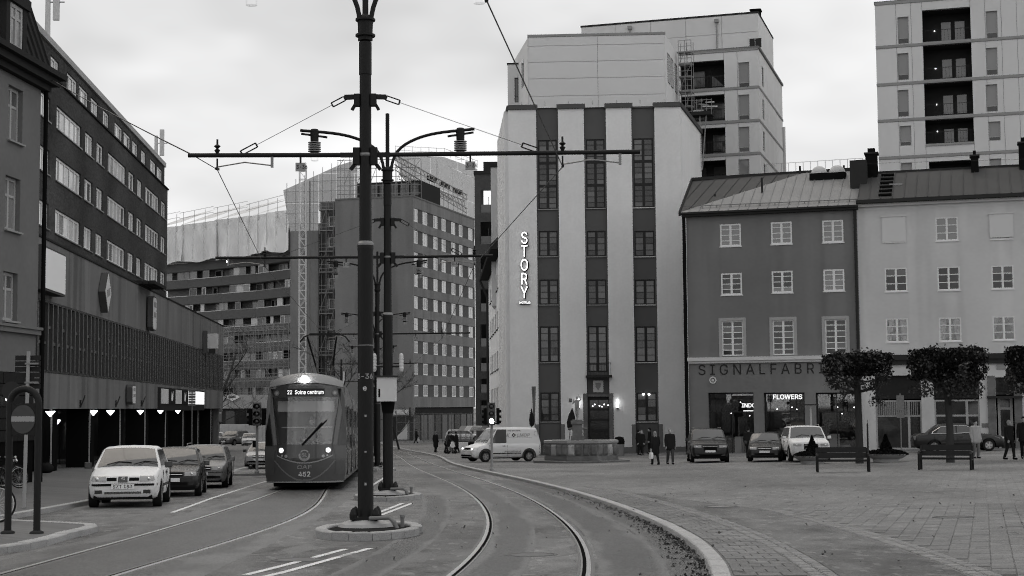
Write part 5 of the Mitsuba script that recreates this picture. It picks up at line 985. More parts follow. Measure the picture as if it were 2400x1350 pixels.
# ---------------------------------------------------------------- catenary lamp poles
def wraptext(s, h, r, z, off=.004, bold=True):
    t = meshkit.text_mesh(s, h, .004, bold); v = np.array(t.vertices); v[:, 0] -= (v[:, 0].max() + v[:, 0].min()) / 2
    a = v[:, 0] / r - math.pi / 2; R = r + off + v[:, 2]
    return np.column_stack([R * np.cos(a), R * np.sin(a), v[:, 1] + z]), t.faces
def pole(x, y, armL, armR, lab, num=None, box=False, detail=True, thick=1.0):
    z0 = float(zf(x, y)) + .06; T = frame(x, y, z0, 0, .905); t = thing('lamp_post', lab, 'lamp post', 'posts carrying lamps and tram wires')
    M = lambda: MB(T)
    put('column', M().lathe([(.0, .25), (.155, .25), (.155, 5.5), (.162, 5.52), (.162, 5.62), (.125, 5.68), (.115, 9.05), (.128, 9.06), (.128, 9.72), (.06, 9.75), (.06, 11.98), (.0, 12.0)], 20), 'pole', t, smooth=40)
    put('weld_ring', M().lathe([(.156, 3.6), (.159, 3.61), (.156, 3.62)], 20), 'steel_dull', t)
    put('collar', M().lathe([(.16, 5.60), (.168, 5.605), (.168, 5.64), (.13, 5.69)], 20), 'steel_dull', t)
    m = M().box(-.27, .27, -.27, .27, .19, .25); put('base_plate', m, 'pole', t)
    for a in (-.22, .22):
        for c in (-.22, .22): put('anchor_bolt', M().lathe([(.025, .0), (.03, .19), (.07, .2), (.075, .3), (.05, .38), (.015, .43)], 10, (a, c, 0)), 'pole', t)
    put('pipe_stub', M().cyl((0, 0, -.05), (0, 0, .2), .1, n=12), 'black', t)
    for z in (9.86, 10.18): put('head_ring', M().lathe([(.06, z - .02), (.2, z - .02), (.2, z + .02), (.06, z + .02)], 18), 'pole', t)
    put('lamp_head', M().lathe([(.06, 9.72), (.13, 9.76), (.14, 10.2), (.06, 10.3)], 14), 'pole', t)
    for sd in (-1, 1):
        k = put('lamp_arm', M().tube(spline([(.1 * sd, 9.75), (.13 * sd, 10.3), (.32 * sd, 10.78), (.75 * sd, 11.1), (1.25 * sd, 11.28), (2.75 * sd, 11.47)], 22, 0)[:, [0, 0, 1]] * [1, 0, 1], .048, 8).bar((1.9 * sd, 0, 11.24), (2.72 * sd, 0, 11.36), .06), 'pole', t)
        k = put('lantern', M().lathe([(.0, 11.5), (.11, 11.5), (.14, 11.45), (.13, 11.2), (.13, 11.12), (.1, 11.1)], 16, (2.3 * sd, 0, 0)).lathe([(.09, 11.12), (.09, 10.8), (.135, 10.8), (.135, 10.72), (.0, 10.72)], 16, (2.3 * sd, 0, 0)), 'pole', t)
        for q in range(5): put('louvre', M().lathe([(.10, 11.10 - q * .068), (.205, 11.08 - q * .068), (.205, 11.06 - q * .068), (.10, 11.075 - q * .068)], 18, (2.3 * sd, 0, 0)), 'frame_grey', k)
        put('glass', M().lathe([(.115, 10.72), (.115, 10.5), (.0, 10.49)], 16, (2.3 * sd, 0, 0)), 'clear', k)
        ln = armL if sd < 0 else armR; zb = 7.43
        put('crossarm', M().tube([(sd * .28, 0, zb), (sd * ln, 0, zb + .02)], .045, 10), 'pole', t)
        c = put('clamp', M().box(*sorted((sd * .11, sd * .24)), -.1, .1, zb - .2, zb + .14).bar((sd * .2, 0, zb), (sd * .5, 0, zb), .09).bar((sd * .22, 0, zb - .2), (sd * .30, 0, zb - .3), .07), 'pole', t)
        put('strap', M().lathe([(.13, zb - .03), (.135, zb), (.13, zb + .03)], 18), 'steel_dull', c)
        zt = 8.56; xe = sd * (ln * .63 if ln > 4 else ln * .70)
        c = put('stay_clamp', M().box(*sorted((sd * .11, sd * .22)), -.09, .09, zt - .14, zt + .1).bar((sd * .2, 0, zt + .05), (sd * .42, 0, zt + .04), .09).bar((sd * .2, 0, zt - .1), (sd * .27, 0, zt - .22), .06), 'pole', t)
        a, e = np.array([sd * .4, 0, zt + .03]), np.array([xe, 0, zb + .06]); d = (e - a) / np.linalg.norm(e - a); n_ = np.array([d[2], 0, -d[0]]) * .045
       
        for p, q in ((a + d * .02, a + d * .3), (e - d * .34, e)): put('turnbuckle', M().bar(p + n_, q + n_, .022).bar(p - n_, q - n_, .022).bar(p - n_, p + n_, .03).bar(q - n_, q + n_, .03), 'pole', t)
        put('stay_wire', M().tube([a + d * .3, e - d * .33], .006, 5), 'wire', t)
        if detail:
            xh = sd * (1.3 if sd < 0 else 2.1); h = put('hanging_plate', M().box(xh - .1, xh + .1, -.01, .01, zb - .32, zb - .15), 'grey', t); put('hook', M().bar((xh, 0, zb - .16), (xh, 0, zb + .05), .035), 'pole', h)
            tm = meshkit.text_mesh('3-36', .075, .004, True); v = np.array(tm.vertices); v = np.column_stack([v[:, 0] * .85 + xh - .085, -.011 - v[:, 2], v[:, 1] + zb - .27]); put('plate_number', M().add(v, tm.faces), 'ink', h)
        xw = sd * (ln - .58 if ln < 4 else ln - 1.55); xi = xw - sd * 1.1 if ln < 4 else xw + sd * 1.15
        put('registration_arm', M().bar((xi, 0, zb), (xi, 0, zb - .24), .05).tube([(xi, 0, zb - .2), ((xi + xw) / 2, 0, zb - .13), (xw, 0, zb - .22)], .014, 6), 'steel_dull', t)
        put('insulator', M().lathe([(.02, zb + .04), (.06, zb + .12), (.02, zb + .15), (.07, zb + .2), (.02, zb + .24), (.02, zb + .34)], 10, (xw, 0, 0)).bar((xw, 0, zb - .05), (xw, 0, zb - .26), .03), 'pole', t)
        hooks.setdefault(sd, []).append((T @ np.array([xw, 0, zb - .27, 1]))[:3])
    if num:
        put('number', M().add(*wraptext(num, .10, .156, 2.95)), 'grey', t); put('sticker', M().add(*(lambda v, f: (v, f))(*wraptext('e', .10, .156, 2.72))), 'off_white', t)
        for z, w_ in ((.86, .05), (1.5, .03), (2.2, .04)): put('sticker', M().add([[math.sin(a) * .159, -math.cos(a) * .159, zz] for zz in (z, z + w_) for a in (-.05, .22)], [[0, 1, 3], [0, 3, 2]]), 'grey', t)
    if box:
        k = put('cabinet', M().box(-.30, .29, -.52, -.18, 2.92, 3.66), 'off_white', t); put('cabinet_roof', M().box(-.36, .35, -.58, -.15, 3.662, 3.71), 'dark', k); put('lock', M().box(-.25, -.2, -.535, -.52, 3.05, 3.3), 'black', k); put('holder', M().lathe([(.17, 2.55), (.22, 2.9)], 14), 'black', t)
        for sd in (-1, 1):
            put('insulator_cap', M().lathe([(.0, 4.42), (.05, 4.4), (.07, 4.33)] + [(.065 + .012 * (i % 2), 4.3 - i * .05) for i in range(9)] + [(.05, 3.85), (.0, 3.83)], 12, (sd * .42, 0, 0)), 'off_white', t)
            put('bracket', M().bar((sd * .1, 0, 4.0), (sd * .42, 0, 4.0), .05), 'pole', t)
    return t, T
hooks = {}
P1 = gp(857, 1224, .18); P2 = gp(909.5, 1152, .18); P3 = gp(885, 1098, .12)
pole(*P1, 3.55, 5.5, 'nearest tall dark lamp post with tram wires, number 3-36 on its shaft', '3-36')
pole(*P2, 5.4, 3.3, 'second lamp post, with a pale cabinet and white insulators on its shaft', None, True)
pole(*P3, 3.3, 5.1, 'third lamp post, seen between the two nearest ones')
pole(-9.8, 110, 3.3, 3.3, 'fourth lamp post, far along the tracks, its lamps above the trees', detail=False)
pole(-14.3, 157, 3.3, 3.3, 'fifth and farthest lamp post along the tracks', detail=False)
# lens shaped kerbed islands under the first three posts
for (x, y), a, c, lab, dx in ((P1, .92, 1.95, 'oval granite kerbed bed at the foot of the nearest lamp post', .12), (P2, .92, 2.0, 'oval granite kerbed bed at the foot of the second lamp post', .05), (P3, .95, 2.4, 'oval granite kerbed bed at the foot of the third lamp post', 0)):
    t = thing('kerbed_bed', lab, 'planting bed'); g_ = np.linspace(0, 2 * np.pi, 49); y = y - .6; x = x + dx
    o = np.column_stack([x + a * np.sign(np.cos(g_)) * np.abs(np.cos(g_)) ** 1.15, y + c * np.sin(g_)])
    stones(t, o, .20, .14, .42, side=-1, name='kerb_stone', gap=.012)
    q = Polygon(o).buffer(-.16); put('soil', sheet(q, .10, 1.0), 'soil', t)
    put('concrete_footing', MB(frame(x - dx, y + .6, float(zf(x, y)) + .03)).lathe([(.50, .05), (.46, .12), (.25, .19), (.0, .19)], 8), 'concrete', t)
    for k in (0, 1): put('conduit', MB(frame(x - dx, y + .6, float(zf(x, y)))).tube([(.1, -.3 - .1 * k, .26), (.45, -.34 - .1 * k, .27), (.54, -.38 - .1 * k, .2), (.62, -.4 - .1 * k, .04)], .032, 8), 'mid', t)
    put('vent_pipe', MB(frame(x - dx, y + .6, float(zf(x, y)))).lathe([(.035, .05), (.035, .24), (.045, .25), (.045, .30), (.0, .31)], 10, (.66, -.1, 0)), 'mid', t)
# wires
def wire(pts, lab, r=.011, name='contact_wire', sag=.0, group=None):
    P = []
    for a, c in zip(pts[:-1], pts[1:]):
        s = np.linspace(0, 1, 12)[:, None]; q = np.array(a) * (1 - s) + np.array(c) * s; q[:, 2] -= (4 * s * (1 - s))[:, 0] * sag; P.append(q[:-1])
    t = thing(name, lab, 'wire', group); put('strand', MB().tube(np.vstack(P + [[pts[-1]]]), r, 6), 'wire', t)
    m = MB()
    for p in pts[1:-1]: m.bar(np.array(p) - [0, .12, 0], np.array(p) + [0, .12, .02], .04)
    if m: put('wire_clip', m, 'pole', t, kind='stuff')
hl, hr_ = hooks[-1], hooks[1]
wire([A.w(.25, .3, ze - .1), at(447, 361, P1[1])] , 'thick span wire from the corner house eave to the left end of the nearest crossarm', .013, 'span_wire', .05)
wire([at(447, 361, P1[1]), hl[0], hl[1], hl[2], hl[3], hl[4]], 'contact wire over the left track, running to the far posts', .009)
wire([at(1140, 0, 17.5) * 2 - at(1217, 173, 23.5), at(1140, 0, 17.5), hr_[0], hr_[1], hr_[2], hr_[3], hr_[4]], 'contact wire over the right track, coming from above the camera', .010)
wire([at(2400, 385, 95) + [8, 0, 0.5], at(2010, 384, 101)], 'thin wire above the roof of the pale house', .008, 'aerial_wire')
# ---------------------------------------------------------------- vehicles
def ground_frame(x, y, a, dz, wb=2.6):
    ux, uy = math.cos(a), math.sin(a); z1, z0 = float(zf(x + ux * wb / 2, y + uy * wb / 2)), float(zf(x - ux * wb / 2, y - uy * wb / 2))
    T = frame(x, y, (z0 + z1) / 2 + dz, a); s = (z1 - z0) / wb; T[2, 0] = s; T[:3, 2] -= T[:3, 0] * s; return T
def loft(R, flip=False):
    n, k = R.shape[:2]; v = R.reshape(-1, 3); i, j = np.meshgrid(np.arange(n - 1), np.arange(k), indexing='ij'); i, j = i.ravel(), j.ravel(); l = (j + 1) % k
    q = np.stack([i * k + j, i * k + l, (i + 1) * k + l, (i + 1) * k + j], 1); f = np.vstack([q[:, :3], q[:, [0, 2, 3]], [[0, x + 1, x] for x in range(1, k - 1)], [[(n - 1) * k, (n - 1) * k + x, (n - 1) * k + x + 1] for x in range(1, k - 1)]])
    m = trimesh.Trimesh(v, f, process=False)
    if m.volume < 0: m.invert()
    return m
def manifold(m): return m3.Manifold(m3.Mesh(vert_properties=np.asarray(m.vertices, np.float32), tri_verts=np.asarray(m.faces, np.uint32)))
SP = dict(
 hatch=dict(L=4.15, W=1.66, H=1.42, belt=.93, u=[0, .015, .05, .12, .22, .30, .45, .7, .9, .97, 1], zt=[.60, .70, .76, .82, .88, .91, .93, .95, .96, .9, .7], zb=[.34, .24, .2, .19, .2, .22, .22, .22, .24, .28, .36], w=[.76, .87, .94, .975, .995, 1, 1, .995, .96, .9, .8], g=(.27, .43, .80, .97), wh=(.19, .80, .30)),
 sedan=dict(L=4.5, W=1.70, H=1.43, belt=.92, u=[0, .015, .05, .12, .22, .29, .45, .7, .84, .96, 1], zt=[.60, .70, .76, .81, .87, .90, .92, .95, .97, .93, .7], zb=[.34, .24, .2, .19, .2, .22, .22, .22, .24, .28, .36], w=[.76, .87, .94, .975, .995, 1, 1, .995, .96, .9, .8], g=(.26, .41, .70, .85), wh=(.18, .78, .31)),
 wagon=dict(L=4.7, W=1.80, H=1.46, belt=.94, u=[0, .015, .05, .12, .22, .29, .45, .7, .9, .97, 1], zt=[.62, .72, .78, .83, .89, .92, .94, .96, .97, .9, .7], zb=[.34, .24, .2, .19, .2, .22, .22, .22, .24, .28, .36], w=[.78, .88, .95, .98, .995, 1, 1, .995, .97, .92, .82], g=(.26, .41, .90, .985), wh=(.18, .77, .32)),
 suv=dict(L=4.9, W=1.95, H=1.72, belt=1.12, u=[0, .015, .05, .12, .22, .28, .45, .7, .9, .97, 1], zt=[.80, .92, .98, 1.03, 1.07, 1.10, 1.12, 1.14, 1.14, 1.05, .8], zb=[.42, .32, .27, .26, .28, .3, .3, .3, .32, .36, .45], w=[.8, .9, .95, .98, .995, 1, 1, .995, .97, .92, .82], g=(.26, .40, .86, .97), wh=(.18, .79, .38)),
 van=dict(L=4.5, W=1.80, H=1.98, belt=1.08, u=[0, .02, .06, .13, .2, .24, .45, .7, .9, .97, 1], zt=[.62, .76, .86, .96, 1.04, 1.08, 1.1, 1.1, 1.1, 1.1, 1.08], zb=[.36, .26, .22, .2, .22, .24, .24, .24, .25, .28, .34], w=[.8, .9, .95, .98, .995, 1, 1, 1, .99, .97, .95], g=(.205, .375, .94, .998), wh=(.185, .82, .32)))
def car(name, lab, x, y, head, kind, paint, plate=None, group=None, dz=.0, cat='car', detail=2, roofrail=False, lights=False, scale=1.0, extra=None):
    s = SP[kind]; L, W, H, belt = s['L'], s['W'] / 2, s['H'], s['belt']; T = ground_frame(x, y, head, dz)
    if scale != 1: T[:3, :3] *= scale
    t = thing(name, lab, cat, group); X = lambda u: L * (.5 - u)
    U = np.concatenate([[0, .006, .015, .03, .05], np.linspace(.08, .94, 24), [.96, .975, .988, 1]]); f = lambda k: PchipInterpolator(s['u'], s[k])(U)
    zt, zb, w = f('zt'), f('zb'), f('w') * W; R = []
    for u, a, b, c in zip(U, zt, zb, w):
        h = a - b; half = [(0, b), (c * .8, b), (c * .93, b + .05), (c * .985, b + h * .28), (c, b + h * .55), (c * .985, b + h * .78), (c * .94, a - h * .05), (c * .86, a + .004), (c * .5, a + .022), (0, a + .03)]
        R.append([(X(u), p, q) for p, q in half] + [(X(u), -p, q) for p, q in half[-2:0:-1]])
    bm = loft(np.array(R)); man = manifold(bm); rw = s['wh'][2]; zw = rw
    for u in s['wh'][:2]:
        for sd in (-1, 1): man -= m3.Manifold.cylinder(.5, rw * 1.17, rw * 1.17, 28).rotate([90, 0, 0]).translate([X(u), sd * (W + .02) + .25, zw + .01])
    put('body', MB(T).man(man), paint, t, smooth=32)
    put('underbody', MB(T).box(X(.93), X(.07), -W * .78, W * .78, .2, .5), 'black', t)
    # cabin
    gA, gB, gC, gD = s['g']; wb, wt = W * .93, W * .74 if kind != 'van' else W * .86; wt = wt if kind != 'suv' else W * .78
    us = np.concatenate([np.linspace(gA, gB, 7), np.linspace(gB, gC, 9)[1:], np.linspace(gC, gD, 6)[1:]])
    def roof(u):
        if u < gB: q = (u - gA) / (gB - gA); return belt - .04 + (H - .02 - belt + .04) * (q ** .9)
        if u < gC: q = (u - gB) / (gC - gB); return H - .02 + .02 * math.sin(q * math.pi) * 1.0
        q = (u - gC) / (gD - gC); return H - .02 - (H - belt) * (q ** 1.25)
    fy = lambda z: wb + (wt - wb) * np.clip((z - belt) / (H - belt), 0, 1)
    G = []
    for u in us:
        z = max(roof(u), belt - .03); b = belt - .06; m_ = (z + b) / 2; k = fy(z)
        half = [(0, b), (fy(b), b), (fy(b + (z - b) * .5), b + (z - b) * .5), (k + .004, z - (z - b) * .09), (k * .9, z - .004), (k * .5, z + .018), (0, z + .026)]
        G.append([(X(u), p, q) for p, q in half] + [(X(u), -p, q) for p, q in half[-2:0:-1]])
    put('cabin', MB(T).tri(loft(np.array(G))), paint, t, smooth=30)
    def pane(nm, P, mat='glass_car'): # P: quad corners in order, made a thin slab
        P = np.array(P); n = np.cross(P[1] - P[0], P[3] - P[0]); n /= np.linalg.norm(n)
        if n @ (P.mean(0) - np.array([0, 0, belt * .8])) < 0: n = -n
        return put(nm, MB(T).hexa(P - n * .02, P + n * .008), mat, t)
    def scr(u0, u1, nm, inset=.92):
        a, c = u0 + (u1 - u0) * .06, u0 + (u1 - u0) * .90; za, zc = roof(a) + .012, roof(c) + .012
        n = 7; rows = []
        for q in np.linspace(0, 1, 5):
            u = a + (c - a) * q; z = roof(u); k = fy(z) * inset; rows.append([(X(u) + (.012 if u0 < .5 else -.012) * 1, y_, z + .012 + .022 * (1 - (y_ / k) ** 2) - .012 * (abs(y_) / k) ** 4) for y_ in np.linspace(-k, k, n)])
        v, f_ = grid(np.array(rows)); v2 = v - [0, 0, .02]; k2 = len(v)
        put(nm, MB(T).add(v, f_), 'glass_car', t, smooth=True)
    scr(gA, gB, 'windscreen')
    if kind != 'van': scr(gD, gC, 'rear_window')
    zl, zh = belt + .02, H - .09
    sp = {'hatch': [(.02, .0), (.30, .45)], 'van': [(.03, .42)]}.get(kind, [(.03, .42), (.45, .80)]) if False else None
    uL, uM, uR = gA + (gB - gA) * .32, gB + (gC - gB) * (.40 if kind != 'van' else .22), gC + (gD - gC) * .35
    tops = lambda u: gA + (gB - gA) * .93 if u == uL else (gC + (gD - gC) * .02 if u == uR else u)
    for sd in (-1, 1):
        for a, c in ((uL, uM - .008), (uM + .008, uR))[:1 if kind == 'van' else 2]:
            ta, tc = tops(a), tops(c); pane('side_window', [(X(a), sd * fy(zl), zl), (X(c), sd * fy(zl), zl), (X(tc), sd * fy(zh), zh), (X(ta), sd * fy(zh), zh)])
        k = put('mirror', MB(T).man(m3.Manifold.hull_points(np.array([(X(gA + .05) + a, sd * (W + b), belt + c) for a, b, c in ((0, .02, -.03), (.1, .04, -.02), (.02, .2, -.03), (.1, .17, 0), (0, .02, .11), (.07, .05, .11), (0, .2, .12), (.06, .16, .11))], np.float32))), 'plastic' if kind == 'hatch' else paint, t, smooth=50)
        put('sill_strip', MB(T).box(X(.70), X(.28), *sorted((sd * (W * .99), sd * (W * 1.004))), .47, .53), 'plastic', t)
        if detail > 1:
            for u in (uL - .02, uM, uR + .02): put('door_gap', MB(T).box(X(u) - .006, X(u) + .006, *sorted((sd * W * .985, sd * W * 1.003)), .35, belt - .08), 'black', t)
            put('door_handle', MB(T).box(X(uM - .05) - .08, X(uM - .05) + .08, *sorted((sd * W * .98, sd * (W + .025))), belt - .17, belt - .13), 'plastic', t)
    for u in s['wh'][:2]:
        for sd in (-1, 1):
            c = (X(u), sd * (W - .1), zw); Q = T @ np.array([[1, 0, 0, c[0]], [0, 0, -sd, c[1]], [0, 1, 0, c[2]], [0, 0, 0, 1.0]])
            k = put('wheel', MB(Q).lathe([(rw * .62, -.1), (rw * .97, -.1), (rw, -.06), (rw, .06), (rw * .97, .1), (rw * .62, .1)], 28), 'rubber', t, smooth=35); 
            m = MB(Q).lathe([(.0, -.05), (rw * .64, -.05), (rw * .64, -.105), (rw * .58, -.105), (rw * .56, -.07), (.0, -.06)], 22)
            put('rim', m, 'steel_dull', k, smooth=35)
            for q in range(5): g_ = q * 1.2566; put('spoke', MB(Q).bar((0, 0, -.085), (math.cos(g_) * rw * .6, math.sin(g_) * rw * .6, -.085), .05, .03), 'steel', k)
    # nose and tail fittings sit on the shell
    V = bm.vertices; tm = trimesh.Trimesh(V, bm.faces, process=False)
    HR = np.array(R)[:, :10]
    def nose(yy, zz, sd=1):
        inside = lambda H_: H_[0, 2] <= zz <= H_[-1, 2] and abs(yy) <= np.interp(zz, H_[:, 2], H_[:, 1])
        q = HR if sd > 0 else HR[::-1]
        for i in range(len(q)):
            if inside(q[i]):
                if i == 0: return q[0, 0, 0]
                lo, hi = 0.0, 1.0
                for _ in range(9):
                    m_ = (lo + hi) / 2; lo, hi = (lo, m_) if inside(q[i - 1] + (q[i] - q[i - 1]) * m_) else (m_, hi)
                return (q[i - 1] + (q[i] - q[i - 1]) * hi)[0, 0]
        return X(.04 if sd > 0 else .96)
    zH = belt * .72
    for sd in (-1, 1):
        yl = sd * W * .70; P = []
        for yy in np.linspace(.46, .93, 6): P += [(nose(sd * W * yy, zz) + .018, sd * W * yy, zz) for zz in np.linspace(zH - .055 + .03 * (yy - .46), zH + .07, 4)]
        P = np.array(P); k = put('headlight', MB(T).man(m3.Manifold.hull_points(np.vstack([P, P - [.10, 0, 0]]).astype(np.float32))), 'lens', t, smooth=30)
        put('reflector', MB(T @ frame(nose(yl, zH) + .0, yl, zH)).tri(trimesh.creation.icosphere(1, .045)), 'chrome', k)
        if lights: glow('bulb', MB(T @ frame(nose(yl, zH) + .03, yl, zH)).tri(trimesh.creation.icosphere(1, .05)), 'lamp', k)
        yy = sd * W * .66; put('rear_light', MB(T).box(nose(yy, zH + .1, -1) - .02, nose(yy, zH + .1, -1) + .08, *sorted((sd * W * .5, sd * W * .84)), zH, zH + .2), 'mid', t)
        put('fog_lamp', MB(T).box(nose(sd * W * .66, .38) - .05, nose(sd * W * .66, .38) + .012, *sorted((sd * W * .56, sd * W * .76)), .34, .42), 'black_gloss', t)
    def strip_(nm, y0, y1, z0, z1, mat, e=.012, n=9):
        zs = np.linspace(z0, z1, 4); X_ = np.array([[nose(q, z) + e for q in np.linspace(y0, y1, n)] for z in zs]); Y_, Z_ = np.meshgrid(np.linspace(y0, y1, n), zs)
        F_ = np.stack([X_, Y_, Z_], -1); m = MB(T).add(*grid(F_))
        for k in (0, -1): m.add(*grid(np.array([F_[k], F_[k] - [.08, 0, 0]]))); m.add(*grid(np.array([F_[:, k], F_[:, k] - [.08, 0, 0]])))
        return put(nm, m, mat, t)
    g = {'hatch': None}.get(kind, 1); zg = zH
    if name == 'white_hatchback':
        strip_('grille', -W * .44, -W * .17, zg - .04, zg + .035, 'black', .01); strip_('grille', W * .17, W * .44, zg - .04, zg + .035, 'black', .01); b_ = strip_('badge_surround', -W * .13, W * .13, zg - .075, zg + .06, 'black_gloss', .016)
        tb = meshkit.text_mesh('S', .075, .006, True); v = np.array(tb.vertices); put('badge', MB(T).add(np.column_stack([np.full(len(v), nose(0, zg)) + .018 + v[:, 2], v[:, 0] * 1.5 - .045, v[:, 1] + zg - .035]), tb.faces), 'chrome', t)
        strip_('bumper_strip', -W * .93, W * .93, .515, .565, 'black', .016, 21); strip_('lower_grille', -W * .5, W * .5, .33, .38, 'black', .012)
        for q in range(2): strip_('grille_bar', -W * .5, W * .5, .342 + q * .017, .348 + q * .017, 'grey', .016)
    else:
        gk = strip_('grille', -W * (.40 if kind != 'suv' else .34), W * (.40 if kind != 'suv' else .34), zg - (.06 if kind != 'suv' else .22), zg + .055, 'black', .014)
        if kind != 'van': strip_('grille_bar', -W * .38, W * .38, zg - .01, zg + .008, 'chrome', .02)
        strip_('lower_grille', -W * .6, W * .6, .34, .43, 'black', .012)
        if kind in ('sedan', 'wagon'): strip_('bumper_strip', -W * .92, W * .92, .53, .56, 'plastic', .014, 21)
    put('air_dam', MB(T).box(nose(0, .36) - .3, nose(0, .36) - .05, -W * .8, W * .8, .2, .3), 'black', t)
    if plate is not None:
        zp = .50 if kind != 'suv' else .58; xp = nose(0, zp) + .03; k = put('number_plate', MB(T).box(xp - .03, xp, -.26, .26, zp - .055, zp + .055), 'plate', t)
        if plate:
            tb = meshkit.text_mesh(plate, .072, .003, True); v = np.array(tb.vertices); c = (v[:, 0].max() + v[:, 0].min()) / 2; sx = .44 / np.ptp(v[:, 0])
            put('plate_text', MB(T).add(np.column_stack([xp + .001 + v[:, 2], (v[:, 0] - c) * sx, v[:, 1] + zp - .036]), tb.faces), 'ink', k)
    for sd in (-.62, .12): put('wiper', MB(T).tube([(X(gA) + .02, W * (sd + .05), roof(gA + .01) + .06), (X(gA + .03), W * (sd + .35), roof(gA + .03) + .055), (X(gA + .022), W * (sd + .72), roof(gA + .022) + .055)], .012, 5), 'black', t)
    if roofrail:
        for sd in (-1, 1): put('roof_rail', MB(T).tube([(X(gB + .03), sd * wt * .9, H), (X(gB + .06), sd * wt * .9, H + .06), (X(gC - .06), sd * wt * .9, H + .06), (X(gC - .02), sd * wt * .9, H)], .018, 6), 'steel_dull', t)
    return t, T, (X, W, belt, H, roof, fy)
def facing(px, py, side=0): return math.atan2(py, px)
down = lambda x: math.atan2(-1, x)                      # heading towards the camera
# parked row at the left kerb
a, c = gp(216, 1190), gp(372, 1186); cen = (a + c) / 2; hd = math.atan2(-1, .15); fwd = np.array([math.cos(hd), math.sin(hd)])
car('white_hatchback', 'white compact car nearest in the parked row, plate SZT 183', *(cen - fwd * 1.40), hd, 'hatch', 'paint_white', 'SZT 183', 'cars parked along the left kerb', scale=1.07)
p = gp(452, 1150); hd2 = math.atan2(-1, .15); car('dark_sedan', 'dark car parked second in the left row, behind the white one', -10.35, 47.4, hd2, 'sedan', 'paint_dark', '', 'cars parked along the left kerb')
car('grey_wagon', 'grey estate car parked third in the left row', -10.95, 54.8, math.atan2(-1, .13), 'wagon', 'paint_mid', '', 'cars parked along the left kerb', roofrail=True)
q = gp(600, 1099); car('pale_hatchback', 'pale hatchback behind the signal post, half hidden by the tram', q[0] + .1, q[1] + 2, math.atan2(-1, .02), 'hatch', 'paint_silver', '', dz=0)
for u, v, kd, pt, hh, lab in ((585, 1046, 'wagon', 'paint_silver', -1.4, 'silver estate car far down the side street, right of two'), (548, 1045, 'suv', 'paint_grey', -1.9, 'grey car far down the side street, left one'), (510, 1040, 'sedan', 'paint_silver', 2.8, 'silver saloon far off by the end of the arcade')):
    q = gp(u, v); car('distant_car', lab, q[0], q[1], hh, kd, pt, '', 'cars far down the side street', detail=1)
# cars on the square
def oncar(u0, u1, v, kd, **k):
    a, c = gp(u0, v, KERB_H), gp(u1, v, KERB_H); return (a + c) / 2
for u0, u1, v, kd, pt, lab, rr in ((1622, 1706, 1084, 'suv', 'paint_dark', 'black sport utility car parked facing the square, nearest the hotel', True), (1755, 1832, 1082, 'sedan', 'paint_dark', 'dark saloon parked between the black and the white utility cars', False), (1856, 1940, 1082, 'suv', 'paint_white', 'white sport utility car parked facing the square', True)):
    cc = oncar(u0, u1, v, kd); hd = math.atan2(-1, -.18) if kd == 'sedan' else math.atan2(-1, -.06); f_ = np.array([math.cos(hd), math.sin(hd)])
    car('parked_car', lab, *(cc - f_ * SP[kd]['L'] * .36), hd, kd, pt, '', 'cars parked on the square', dz=KERB_H, roofrail=rr)
cc = (gp(2165, 1062, KERB_H) + gp(2330, 1062, KERB_H)) / 2
_, Ts, (X_, W_c, b_c, H_c, rf, fy_) = car('side_on_car', 'long dark saloon seen from its side, behind the right bench and tree', cc[0] + 1.3, cc[1] + 4.6, -.12, 'sedan', 'paint_dark', '', dz=KERB_H, scale=1.12)
put('window_trim', MB(Ts).tube([(X_(u), -(fy_(z) + .012), z) for u, z in ((.80, .96), (.79, 1.05), (.70, 1.29), (.60, 1.335), (.42, 1.335), (.33, 1.12), (.30, .97), (.50, .955), (.80, .96))], .014, 5), 'chrome', 'side_on_car')
# white van
a, c = gp(1131, 1083, KERB_H), gp(1243, 1081, KERB_H); cc = (a + c) / 2; hd = math.atan2((a - c)[1], (a - c)[0])
vt, Tv, (Xv, Wv, bv, Hv, rv, fv) = car('delivery_van', 'white delivery van with grey lettering on its side, passing the fountain', *(cc + np.array([-math.sin(hd), math.cos(hd)]) * -.8), hd, 'van', 'paint_white', '', dz=KERB_H, cat='van', lights=True, scale=1.02)
def vantext(s, h, u, z, mat, sx=1.0, slant=.2, nm='lettering'):
    m = meshkit.text_mesh(s, h, .004, True); v = np.array(m.vertices); yy = (fv(v[:, 1] + z) + .012) + v[:, 2] if z > bv else np.full(len(v), Wv + .012)
    put(nm, MB(Tv).add(np.column_stack([Xv(u) - (v[:, 0] * sx + v[:, 1] * slant), yy, v[:, 1] + z]), m.faces), mat, vt)
vantext('K', .19, .49, 1.46, 'grey', 1.1); vantext('LMOP', .19, .645, 1.46, 'grey', 1.15); vantext('070-674 08 98', .07, .51, 1.78, 'mid', 1.2, 0); vantext('www.kolmop.se', .085, .46, .58, 'grey', 1.2, 0); put('pinstripe', MB(Tv).hexa([(Xv(.49), fv(1.385) + .005, 1.385), (Xv(.86), fv(1.385) + .005, 1.385), (Xv(.86), fv(1.385) + .013, 1.385), (Xv(.49), fv(1.385) + .013, 1.385)], [(Xv(.49), fv(1.4) + .005, 1.4), (Xv(.86), fv(1.4) + .005, 1.4), (Xv(.86), fv(1.4) + .013, 1.4), (Xv(.49), fv(1.4) + .013, 1.4)]), 'grey', vt)
dq = Polygon([(0, .13), (.13, 0), (0, -.13), (-.13, 0)]); dq = dq.difference(dq.buffer(-.05)); put('logo', MB(Tv).prism(dq, 0, .006, lambda v: np.column_stack([Xv(.60) - v[:, 0], fv(v[:, 1] + 1.55) + .012 + v[:, 2], v[:, 1] + 1.55])), 'dark', vt)
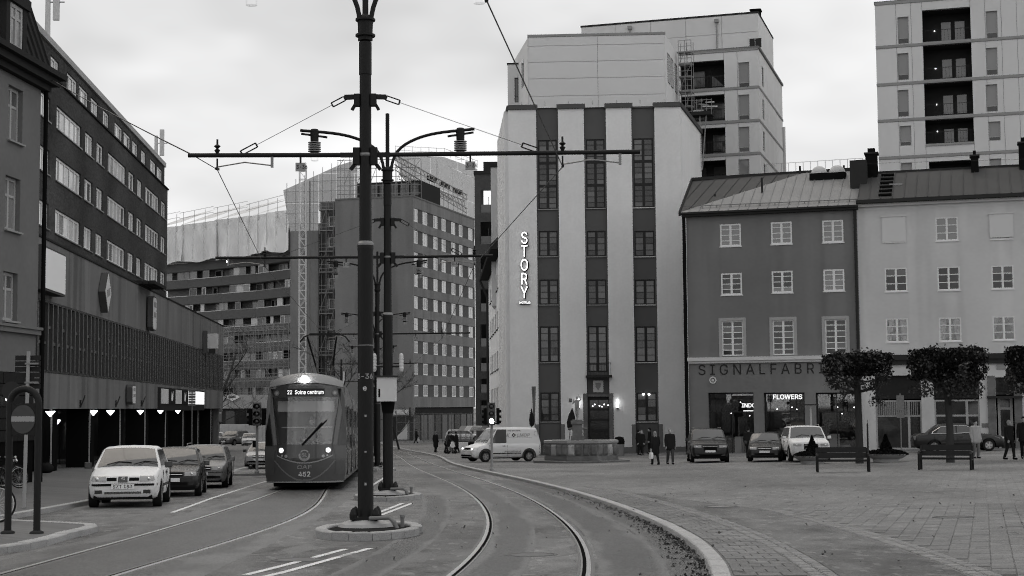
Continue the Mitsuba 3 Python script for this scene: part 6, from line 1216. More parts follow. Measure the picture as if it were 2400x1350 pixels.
rg = Polygon([(math.cos(q) * .14, math.sin(q) * .14) for q in np.linspace(0, 6.28, 24)]); put('round_mark', MB(Tv).prism(rg.difference(rg.buffer(-.02)), 0, .005, lambda v: np.column_stack([Xv(.93) - v[:, 0], fv(v[:, 1] + 1.62) + .012 + v[:, 2], v[:, 1] + 1.62])), 'grey', vt)
for u in SP['van']['wh'][:2]:
    for sd in (-1, 1):
        g_ = np.linspace(-.25, math.pi + .25, 16); rr = .40; put('wheel_arch_trim', MB(Tv).add(*grid(np.array([[(Xv(u) + math.cos(q) * r_, sd * (Wv + .006), .33 + math.sin(q) * r_) for q in g_] for r_ in (rr - .04, rr + .06)]))), 'plastic', vt)
# far vehicles behind the people
q = gp(1058, 1040); car('white_saloon', 'white car parked far off behind the group with the pram', q[0] + 1, q[1] + 14, .05, 'wagon', 'paint_white', None, detail=1)
q = gp(1112, 1034); car('pale_saloon', 'pale car far off, its nose towards the van', q[0] + 4.2, q[1] + 3, math.pi, 'sedan', 'paint_silver', None, detail=1)
# ---------------------------------------------------------------- tram
CL = (RA + RB) / 2
def clpt(y): return np.array([np.interp(y, CL[:, 1], CL[:, 0]), y])
trm = thing('tram', 'grey low floor tram number 452 coming towards the camera, signed 22 Solna centrum', 'tram')
bs('tram_paint', .062, .32, .45, coat=.5); bs('tram_top', .22, .35, .5, coat=.5)
F0, F1 = clpt(50.0), clpt(59.0); ah = math.atan2((F0 - F1)[1], (F0 - F1)[0]); TT = ground_frame(*F0, ah, .0, 3.0)
def xf(y, z):
    a = np.abs(y) / 1.32
    return -.62 * a ** 2.4 - .20 * np.clip(z - 1.05, 0, 9) - .10 * np.clip(1.0 - z, 0, 1) ** 1.5 - .55 * np.clip(z - 3.38, 0, 1) ** 1.6 * 2
def patch(nm, poly, d0, d1, mat, par=trm, edge=.13, smooth=25, lvl=None):
    M = MB()
    for g_ in getattr(poly, 'geoms', [poly]):
        if g_.geom_type != 'Polygon' or g_.area < 1e-6: continue
        e = trimesh.creation.extrude_polygon(g_, d1 - d0, engine='earcut'); v, f_ = trimesh.remesh.subdivide_to_size(e.vertices, e.faces, edge, 14); m_ = trimesh.Trimesh(v, f_); v = np.array(m_.vertices)
        M.add(np.column_stack([xf(v[:, 0], v[:, 1]) + v[:, 2] + d0, v[:, 0], v[:, 1]]), m_.faces)
    m = MB(TT).tri(M.mesh())
    return glow(nm, m, lvl, par) if lvl else put(nm, m, mat, par, smooth=smooth)
def ppatch(nm, pts, d0, d1, mat, **k): return patch(nm, Polygon(pts), d0, d1, mat, **k)
sym = lambda r: r + [(-a, c) for a, c in r[::-1]]
arc = lambda y0, z0, zc, n=9: [(y, zc + (z0 - zc) * (y / y0) ** 2) for y in np.linspace(y0, -y0, n)]
outline = Polygon([(1.25, .24), (1.31, .6), (1.325, 1.9), (1.28, 2.9), (1.19, 3.56)] + arc(1.16, 3.58, 3.83)[1:-1] + [(-1.19, 3.56), (-1.28, 2.9), (-1.325, 1.9), (-1.31, .6), (-1.25, .24)])
mask = Polygon([(.86, 1.12), (.90, 1.5), (1.12, 3.30)] + arc(1.12, 3.32, 3.47) + [(-1.12, 3.30), (-.90, 1.5), (-.86, 1.12)] + arc(-.84, 1.08, .89))
glassp = Polygon([(.84, 1.5), (1.07, 3.0), (-1.07, 3.0), (-.84, 1.5)]).buffer(.02)
patch('front_shell', outline.difference(mask.buffer(.01)), -.10, 0, 'tram_paint'); patch('mask', mask.difference(glassp), -.06, .004, 'mask')
patch('windscreen', glassp.buffer(.004), -.012, -.004, 'pane')
patch('roof_fairing', outline.intersection(Polygon([(1.4, 3.36)] + arc(1.16, 3.36, 3.50) + [(-1.4, 3.36), (-1.4, 4), (1.4, 4)])), .003, .025, 'tram_top')
for sd in (-1, 1):
    q = lambda r: [(sd * a, c) for a, c in r]
    ppatch('pillar', q([(.905, 1.46), (1.02, 1.46), (1.20, 2.7), (1.235, 3.33), (1.135, 3.33)]), .003, .022, 'tram_mid'); ppatch('corner_window', q([(1.06, 1.44), (1.32, 1.44), (1.29, 2.7), (1.245, 2.9)]), .003, .012, 'black_gloss')
    ppatch('corner_panel', q([(.92, 1.40), (1.325, 1.40), (1.30, .5), (.98, .5), (1.0, 1.1)]), .003, .014, 'paint_grey')
    c_ = lambda y, z, r, n=16: Polygon([(sd * y + r * math.cos(t), z + r * math.sin(t)) for t in np.linspace(0, 6.283, n)[:-1]])
    k = patch('headlight', c_(.76, 1.29, .10), .005, .03, 'lens', edge=.1); patch('bulb', c_(.76, 1.29, .07), .031, .04, None, k, lvl='lamp')
    for y, z, r in ((.60, 1.10, .05), (.73, 1.12, .035)): patch('marker_lamp', c_(y, z, r), .005, .025, 'lens', edge=.1)
    k = patch('roof_marker', c_(.95, 3.16, .09), .005, .02, 'tram_mid', edge=.1); patch('lens', c_(.95, 3.16, .05), .021, .03, 'lens', k, edge=.1)
ringp = Polygon(arc(.90, 1.10, .86) + arc(-.90, 1.14, .90)); patch('mask_trim', ringp, .003, .02, 'tram_top')
bo = Polygon(arc(1.0, .95, .28) + arc(-.97, .98, .33)); patch('bumper_line', bo, .002, .012, 'tram_mid')
ppatch('skirt_trim', [(1.24, .24), (1.24, .285), (-1.24, .285), (-1.24, .24)], .003, .03, 'tram_top'); ppatch('tow_cover', [(.06, .25), (.06, .36), (-.06, .36), (-.06, .25)], .031, .06, 'tram_mid')
ppatch('display', [(.62, 3.07), (.62, 3.30), (-.62, 3.30), (-.62, 3.07)], .006, .014, 'ink')
def fronttext(nm, s, h, zc, sx, mat=None, lvl=None, yc=0.0, d=.02, par=trm, bold=True):
    m = meshkit.text_mesh(s, h, .006, bold); v = np.array(m.vertices); v[:, 0] = (v[:, 0] - (v[:, 0].max() + v[:, 0].min()) / 2) * sx + yc; v[:, 1] += zc - h / 2
    mm = MB(TT).add(np.column_stack([xf(v[:, 0], v[:, 1]) + d + v[:, 2], v[:, 0], v[:, 1]]), m.faces)
    return glow(nm, mm, lvl, par) if lvl else put(nm, mm, mat, par)
fronttext('destination', '22  Solna centrum', .13, 3.185, .78, lvl='screen'); fronttext('maker_mark', 'CAF', .11, .75, 1.6, 'tram_top'); fronttext('fleet_number', '452', .15, .52, 1.0, 'off_white')
C0 = Polygon([(.185 * math.cos(t), 1.12 + .185 * math.sin(t)) for t in np.linspace(0, 6.283, 33)[:-1]]); C1 = Polygon([(.13 * math.cos(t), 1.14 + .13 * math.sin(t)) for t in np.linspace(0, 6.283, 33)[:-1]])
k = patch('emblem', C0.difference(C1).difference(sbox(-.2, 1.18, -.12, 1.4)).difference(sbox(.12, 1.18, .2, 1.4)).union(C0.intersection(sbox(-.2, .8, .2, 1.03))), .006, .02, 'tram_top', edge=.1); fronttext('emblem_letters', 'SL', .11, 1.14, 1.0, 'tram_top', par=k)
wp = [(-.08, 1.46), (.28, 1.85), (.56, 2.17)]; put('wiper', MB(TT).tube([(xf(a, c) + .05, a, c) for a, c in wp], .03, 6).bar((xf(.2, 1.7) + .04, .12, 1.66), (xf(.72, 2.25) + .04, .70, 2.25), .035), 'black', trm)
glow('top_light', MB(TT).lathe([(.0, 0), (.10, .0), (.08, .05), (0, .06)], 14) if False else MB(TT @ frame(xf(-.04, 3.62) + .10, -.04, 3.62)).tri(trimesh.creation.icosphere(2, .11)), 'lamp_strong', trm)
# cab inside
put('cab_floor', MB(TT).box(-2.6, -.5, -1.1, 1.1, .5, .55), 'dark', trm); put('cab_wall', MB(TT).box(-2.7, -2.6, -1.2, 1.2, .5, 3.4), 'cab', trm); put('dashboard', MB(TT).box(-1.0, -.72, -.8, .8, 1.2, 1.52), 'dark', trm); put('sun_blind', MB(TT).box(-.86, -.83, -.92, .92, 2.55, 2.9), 'grey', trm); put('grab_rail', MB(TT).box(-.95, -.92, -.8, .85, 2.02, 2.05), 'grey', trm)
bs('cab', .11, 1)
put('cab_ceiling', MB(TT).box(-2.7, -.95, -1.1, 1.1, 3.05, 3.1), 'mid', trm)
# body modules following the curve
sec = Polygon([(1.25, .28), (1.31, .6), (1.325, 1.9), (1.27, 2.9), (1.17, 3.3), (.9, 3.44), (0, 3.5), (-.9, 3.44), (-1.17, 3.3), (-1.27, 2.9), (-1.325, 1.9), (-1.31, .6), (-1.25, .28)])
y = 50.75
for i, ln in enumerate((8.6, 9.2, 9.4)):
    a, c = clpt(y), clpt(y + ln); y += ln + .7; hd = math.atan2((a - c)[1], (a - c)[0]); Q = ground_frame(*((a + c) / 2), hd, 0, 6)
    sw = sec if i else sec.difference(sbox(-1.15, .55, 1.15, 3.3)); M_ = lambda v: np.column_stack([v[:, 2], v[:, 0], v[:, 1]])
    put('body_module', MB(Q).prism(sw, -ln / 2, ln / 2, M_), 'tram_paint', trm, smooth=30)
    for sd in (-1, 1):
        xs = np.linspace(-ln / 2 + .3, ln / 2 - .2, 7)
        for j, (p, q) in enumerate(zip(xs[:-1], xs[1:])):
            if j in (1, 4):
                k = put('door', MB(Q).box(p, q - .06, *sorted((sd * 1.318, sd * 1.338)), .42, 2.75), 'black_gloss', trm)
                for e in (p + .02, (p + q) / 2): put('door_edge', MB(Q).box(e, e + .05, *sorted((sd * 1.33, sd * 1.345)), .45, 2.7), 'steel_dull', k)
            else: put('side_window', MB(Q).hexa([(p, sd * 1.30, 1.35), (q - .05, sd * 1.30, 1.35), (q - .05, sd * 1.335, 1.35), (p, sd * 1.335, 1.35)], [(p, sd * 1.25, 2.7), (q - .05, sd * 1.25, 2.7), (q - .05, sd * 1.30, 2.7), (p, sd * 1.30, 2.7)]), 'glass', trm)
        put('side_trim', MB(Q).box(-ln / 2, ln / 2, *sorted((sd * 1.31, sd * 1.335)), 1.22, 1.27), 'tram_mid', trm)
    put('underframe', MB(Q).box(-ln / 2 + .2, ln / 2 - .1, -1.05, 1.05, .10, .4), 'black', trm); put('roof_box', MB(Q).box(-ln / 2 + 1.2, ln / 2 - 1.4, -.85, .85, 3.45, 3.78), 'tram_mid', trm)
    if i < 2: e = clpt(y - .35); put('bellows', MB(ground_frame(*e, hd, 0, 2)).box(-.6, .6, -1.12, 1.12, .4, 3.3), 'black', trm)
    for xw in (-1.2, 1.2):
        if i != 1:
            for sd in (-1, 1): put('wheel', MB(Q @ np.array([[1, 0, 0, xw], [0, 0, -1, sd * .72], [0, 1, 0, .31], [0, 0, 0, 1.0]])).lathe([(.0, -.06), (.30, -.06), (.30, .06), (.0, .06)], 20), 'dark', trm)
    if i == 1: QP = Q.copy()
ww = MB(QP); bx_ = 1.0; zt_ = 5.95
k = put('pantograph', ww.box(bx_ - .6, bx_ + .6, -.5, .5, 3.8, 3.92).tube([(bx_, -.16, 3.95), (bx_ - .9, -.42, 4.7), (bx_, -.72, zt_ - .1)], .04, 6).tube([(bx_, .16, 3.95), (bx_ - .9, .30, 4.7), (bx_, .48, zt_ - .1)], .04, 6), 'pole', trm)
put('collector_head', MB(QP).bar((bx_ - .2, -.62, zt_), (bx_ - .2, .62, zt_), .07).bar((bx_ + .2, -.62, zt_), (bx_ + .2, .62, zt_), .07).bar((bx_ - .2, -.5, zt_), (bx_ + .2, -.5, zt_), .05).bar((bx_ - .2, .5, zt_), (bx_ + .2, .5, zt_), .05).tube([(bx_, .62, zt_), (bx_, .85, zt_ - .1), (bx_, 1.02, zt_ - .32)], .03, 6).tube([(bx_, -.62, zt_), (bx_, -.85, zt_ - .1), (bx_, -1.02, zt_ - .32)], .03, 6), 'pole', k)
put('antenna', MB(TT).tube([(-4, 1.0, 3.3), (-4, 1.12, 3.7), (-4, 1.12, 4.0)], .03, 6), 'off_white', trm)

# ---------------------------------------------------------------- people
SPH = lambda p, r, n=12: m3.Manifold.sphere(r, n).translate([float(x) for x in p])
def cap(p, q, r, r2=None): return m3.Manifold.batch_hull([SPH(p, r), SPH(q, r2 or r)])
def union(L): return m3.Manifold.batch_boolean(L, m3.OpType.Add)
def hand(w, d, sd):
    """palm, four curled fingers and a thumb, from the wrist w along d"""
    w, d = np.array(w, float), np.array(d, float); d /= np.linalg.norm(d); s = np.cross(d, [0, 1.0 * sd, .1]); s /= np.linalg.norm(s); n_ = np.cross(s, d); P = [m3.Manifold.batch_hull([SPH(w, .024, 8), SPH(w + d * .085 + s * .032, .016, 8), SPH(w + d * .085 - s * .032, .016, 8)])]
    for i, (o, L) in enumerate(((.033, .065), (.012, .078), (-.011, .073), (-.033, .056))):
        b0 = w + d * .085 + s * o; b1 = b0 + d * L * .5 + n_ * .008; b2 = b1 + d * L * .38 + n_ * .028 * (1 + .15 * i)
        P += [cap(b0, b1, .0095, .009), cap(b1, b2, .009, .0075)]
    t0 = w + d * .03 + s * .03; t1 = t0 + d * .03 + s * .034 + n_ * .01; P += [cap(t0, t1, .012, .010), cap(t1, t1 + d * .035 + n_ * .012, .010, .008)]
    return union(P)
def figure(par, T, stride=.18, hem=.78, arms=None, coat='cloth_dark', legs='cloth_dark', hair='hair_dark', skin='skin', lean=0.0, hairlong=False, hat=None, legj=None, bag=None, face=0.0, shoe='black', sleeves=True, stat=False):
    hd = np.array([.02 + lean * .5, 0, 1.63]); ch = np.array([lean * .3, 0, 1.30]); nk = np.array([lean * .38, 0, 1.49]); A = arms or {}
    J = {}
    for sd in (-1, 1):
        sg = sd; kn = np.array([stride * .45 * sg + .04, sd * .095, .50]); an = np.array([stride * sg - .03, sd * .09, .085])
        if legj: kn, an = (np.array(x) * [1, sd, 1] for x in legj)
        sh = ch + [0, sd * .185, .125]; el = np.array([lean * .3 - .03 - stride * .25 * sg, sd * .245, 1.12]); wr = np.array([lean * .3 + .07 - stride * .5 * sg, sd * .25, .88])
        if sd in A: el, wr = np.array(A[sd][0]), np.array(A[sd][1])
        J[sd] = (kn, an, sh, el, wr)
    B = [m3.Manifold.sphere(1, 16).scale([.098, .078, .118]).translate(list(hd)), m3.Manifold.batch_hull([SPH(hd + [.085, 0, .0], .014, 8), SPH(hd + [.105, 0, -.03], .016, 8)]), cap(hd - [.02, 0, .05], nk - [0, 0, .03], .056, .062), SPH(hd + [.03, 0, -.075], .05), SPH(hd + [.089, 0, -.062], .016, 8)]
    for sd in (-1, 1): B.append(m3.Manifold.sphere(1, 8).scale([.022, .012, .034]).translate(list(hd + [-.005, sd * .078, -.01])))
    B += [m3.Manifold.batch_hull([SPH(ch + [0, sd * .12, .1], .085) for sd in (-1, 1)] + [SPH((0, sd * .09, .98), .10) for sd in (-1, 1)])]
    for sd in (-1, 1):
        kn, an, sh, el, wr = J[sd]; B += [cap((0, sd * .095, .93), kn, .082, .055), cap(kn, an, .055, .04), cap(an, an + [.13, 0, -.035], .04, .032), cap(sh, el, .05, .038), cap(el, wr, .038, .026), hand(wr, wr - el, sd)]
    put('body', MB(T).man(union(B)), skin, par, smooth=60)
    if stat:
        put('hair', MB(T).man(m3.Manifold.sphere(1, 14).scale([.105, .088, .105]).translate(list(hd + [-.018, 0, .03]))), skin, par, smooth=60); return J
    for sd in (-1, 1): put('eye', MB(T).man(SPH(hd + [.088, sd * .032, .012], .010, 8)), 'ink', par)
    if hair:
        hh = m3.Manifold.sphere(1, 16).scale([.108, .09, .115]).translate(list(hd + [-.018, 0, .022])) - m3.Manifold.cube([.2, .3, .2]).translate(list(hd + [.035, -.15, -.16]))
        if hairlong: hh = hh + m3.Manifold.batch_hull([SPH(hd + [-.05, sd * .05, -.02], .05) for sd in (-1, 1)] + [SPH(hd + [-.06, sd * .05, -.2], .045) for sd in (-1, 1)])
        put('hair', MB(T).man(hh), hair, par, smooth=60)
    if hat: put('cap', MB(T).man(m3.Manifold.sphere(1, 16).scale([.115, .1, .10]).translate(list(hd + [-.01, 0, .05])) + m3.Manifold.batch_hull([SPH(hd + [.1, sd * .05, .045], .014, 8) for sd in (-1, 1)] + [SPH(hd + [.16, 0, .035], .012, 8)])), hat, par, smooth=60)
    C = [m3.Manifold.batch_hull([SPH(ch + [0, sd * .145, .115], .085) for sd in (-1, 1)] + [SPH(np.array([lean * .1, sd * .10, 1.05]), .125) for sd in (-1, 1)]),
         m3.Manifold.batch_hull([SPH(np.array([lean * .1, sd * .10, 1.06]), .124) for sd in (-1, 1)] + [SPH((.02, sd * .115, max(hem, .5)), .125) for sd in (-1, 1)]), m3.Manifold.batch_hull([SPH(nk + [0, 0, -.01], .078), SPH(ch + [0, 0, .13], .11)])]
    for sd in (-1, 1): kn, an, sh, el, wr = J[sd]; C += [cap(sh, el, .078, .062), cap(el, el + (wr - el) * .92, .062, .05)]
    put('coat', MB(T).man(union(C)), coat, par, smooth=60)
    Lg = [m3.Manifold.batch_hull([SPH((0, sd * .08, .95), .115) for sd in (-1, 1)])]
    for sd in (-1, 1): kn, an, *_ = J[sd]; Lg += [cap((0, sd * .095, .93), kn, .105, .074), cap(kn, an + [0, 0, .02], .074, .062)]
    put('trousers', MB(T).man(union(Lg)), legs, par, smooth=60)
    for sd in (-1, 1): an = J[sd][1]; put('shoe', MB(T).man(m3.Manifold.batch_hull([SPH(an + [-.03, 0, -.03], .052), SPH(an + [.15, 0, -.045], .04)])), shoe, par, smooth=60)
    return J
def person(lab, u, v, head, h=1.75, dz=KERB_H, group=None, **k):
    q = gp(u, v, dz); T = frame(q[0], q[1], float(zf(*q)) + dz, head, h / 1.75); t = thing('person', lab, 'person', group); return t, T, figure(t, T, **k)
def item(name, lab, cat, mesh, mat, sub_=None, **k):
    t = thing(name, lab, cat); put('body', mesh, mat, t, **k)
    if sub_: put(*sub_, t)
    return t
def bagat(name, lab, T, wr, w, h, mat, cat='bag'):
    t = thing(name, lab, cat); x, y, z = wr; z -= .09
    put('body', MB(T).man(m3.Manifold.hull_points(np.array([(x + a * w / 2 * s, y + c * .07, z - q) for a in (-1, 1) for c in (-1, 1) for q, s in ((.14, .62), (.14 + h * .6, 1.05), (.14 + h, .85))], np.float32))), mat, t, smooth=50)
    put('handle', MB(T).tube([(x - w * .2, y, z - .15), (x - .03, y, z + .02), (x + .03, y, z + .02), (x + w * .2, y, z - .15)], .012, 5), mat, t)
D = math.pi / 2
t, T, J = person('woman in dark coat carrying a white bag, walking before the hotel', 1536, 1089, D + .3, 1.66, hair='hair_grey', hairlong=True, hem=.62, stride=.22); bagat('white_bag', 'white carrier bag in the hand of the woman before the hotel', T, J[1][4], .30, .34, 'bag')
person('man in dark jacket and jeans walking beside the woman with the white bag', 1571, 1088, -D + .2, 1.76, hair='hair_grey', legs='cloth_mid', hem=.80, stride=.16)
person('person in dark clothes standing at the right hotel window, leftmost of three', 1497, 1066, .4, 1.74, stride=.05)
person('person with light hair and dark coat by the right hotel window, middle of three', 1505, 1067, -2.4, 1.68, hair='hair_grey', hairlong=True, stride=.06, hem=.66)
person('tall person in black by the right hotel window, rightmost of three', 1523, 1063, math.pi, 1.82, stride=.05)
t, T, J = person('lone man in dark clothes far down the road looking at his phone', 975, 1041, .5, 1.75, dz=0.0, stride=.28, arms={1: ((.05, .22, 1.15), (.28, .10, 1.32))}); bagat('shopping_bag', 'pale shopping bag held by the lone man far down the road', T, J[-1][4], .26, .36, 'bag')
person('older person in long black coat and grey cap standing left of the pram group', 1021, 1060, .9, 1.72, hem=.52, hat='cloth_grey', hair='hair_grey', stride=.04)
t, T, J = person('person in grey jacket bending over the pram', 1046, 1061, .25, 1.70, coat='cloth_mid', lean=.45, stride=.14, arms={1: ((.28, .2, 1.12), (.5, .16, .98)), -1: ((.28, -.2, 1.12), (.5, -.16, .98))})
person('person in black facing the pram from behind, second from its left', 1058, 1060, -1.6, 1.66, stride=.08, lean=.15)
t, T, J = person('person in black coat at the right end of the pram group', 1071, 1061, 2.8, 1.72, hem=.55, lean=.2, stride=.12); bagat('dark_bag', 'dark bag hanging from the person at the right of the pram group', T, J[-1][4], .36, .4, 'cloth_dark')
q = gp(1057, 1063, KERB_H); Tp = frame(q[0], q[1] - .4, float(zf(*q)) + KERB_H, .4); t = thing('pram', 'dark pram with a white bundle in the group of people by the tracks', 'pram')
put('hood', MB(Tp).man(m3.Manifold.hull_points(np.array([(-.4, -.2, .55), (.35, -.2, .5), (-.4, .2, .55), (.35, .2, .5), (-.5, -.22, .8), (-.5, .22, .8), (.4, -.22, .68), (.4, .22, .68), (-.3, -.2, 1.02), (-.3, .2, 1.02), (-.02, -.2, .95), (-.02, .2, .95)], np.float32))), 'cloth_dark', t, smooth=50)
put('frame', MB(Tp).bar((-.35, -.2, .55), (.3, -.22, .14), .03).bar((-.35, .2, .55), (.3, .22, .14), .03).bar((.3, -.2, .55), (-.3, -.22, .14), .03).bar((.3, .2, .55), (-.3, .22, .14), .03).bar((-.45, -.22, 1.0), (-.6, -.22, 1.05), .03).bar((-.6, -.24, 1.05), (-.6, .24, 1.05), .03).bar((-.45, .22, 1.0), (-.6, .22, 1.05), .03).bar((-.45, .22, .75), (-.45, .22, 1.0), .03).bar((-.45, -.22, .75), (-.45, -.22, 1.0), .03), 'steel_dull', t)
for a in (-.3, .3):
    for c in (-.24, .24): put('wheel', MB(Tp @ np.array([[1, 0, 0, a], [0, 0, -1, c], [0, 1, 0, .14], [0, 0, 0, 1.0]])).lathe([(.04, -.015), (.14, -.02), (.14, .02), (.04, .015)], 16), 'rubber', t)
item('white_bundle', 'white plastic bag hanging on the side of the pram', 'bag', MB(Tp).man(m3.Manifold.hull_points(np.array([(a, -.34 + c, z) for a, c, z in ((-.1, 0, .92), (.1, 0, .92), (-.24, -.08, .62), (.24, -.08, .6), (-.2, .08, .5), (.2, .08, .48), (0, -.1, .46), (.0, .05, .95))], np.float32))), 'bag', ('handle', MB(Tp).tube([(-.08, -.33, .9), (0, -.26, 1.02), (.08, -.33, .9)], .012, 5), 'bag'), smooth=40)
person('person in pale padded jacket with fur collar by the right bench', 2288, 1074, -D + .3, 1.76, coat='cloth_light', legs='cloth_grey', hem=.78, hair='hair_dark', stride=.05)
person('fair haired woman in black with slim trousers walking at the right', 2367, 1077, -D + .5, 1.72, hair='hair_grey', stride=.2, hem=.86)
person('person in black at the right edge beside the fair haired woman', 2402, 1076, -D - .3, 1.86, stride=.2, hem=.8)
person('person in black standing before the open shop front', 1755, 1074, 1.2, 1.72, stride=.05)
Td = TT @ frame(-1.75, .12, .38, 0); t = thing('person', 'tram driver in dark clothes sitting behind the windscreen', 'person'); figure(t, Td @ frame(0, 0, .22, 0), legj=((.45, .12, .86), (.5, .12, .4)), arms={1: ((.15, .26, 1.12), (.42, .2, 1.02)), -1: ((.15, -.26, 1.12), (.42, -.2, 1.02))}, coat='cloth_mid', hem=.85)
# ---------------------------------------------------------------- things on the square
def bench(lab, u0, v0, u1, v1):
    a, c = gp(u0, v0, KERB_H), gp(u1, v1, KERB_H); m_ = (a + c) / 2; hd = math.atan2((c - a)[1], (c - a)[0]); L_ = np.linalg.norm(c - a); T = frame(m_[0], m_[1], float(zf(*m_)) + KERB_H, hd)
    t = thing('park_bench', lab, 'bench', 'benches facing the square')
    for i in range(4): put('seat_slat', MB(T).box(-L_ / 2 + .08, L_ / 2 - .08, -.02 + i * .11, .075 + i * .11, .375 + .004 * i, .435 + .004 * i), 'bench', t)
    for i in range(2): z = .50 + i * .205; y = .44 + i * .05; put('back_slat', MB(T).hexa([(-L_ / 2 + .08, y, z), (L_ / 2 - .08, y, z), (L_ / 2 - .08, y + .03, z), (-L_ / 2 + .08, y + .03, z)], [(-L_ / 2 + .08, y + .04, z + .19), (L_ / 2 - .08, y + .04, z + .19), (L_ / 2 - .08, y + .07, z + .19), (-L_ / 2 + .08, y + .07, z + .19)]), 'bench', t)
    for sd in (-1, 1):
        x = sd * (L_ / 2 - .04); put('leg', MB(T).tube([(x, -.04, 0), (x, -.04, .58), (x, .0, .64), (x, .40, .64)], .042, 8), 'bench', t); put('leg', MB(T).tube([(x, .46, 0), (x, .42, .42), (x, .56, .86)], .042, 8), 'bench', t); put('side_rail', MB(T).box(x - .03, x + .03, 0, .44, .36, .40), 'bench', t)
bench('dark park bench on the square, left of two', 1914, 1108, 2040, 1105); bench('dark park bench on the square, right of two beside the pollard tree', 2152, 1103, 2279, 1101)
def leafcloud(pts, s0, s1, rng):
    n = len(pts); a = rng.normal(size=(n, 3)); a /= np.linalg.norm(a, axis=1, keepdims=True); b_ = np.cross(a, rng.normal(size=(n, 3))); b_ /= np.linalg.norm(b_, axis=1, keepdims=True); s = rng.uniform(s0, s1, (n, 1))
    v = np.stack([pts - a * s, pts + b_ * s * .6, pts + a * s, pts - b_ * s * .6], 1).reshape(-1, 3); k = np.arange(n)[:, None] * 4
    return v, np.vstack([k + [0, 1, 2], k + [0, 2, 3]])
def pollard(lab, u, dist, u0, u1, vt, vm, vb, dens, seed, sx=1.0):
    r_ = np.random.default_rng(seed); c = at(u, 900, dist); x, y = c[0], c[1]; z0 = float(zf(x, y)) + KERB_H; px = dist / FOC; u0, u1 = u + (u0 - u) * .86, u + (u1 - u) * .86
    zt, zm, zb = (float(at(u, v, dist)[2]) for v in (vt, vm, vb)); w0, w1 = (u0 - u) * px, (u1 - u) * px; dp = (w1 - w0) * .42
    t = thing('pollard_tree', lab, 'tree', 'clipped trees on the square')
    m = MB(); zk = zb + .1; m.tube([(x, y, z0 - .1), (x + .02, y, z0 + (zk - z0) * .5), (x - .03, y, zk), (x - .02, y, zk + .5)], [.19, .155, .15, .17], 10); tips = []
    def br(p, d, L, r, lv):
        d = d / np.linalg.norm(d); n = 5; P = [p]
        for i in range(n): d = d + r_.normal(0, .16, 3) + [0, 0, .06]; d /= np.linalg.norm(d); P.append(P[-1] + d * L / n)
        P = np.array(P); P[:, 2] = np.minimum(P[:, 2], zt - .08); P[:, 0] = np.clip(P[:, 0], x + w0 * .9, x + w1 * .9); m.tube(P, np.linspace(r, r * .55, n + 1), 6 if lv < 2 else 4); tips.extend(P[2:])
        if lv < 3:
            for q in range(4 if lv == 0 else 3): br(P[int(r_.integers(2, n + 1))], d + r_.normal(0, .75, 3) * [1, 1, .7], L * .6, r * .55, lv + 1)
    for q in range(8): a = q / 8 * 6.28 + r_.uniform(0, .5); br(np.array([x, y, zk + r_.uniform(-.4, .5)]), np.array([math.cos(a), math.sin(a) * .8, r_.uniform(.15, .9)]), (w1 - w0) * .42, .075, 0)
    put('trunk', m, 'bark', t, smooth=50)
    n = int(5200 * dens); P = np.column_stack([r_.uniform(w0, w1, n), r_.uniform(-dp, dp, n), r_.uniform(zm, zt, n)]); edge = meshkit.fbm(P * 2.3 + seed, 2, seed); P = P[(edge > .36) | (P[:, 2] > zt - (zt - zm) * .5)]; P[:, :2] *= .97 + .06 * meshkit.noise(P * 3)[:, None]; P += [x, y, 0]
    tp = np.array(tips); k2 = int(2600 * dens); Q = tp[r_.integers(len(tp), size=k2)] + r_.normal(0, .10, (k2, 3)) * [1, 1, 1.1]; Q = Q[Q[:, 2] > zb - .9]
    lo = int(2600 * max(dens - .8, 0)); Rr = np.column_stack([r_.uniform(w0, w1, lo), r_.uniform(-dp, dp, lo), zb + .1 + (zm - zb) * r_.random(lo) ** .8]); g = meshkit.fbm(Rr * 1.8 + 7 * seed, 3, seed); Rr = Rr[g > .50] + [x, y, 0]
    A = np.vstack([P, Q, Rr]); put('crown', MB().add(*leafcloud(A[: len(A) // 2], .05, .095, r_)), 'leaf', t); put('crown', MB().add(*leafcloud(A[len(A) // 2:], .05, .095, r_)), 'leaf_pale', t)
    for q in range(12): a = r_.uniform(-.5, .5); 
bs('leaf_pale', .032, .6, .4)
pollard('clipped dark tree on the square in front of the shop house, left of three', 2010, 69, 1926, 2094, 829, 880, 905, .85, 1)
pollard('clipped leafy tree behind the right bench, middle of three', 2222, 66, 2131, 2313, 818, 890, 935, 1.35, 2)
pollard('clipped tree cut by the right edge of the picture', 2425, 66, 2361, 2489, 812, 890, 930, 1.2, 3)
def baretree(lab, u, v, dist, H_, seed, spread=.35):
    r_ = np.random.default_rng(seed); c = at(u, v, dist); x, y, z = c[0], c[1], float(zf(c[0], c[1])); t = thing('bare_tree', lab, 'tree', None); m = MB()
    def br(p, d, L, r, lv):
        n = 5; P = [p]
        for i in range(n): d = d + r_.normal(0, .12, 3) + [0, 0, .05]; d /= np.linalg.norm(d); P.append(P[-1] + d * L / n)
        m.tube(P, np.linspace(r, r * .6, n + 1), 5 if lv < 2 else 3)
        if lv < 5:
            for q in range(3 if lv else 6):
                i = int(r_.integers(1, n + 1)) if lv == 0 else int(r_.integers(2, n + 1)); a = r_.uniform(0, 6.28); br(P[i], d * .9 + np.array([math.cos(a), math.sin(a), r_.uniform(-.1, .3)]) * (.75 + spread), L * (.34 if lv == 0 else .62), max(r * (.36 if lv == 0 else .55), .011), lv + 1)
    br(np.array([x, y, z]), np.array([0, 0, 1.0]), H_ * .75, H_ * .013, 0); put('trunk', m, 'bark', t, smooth=60)
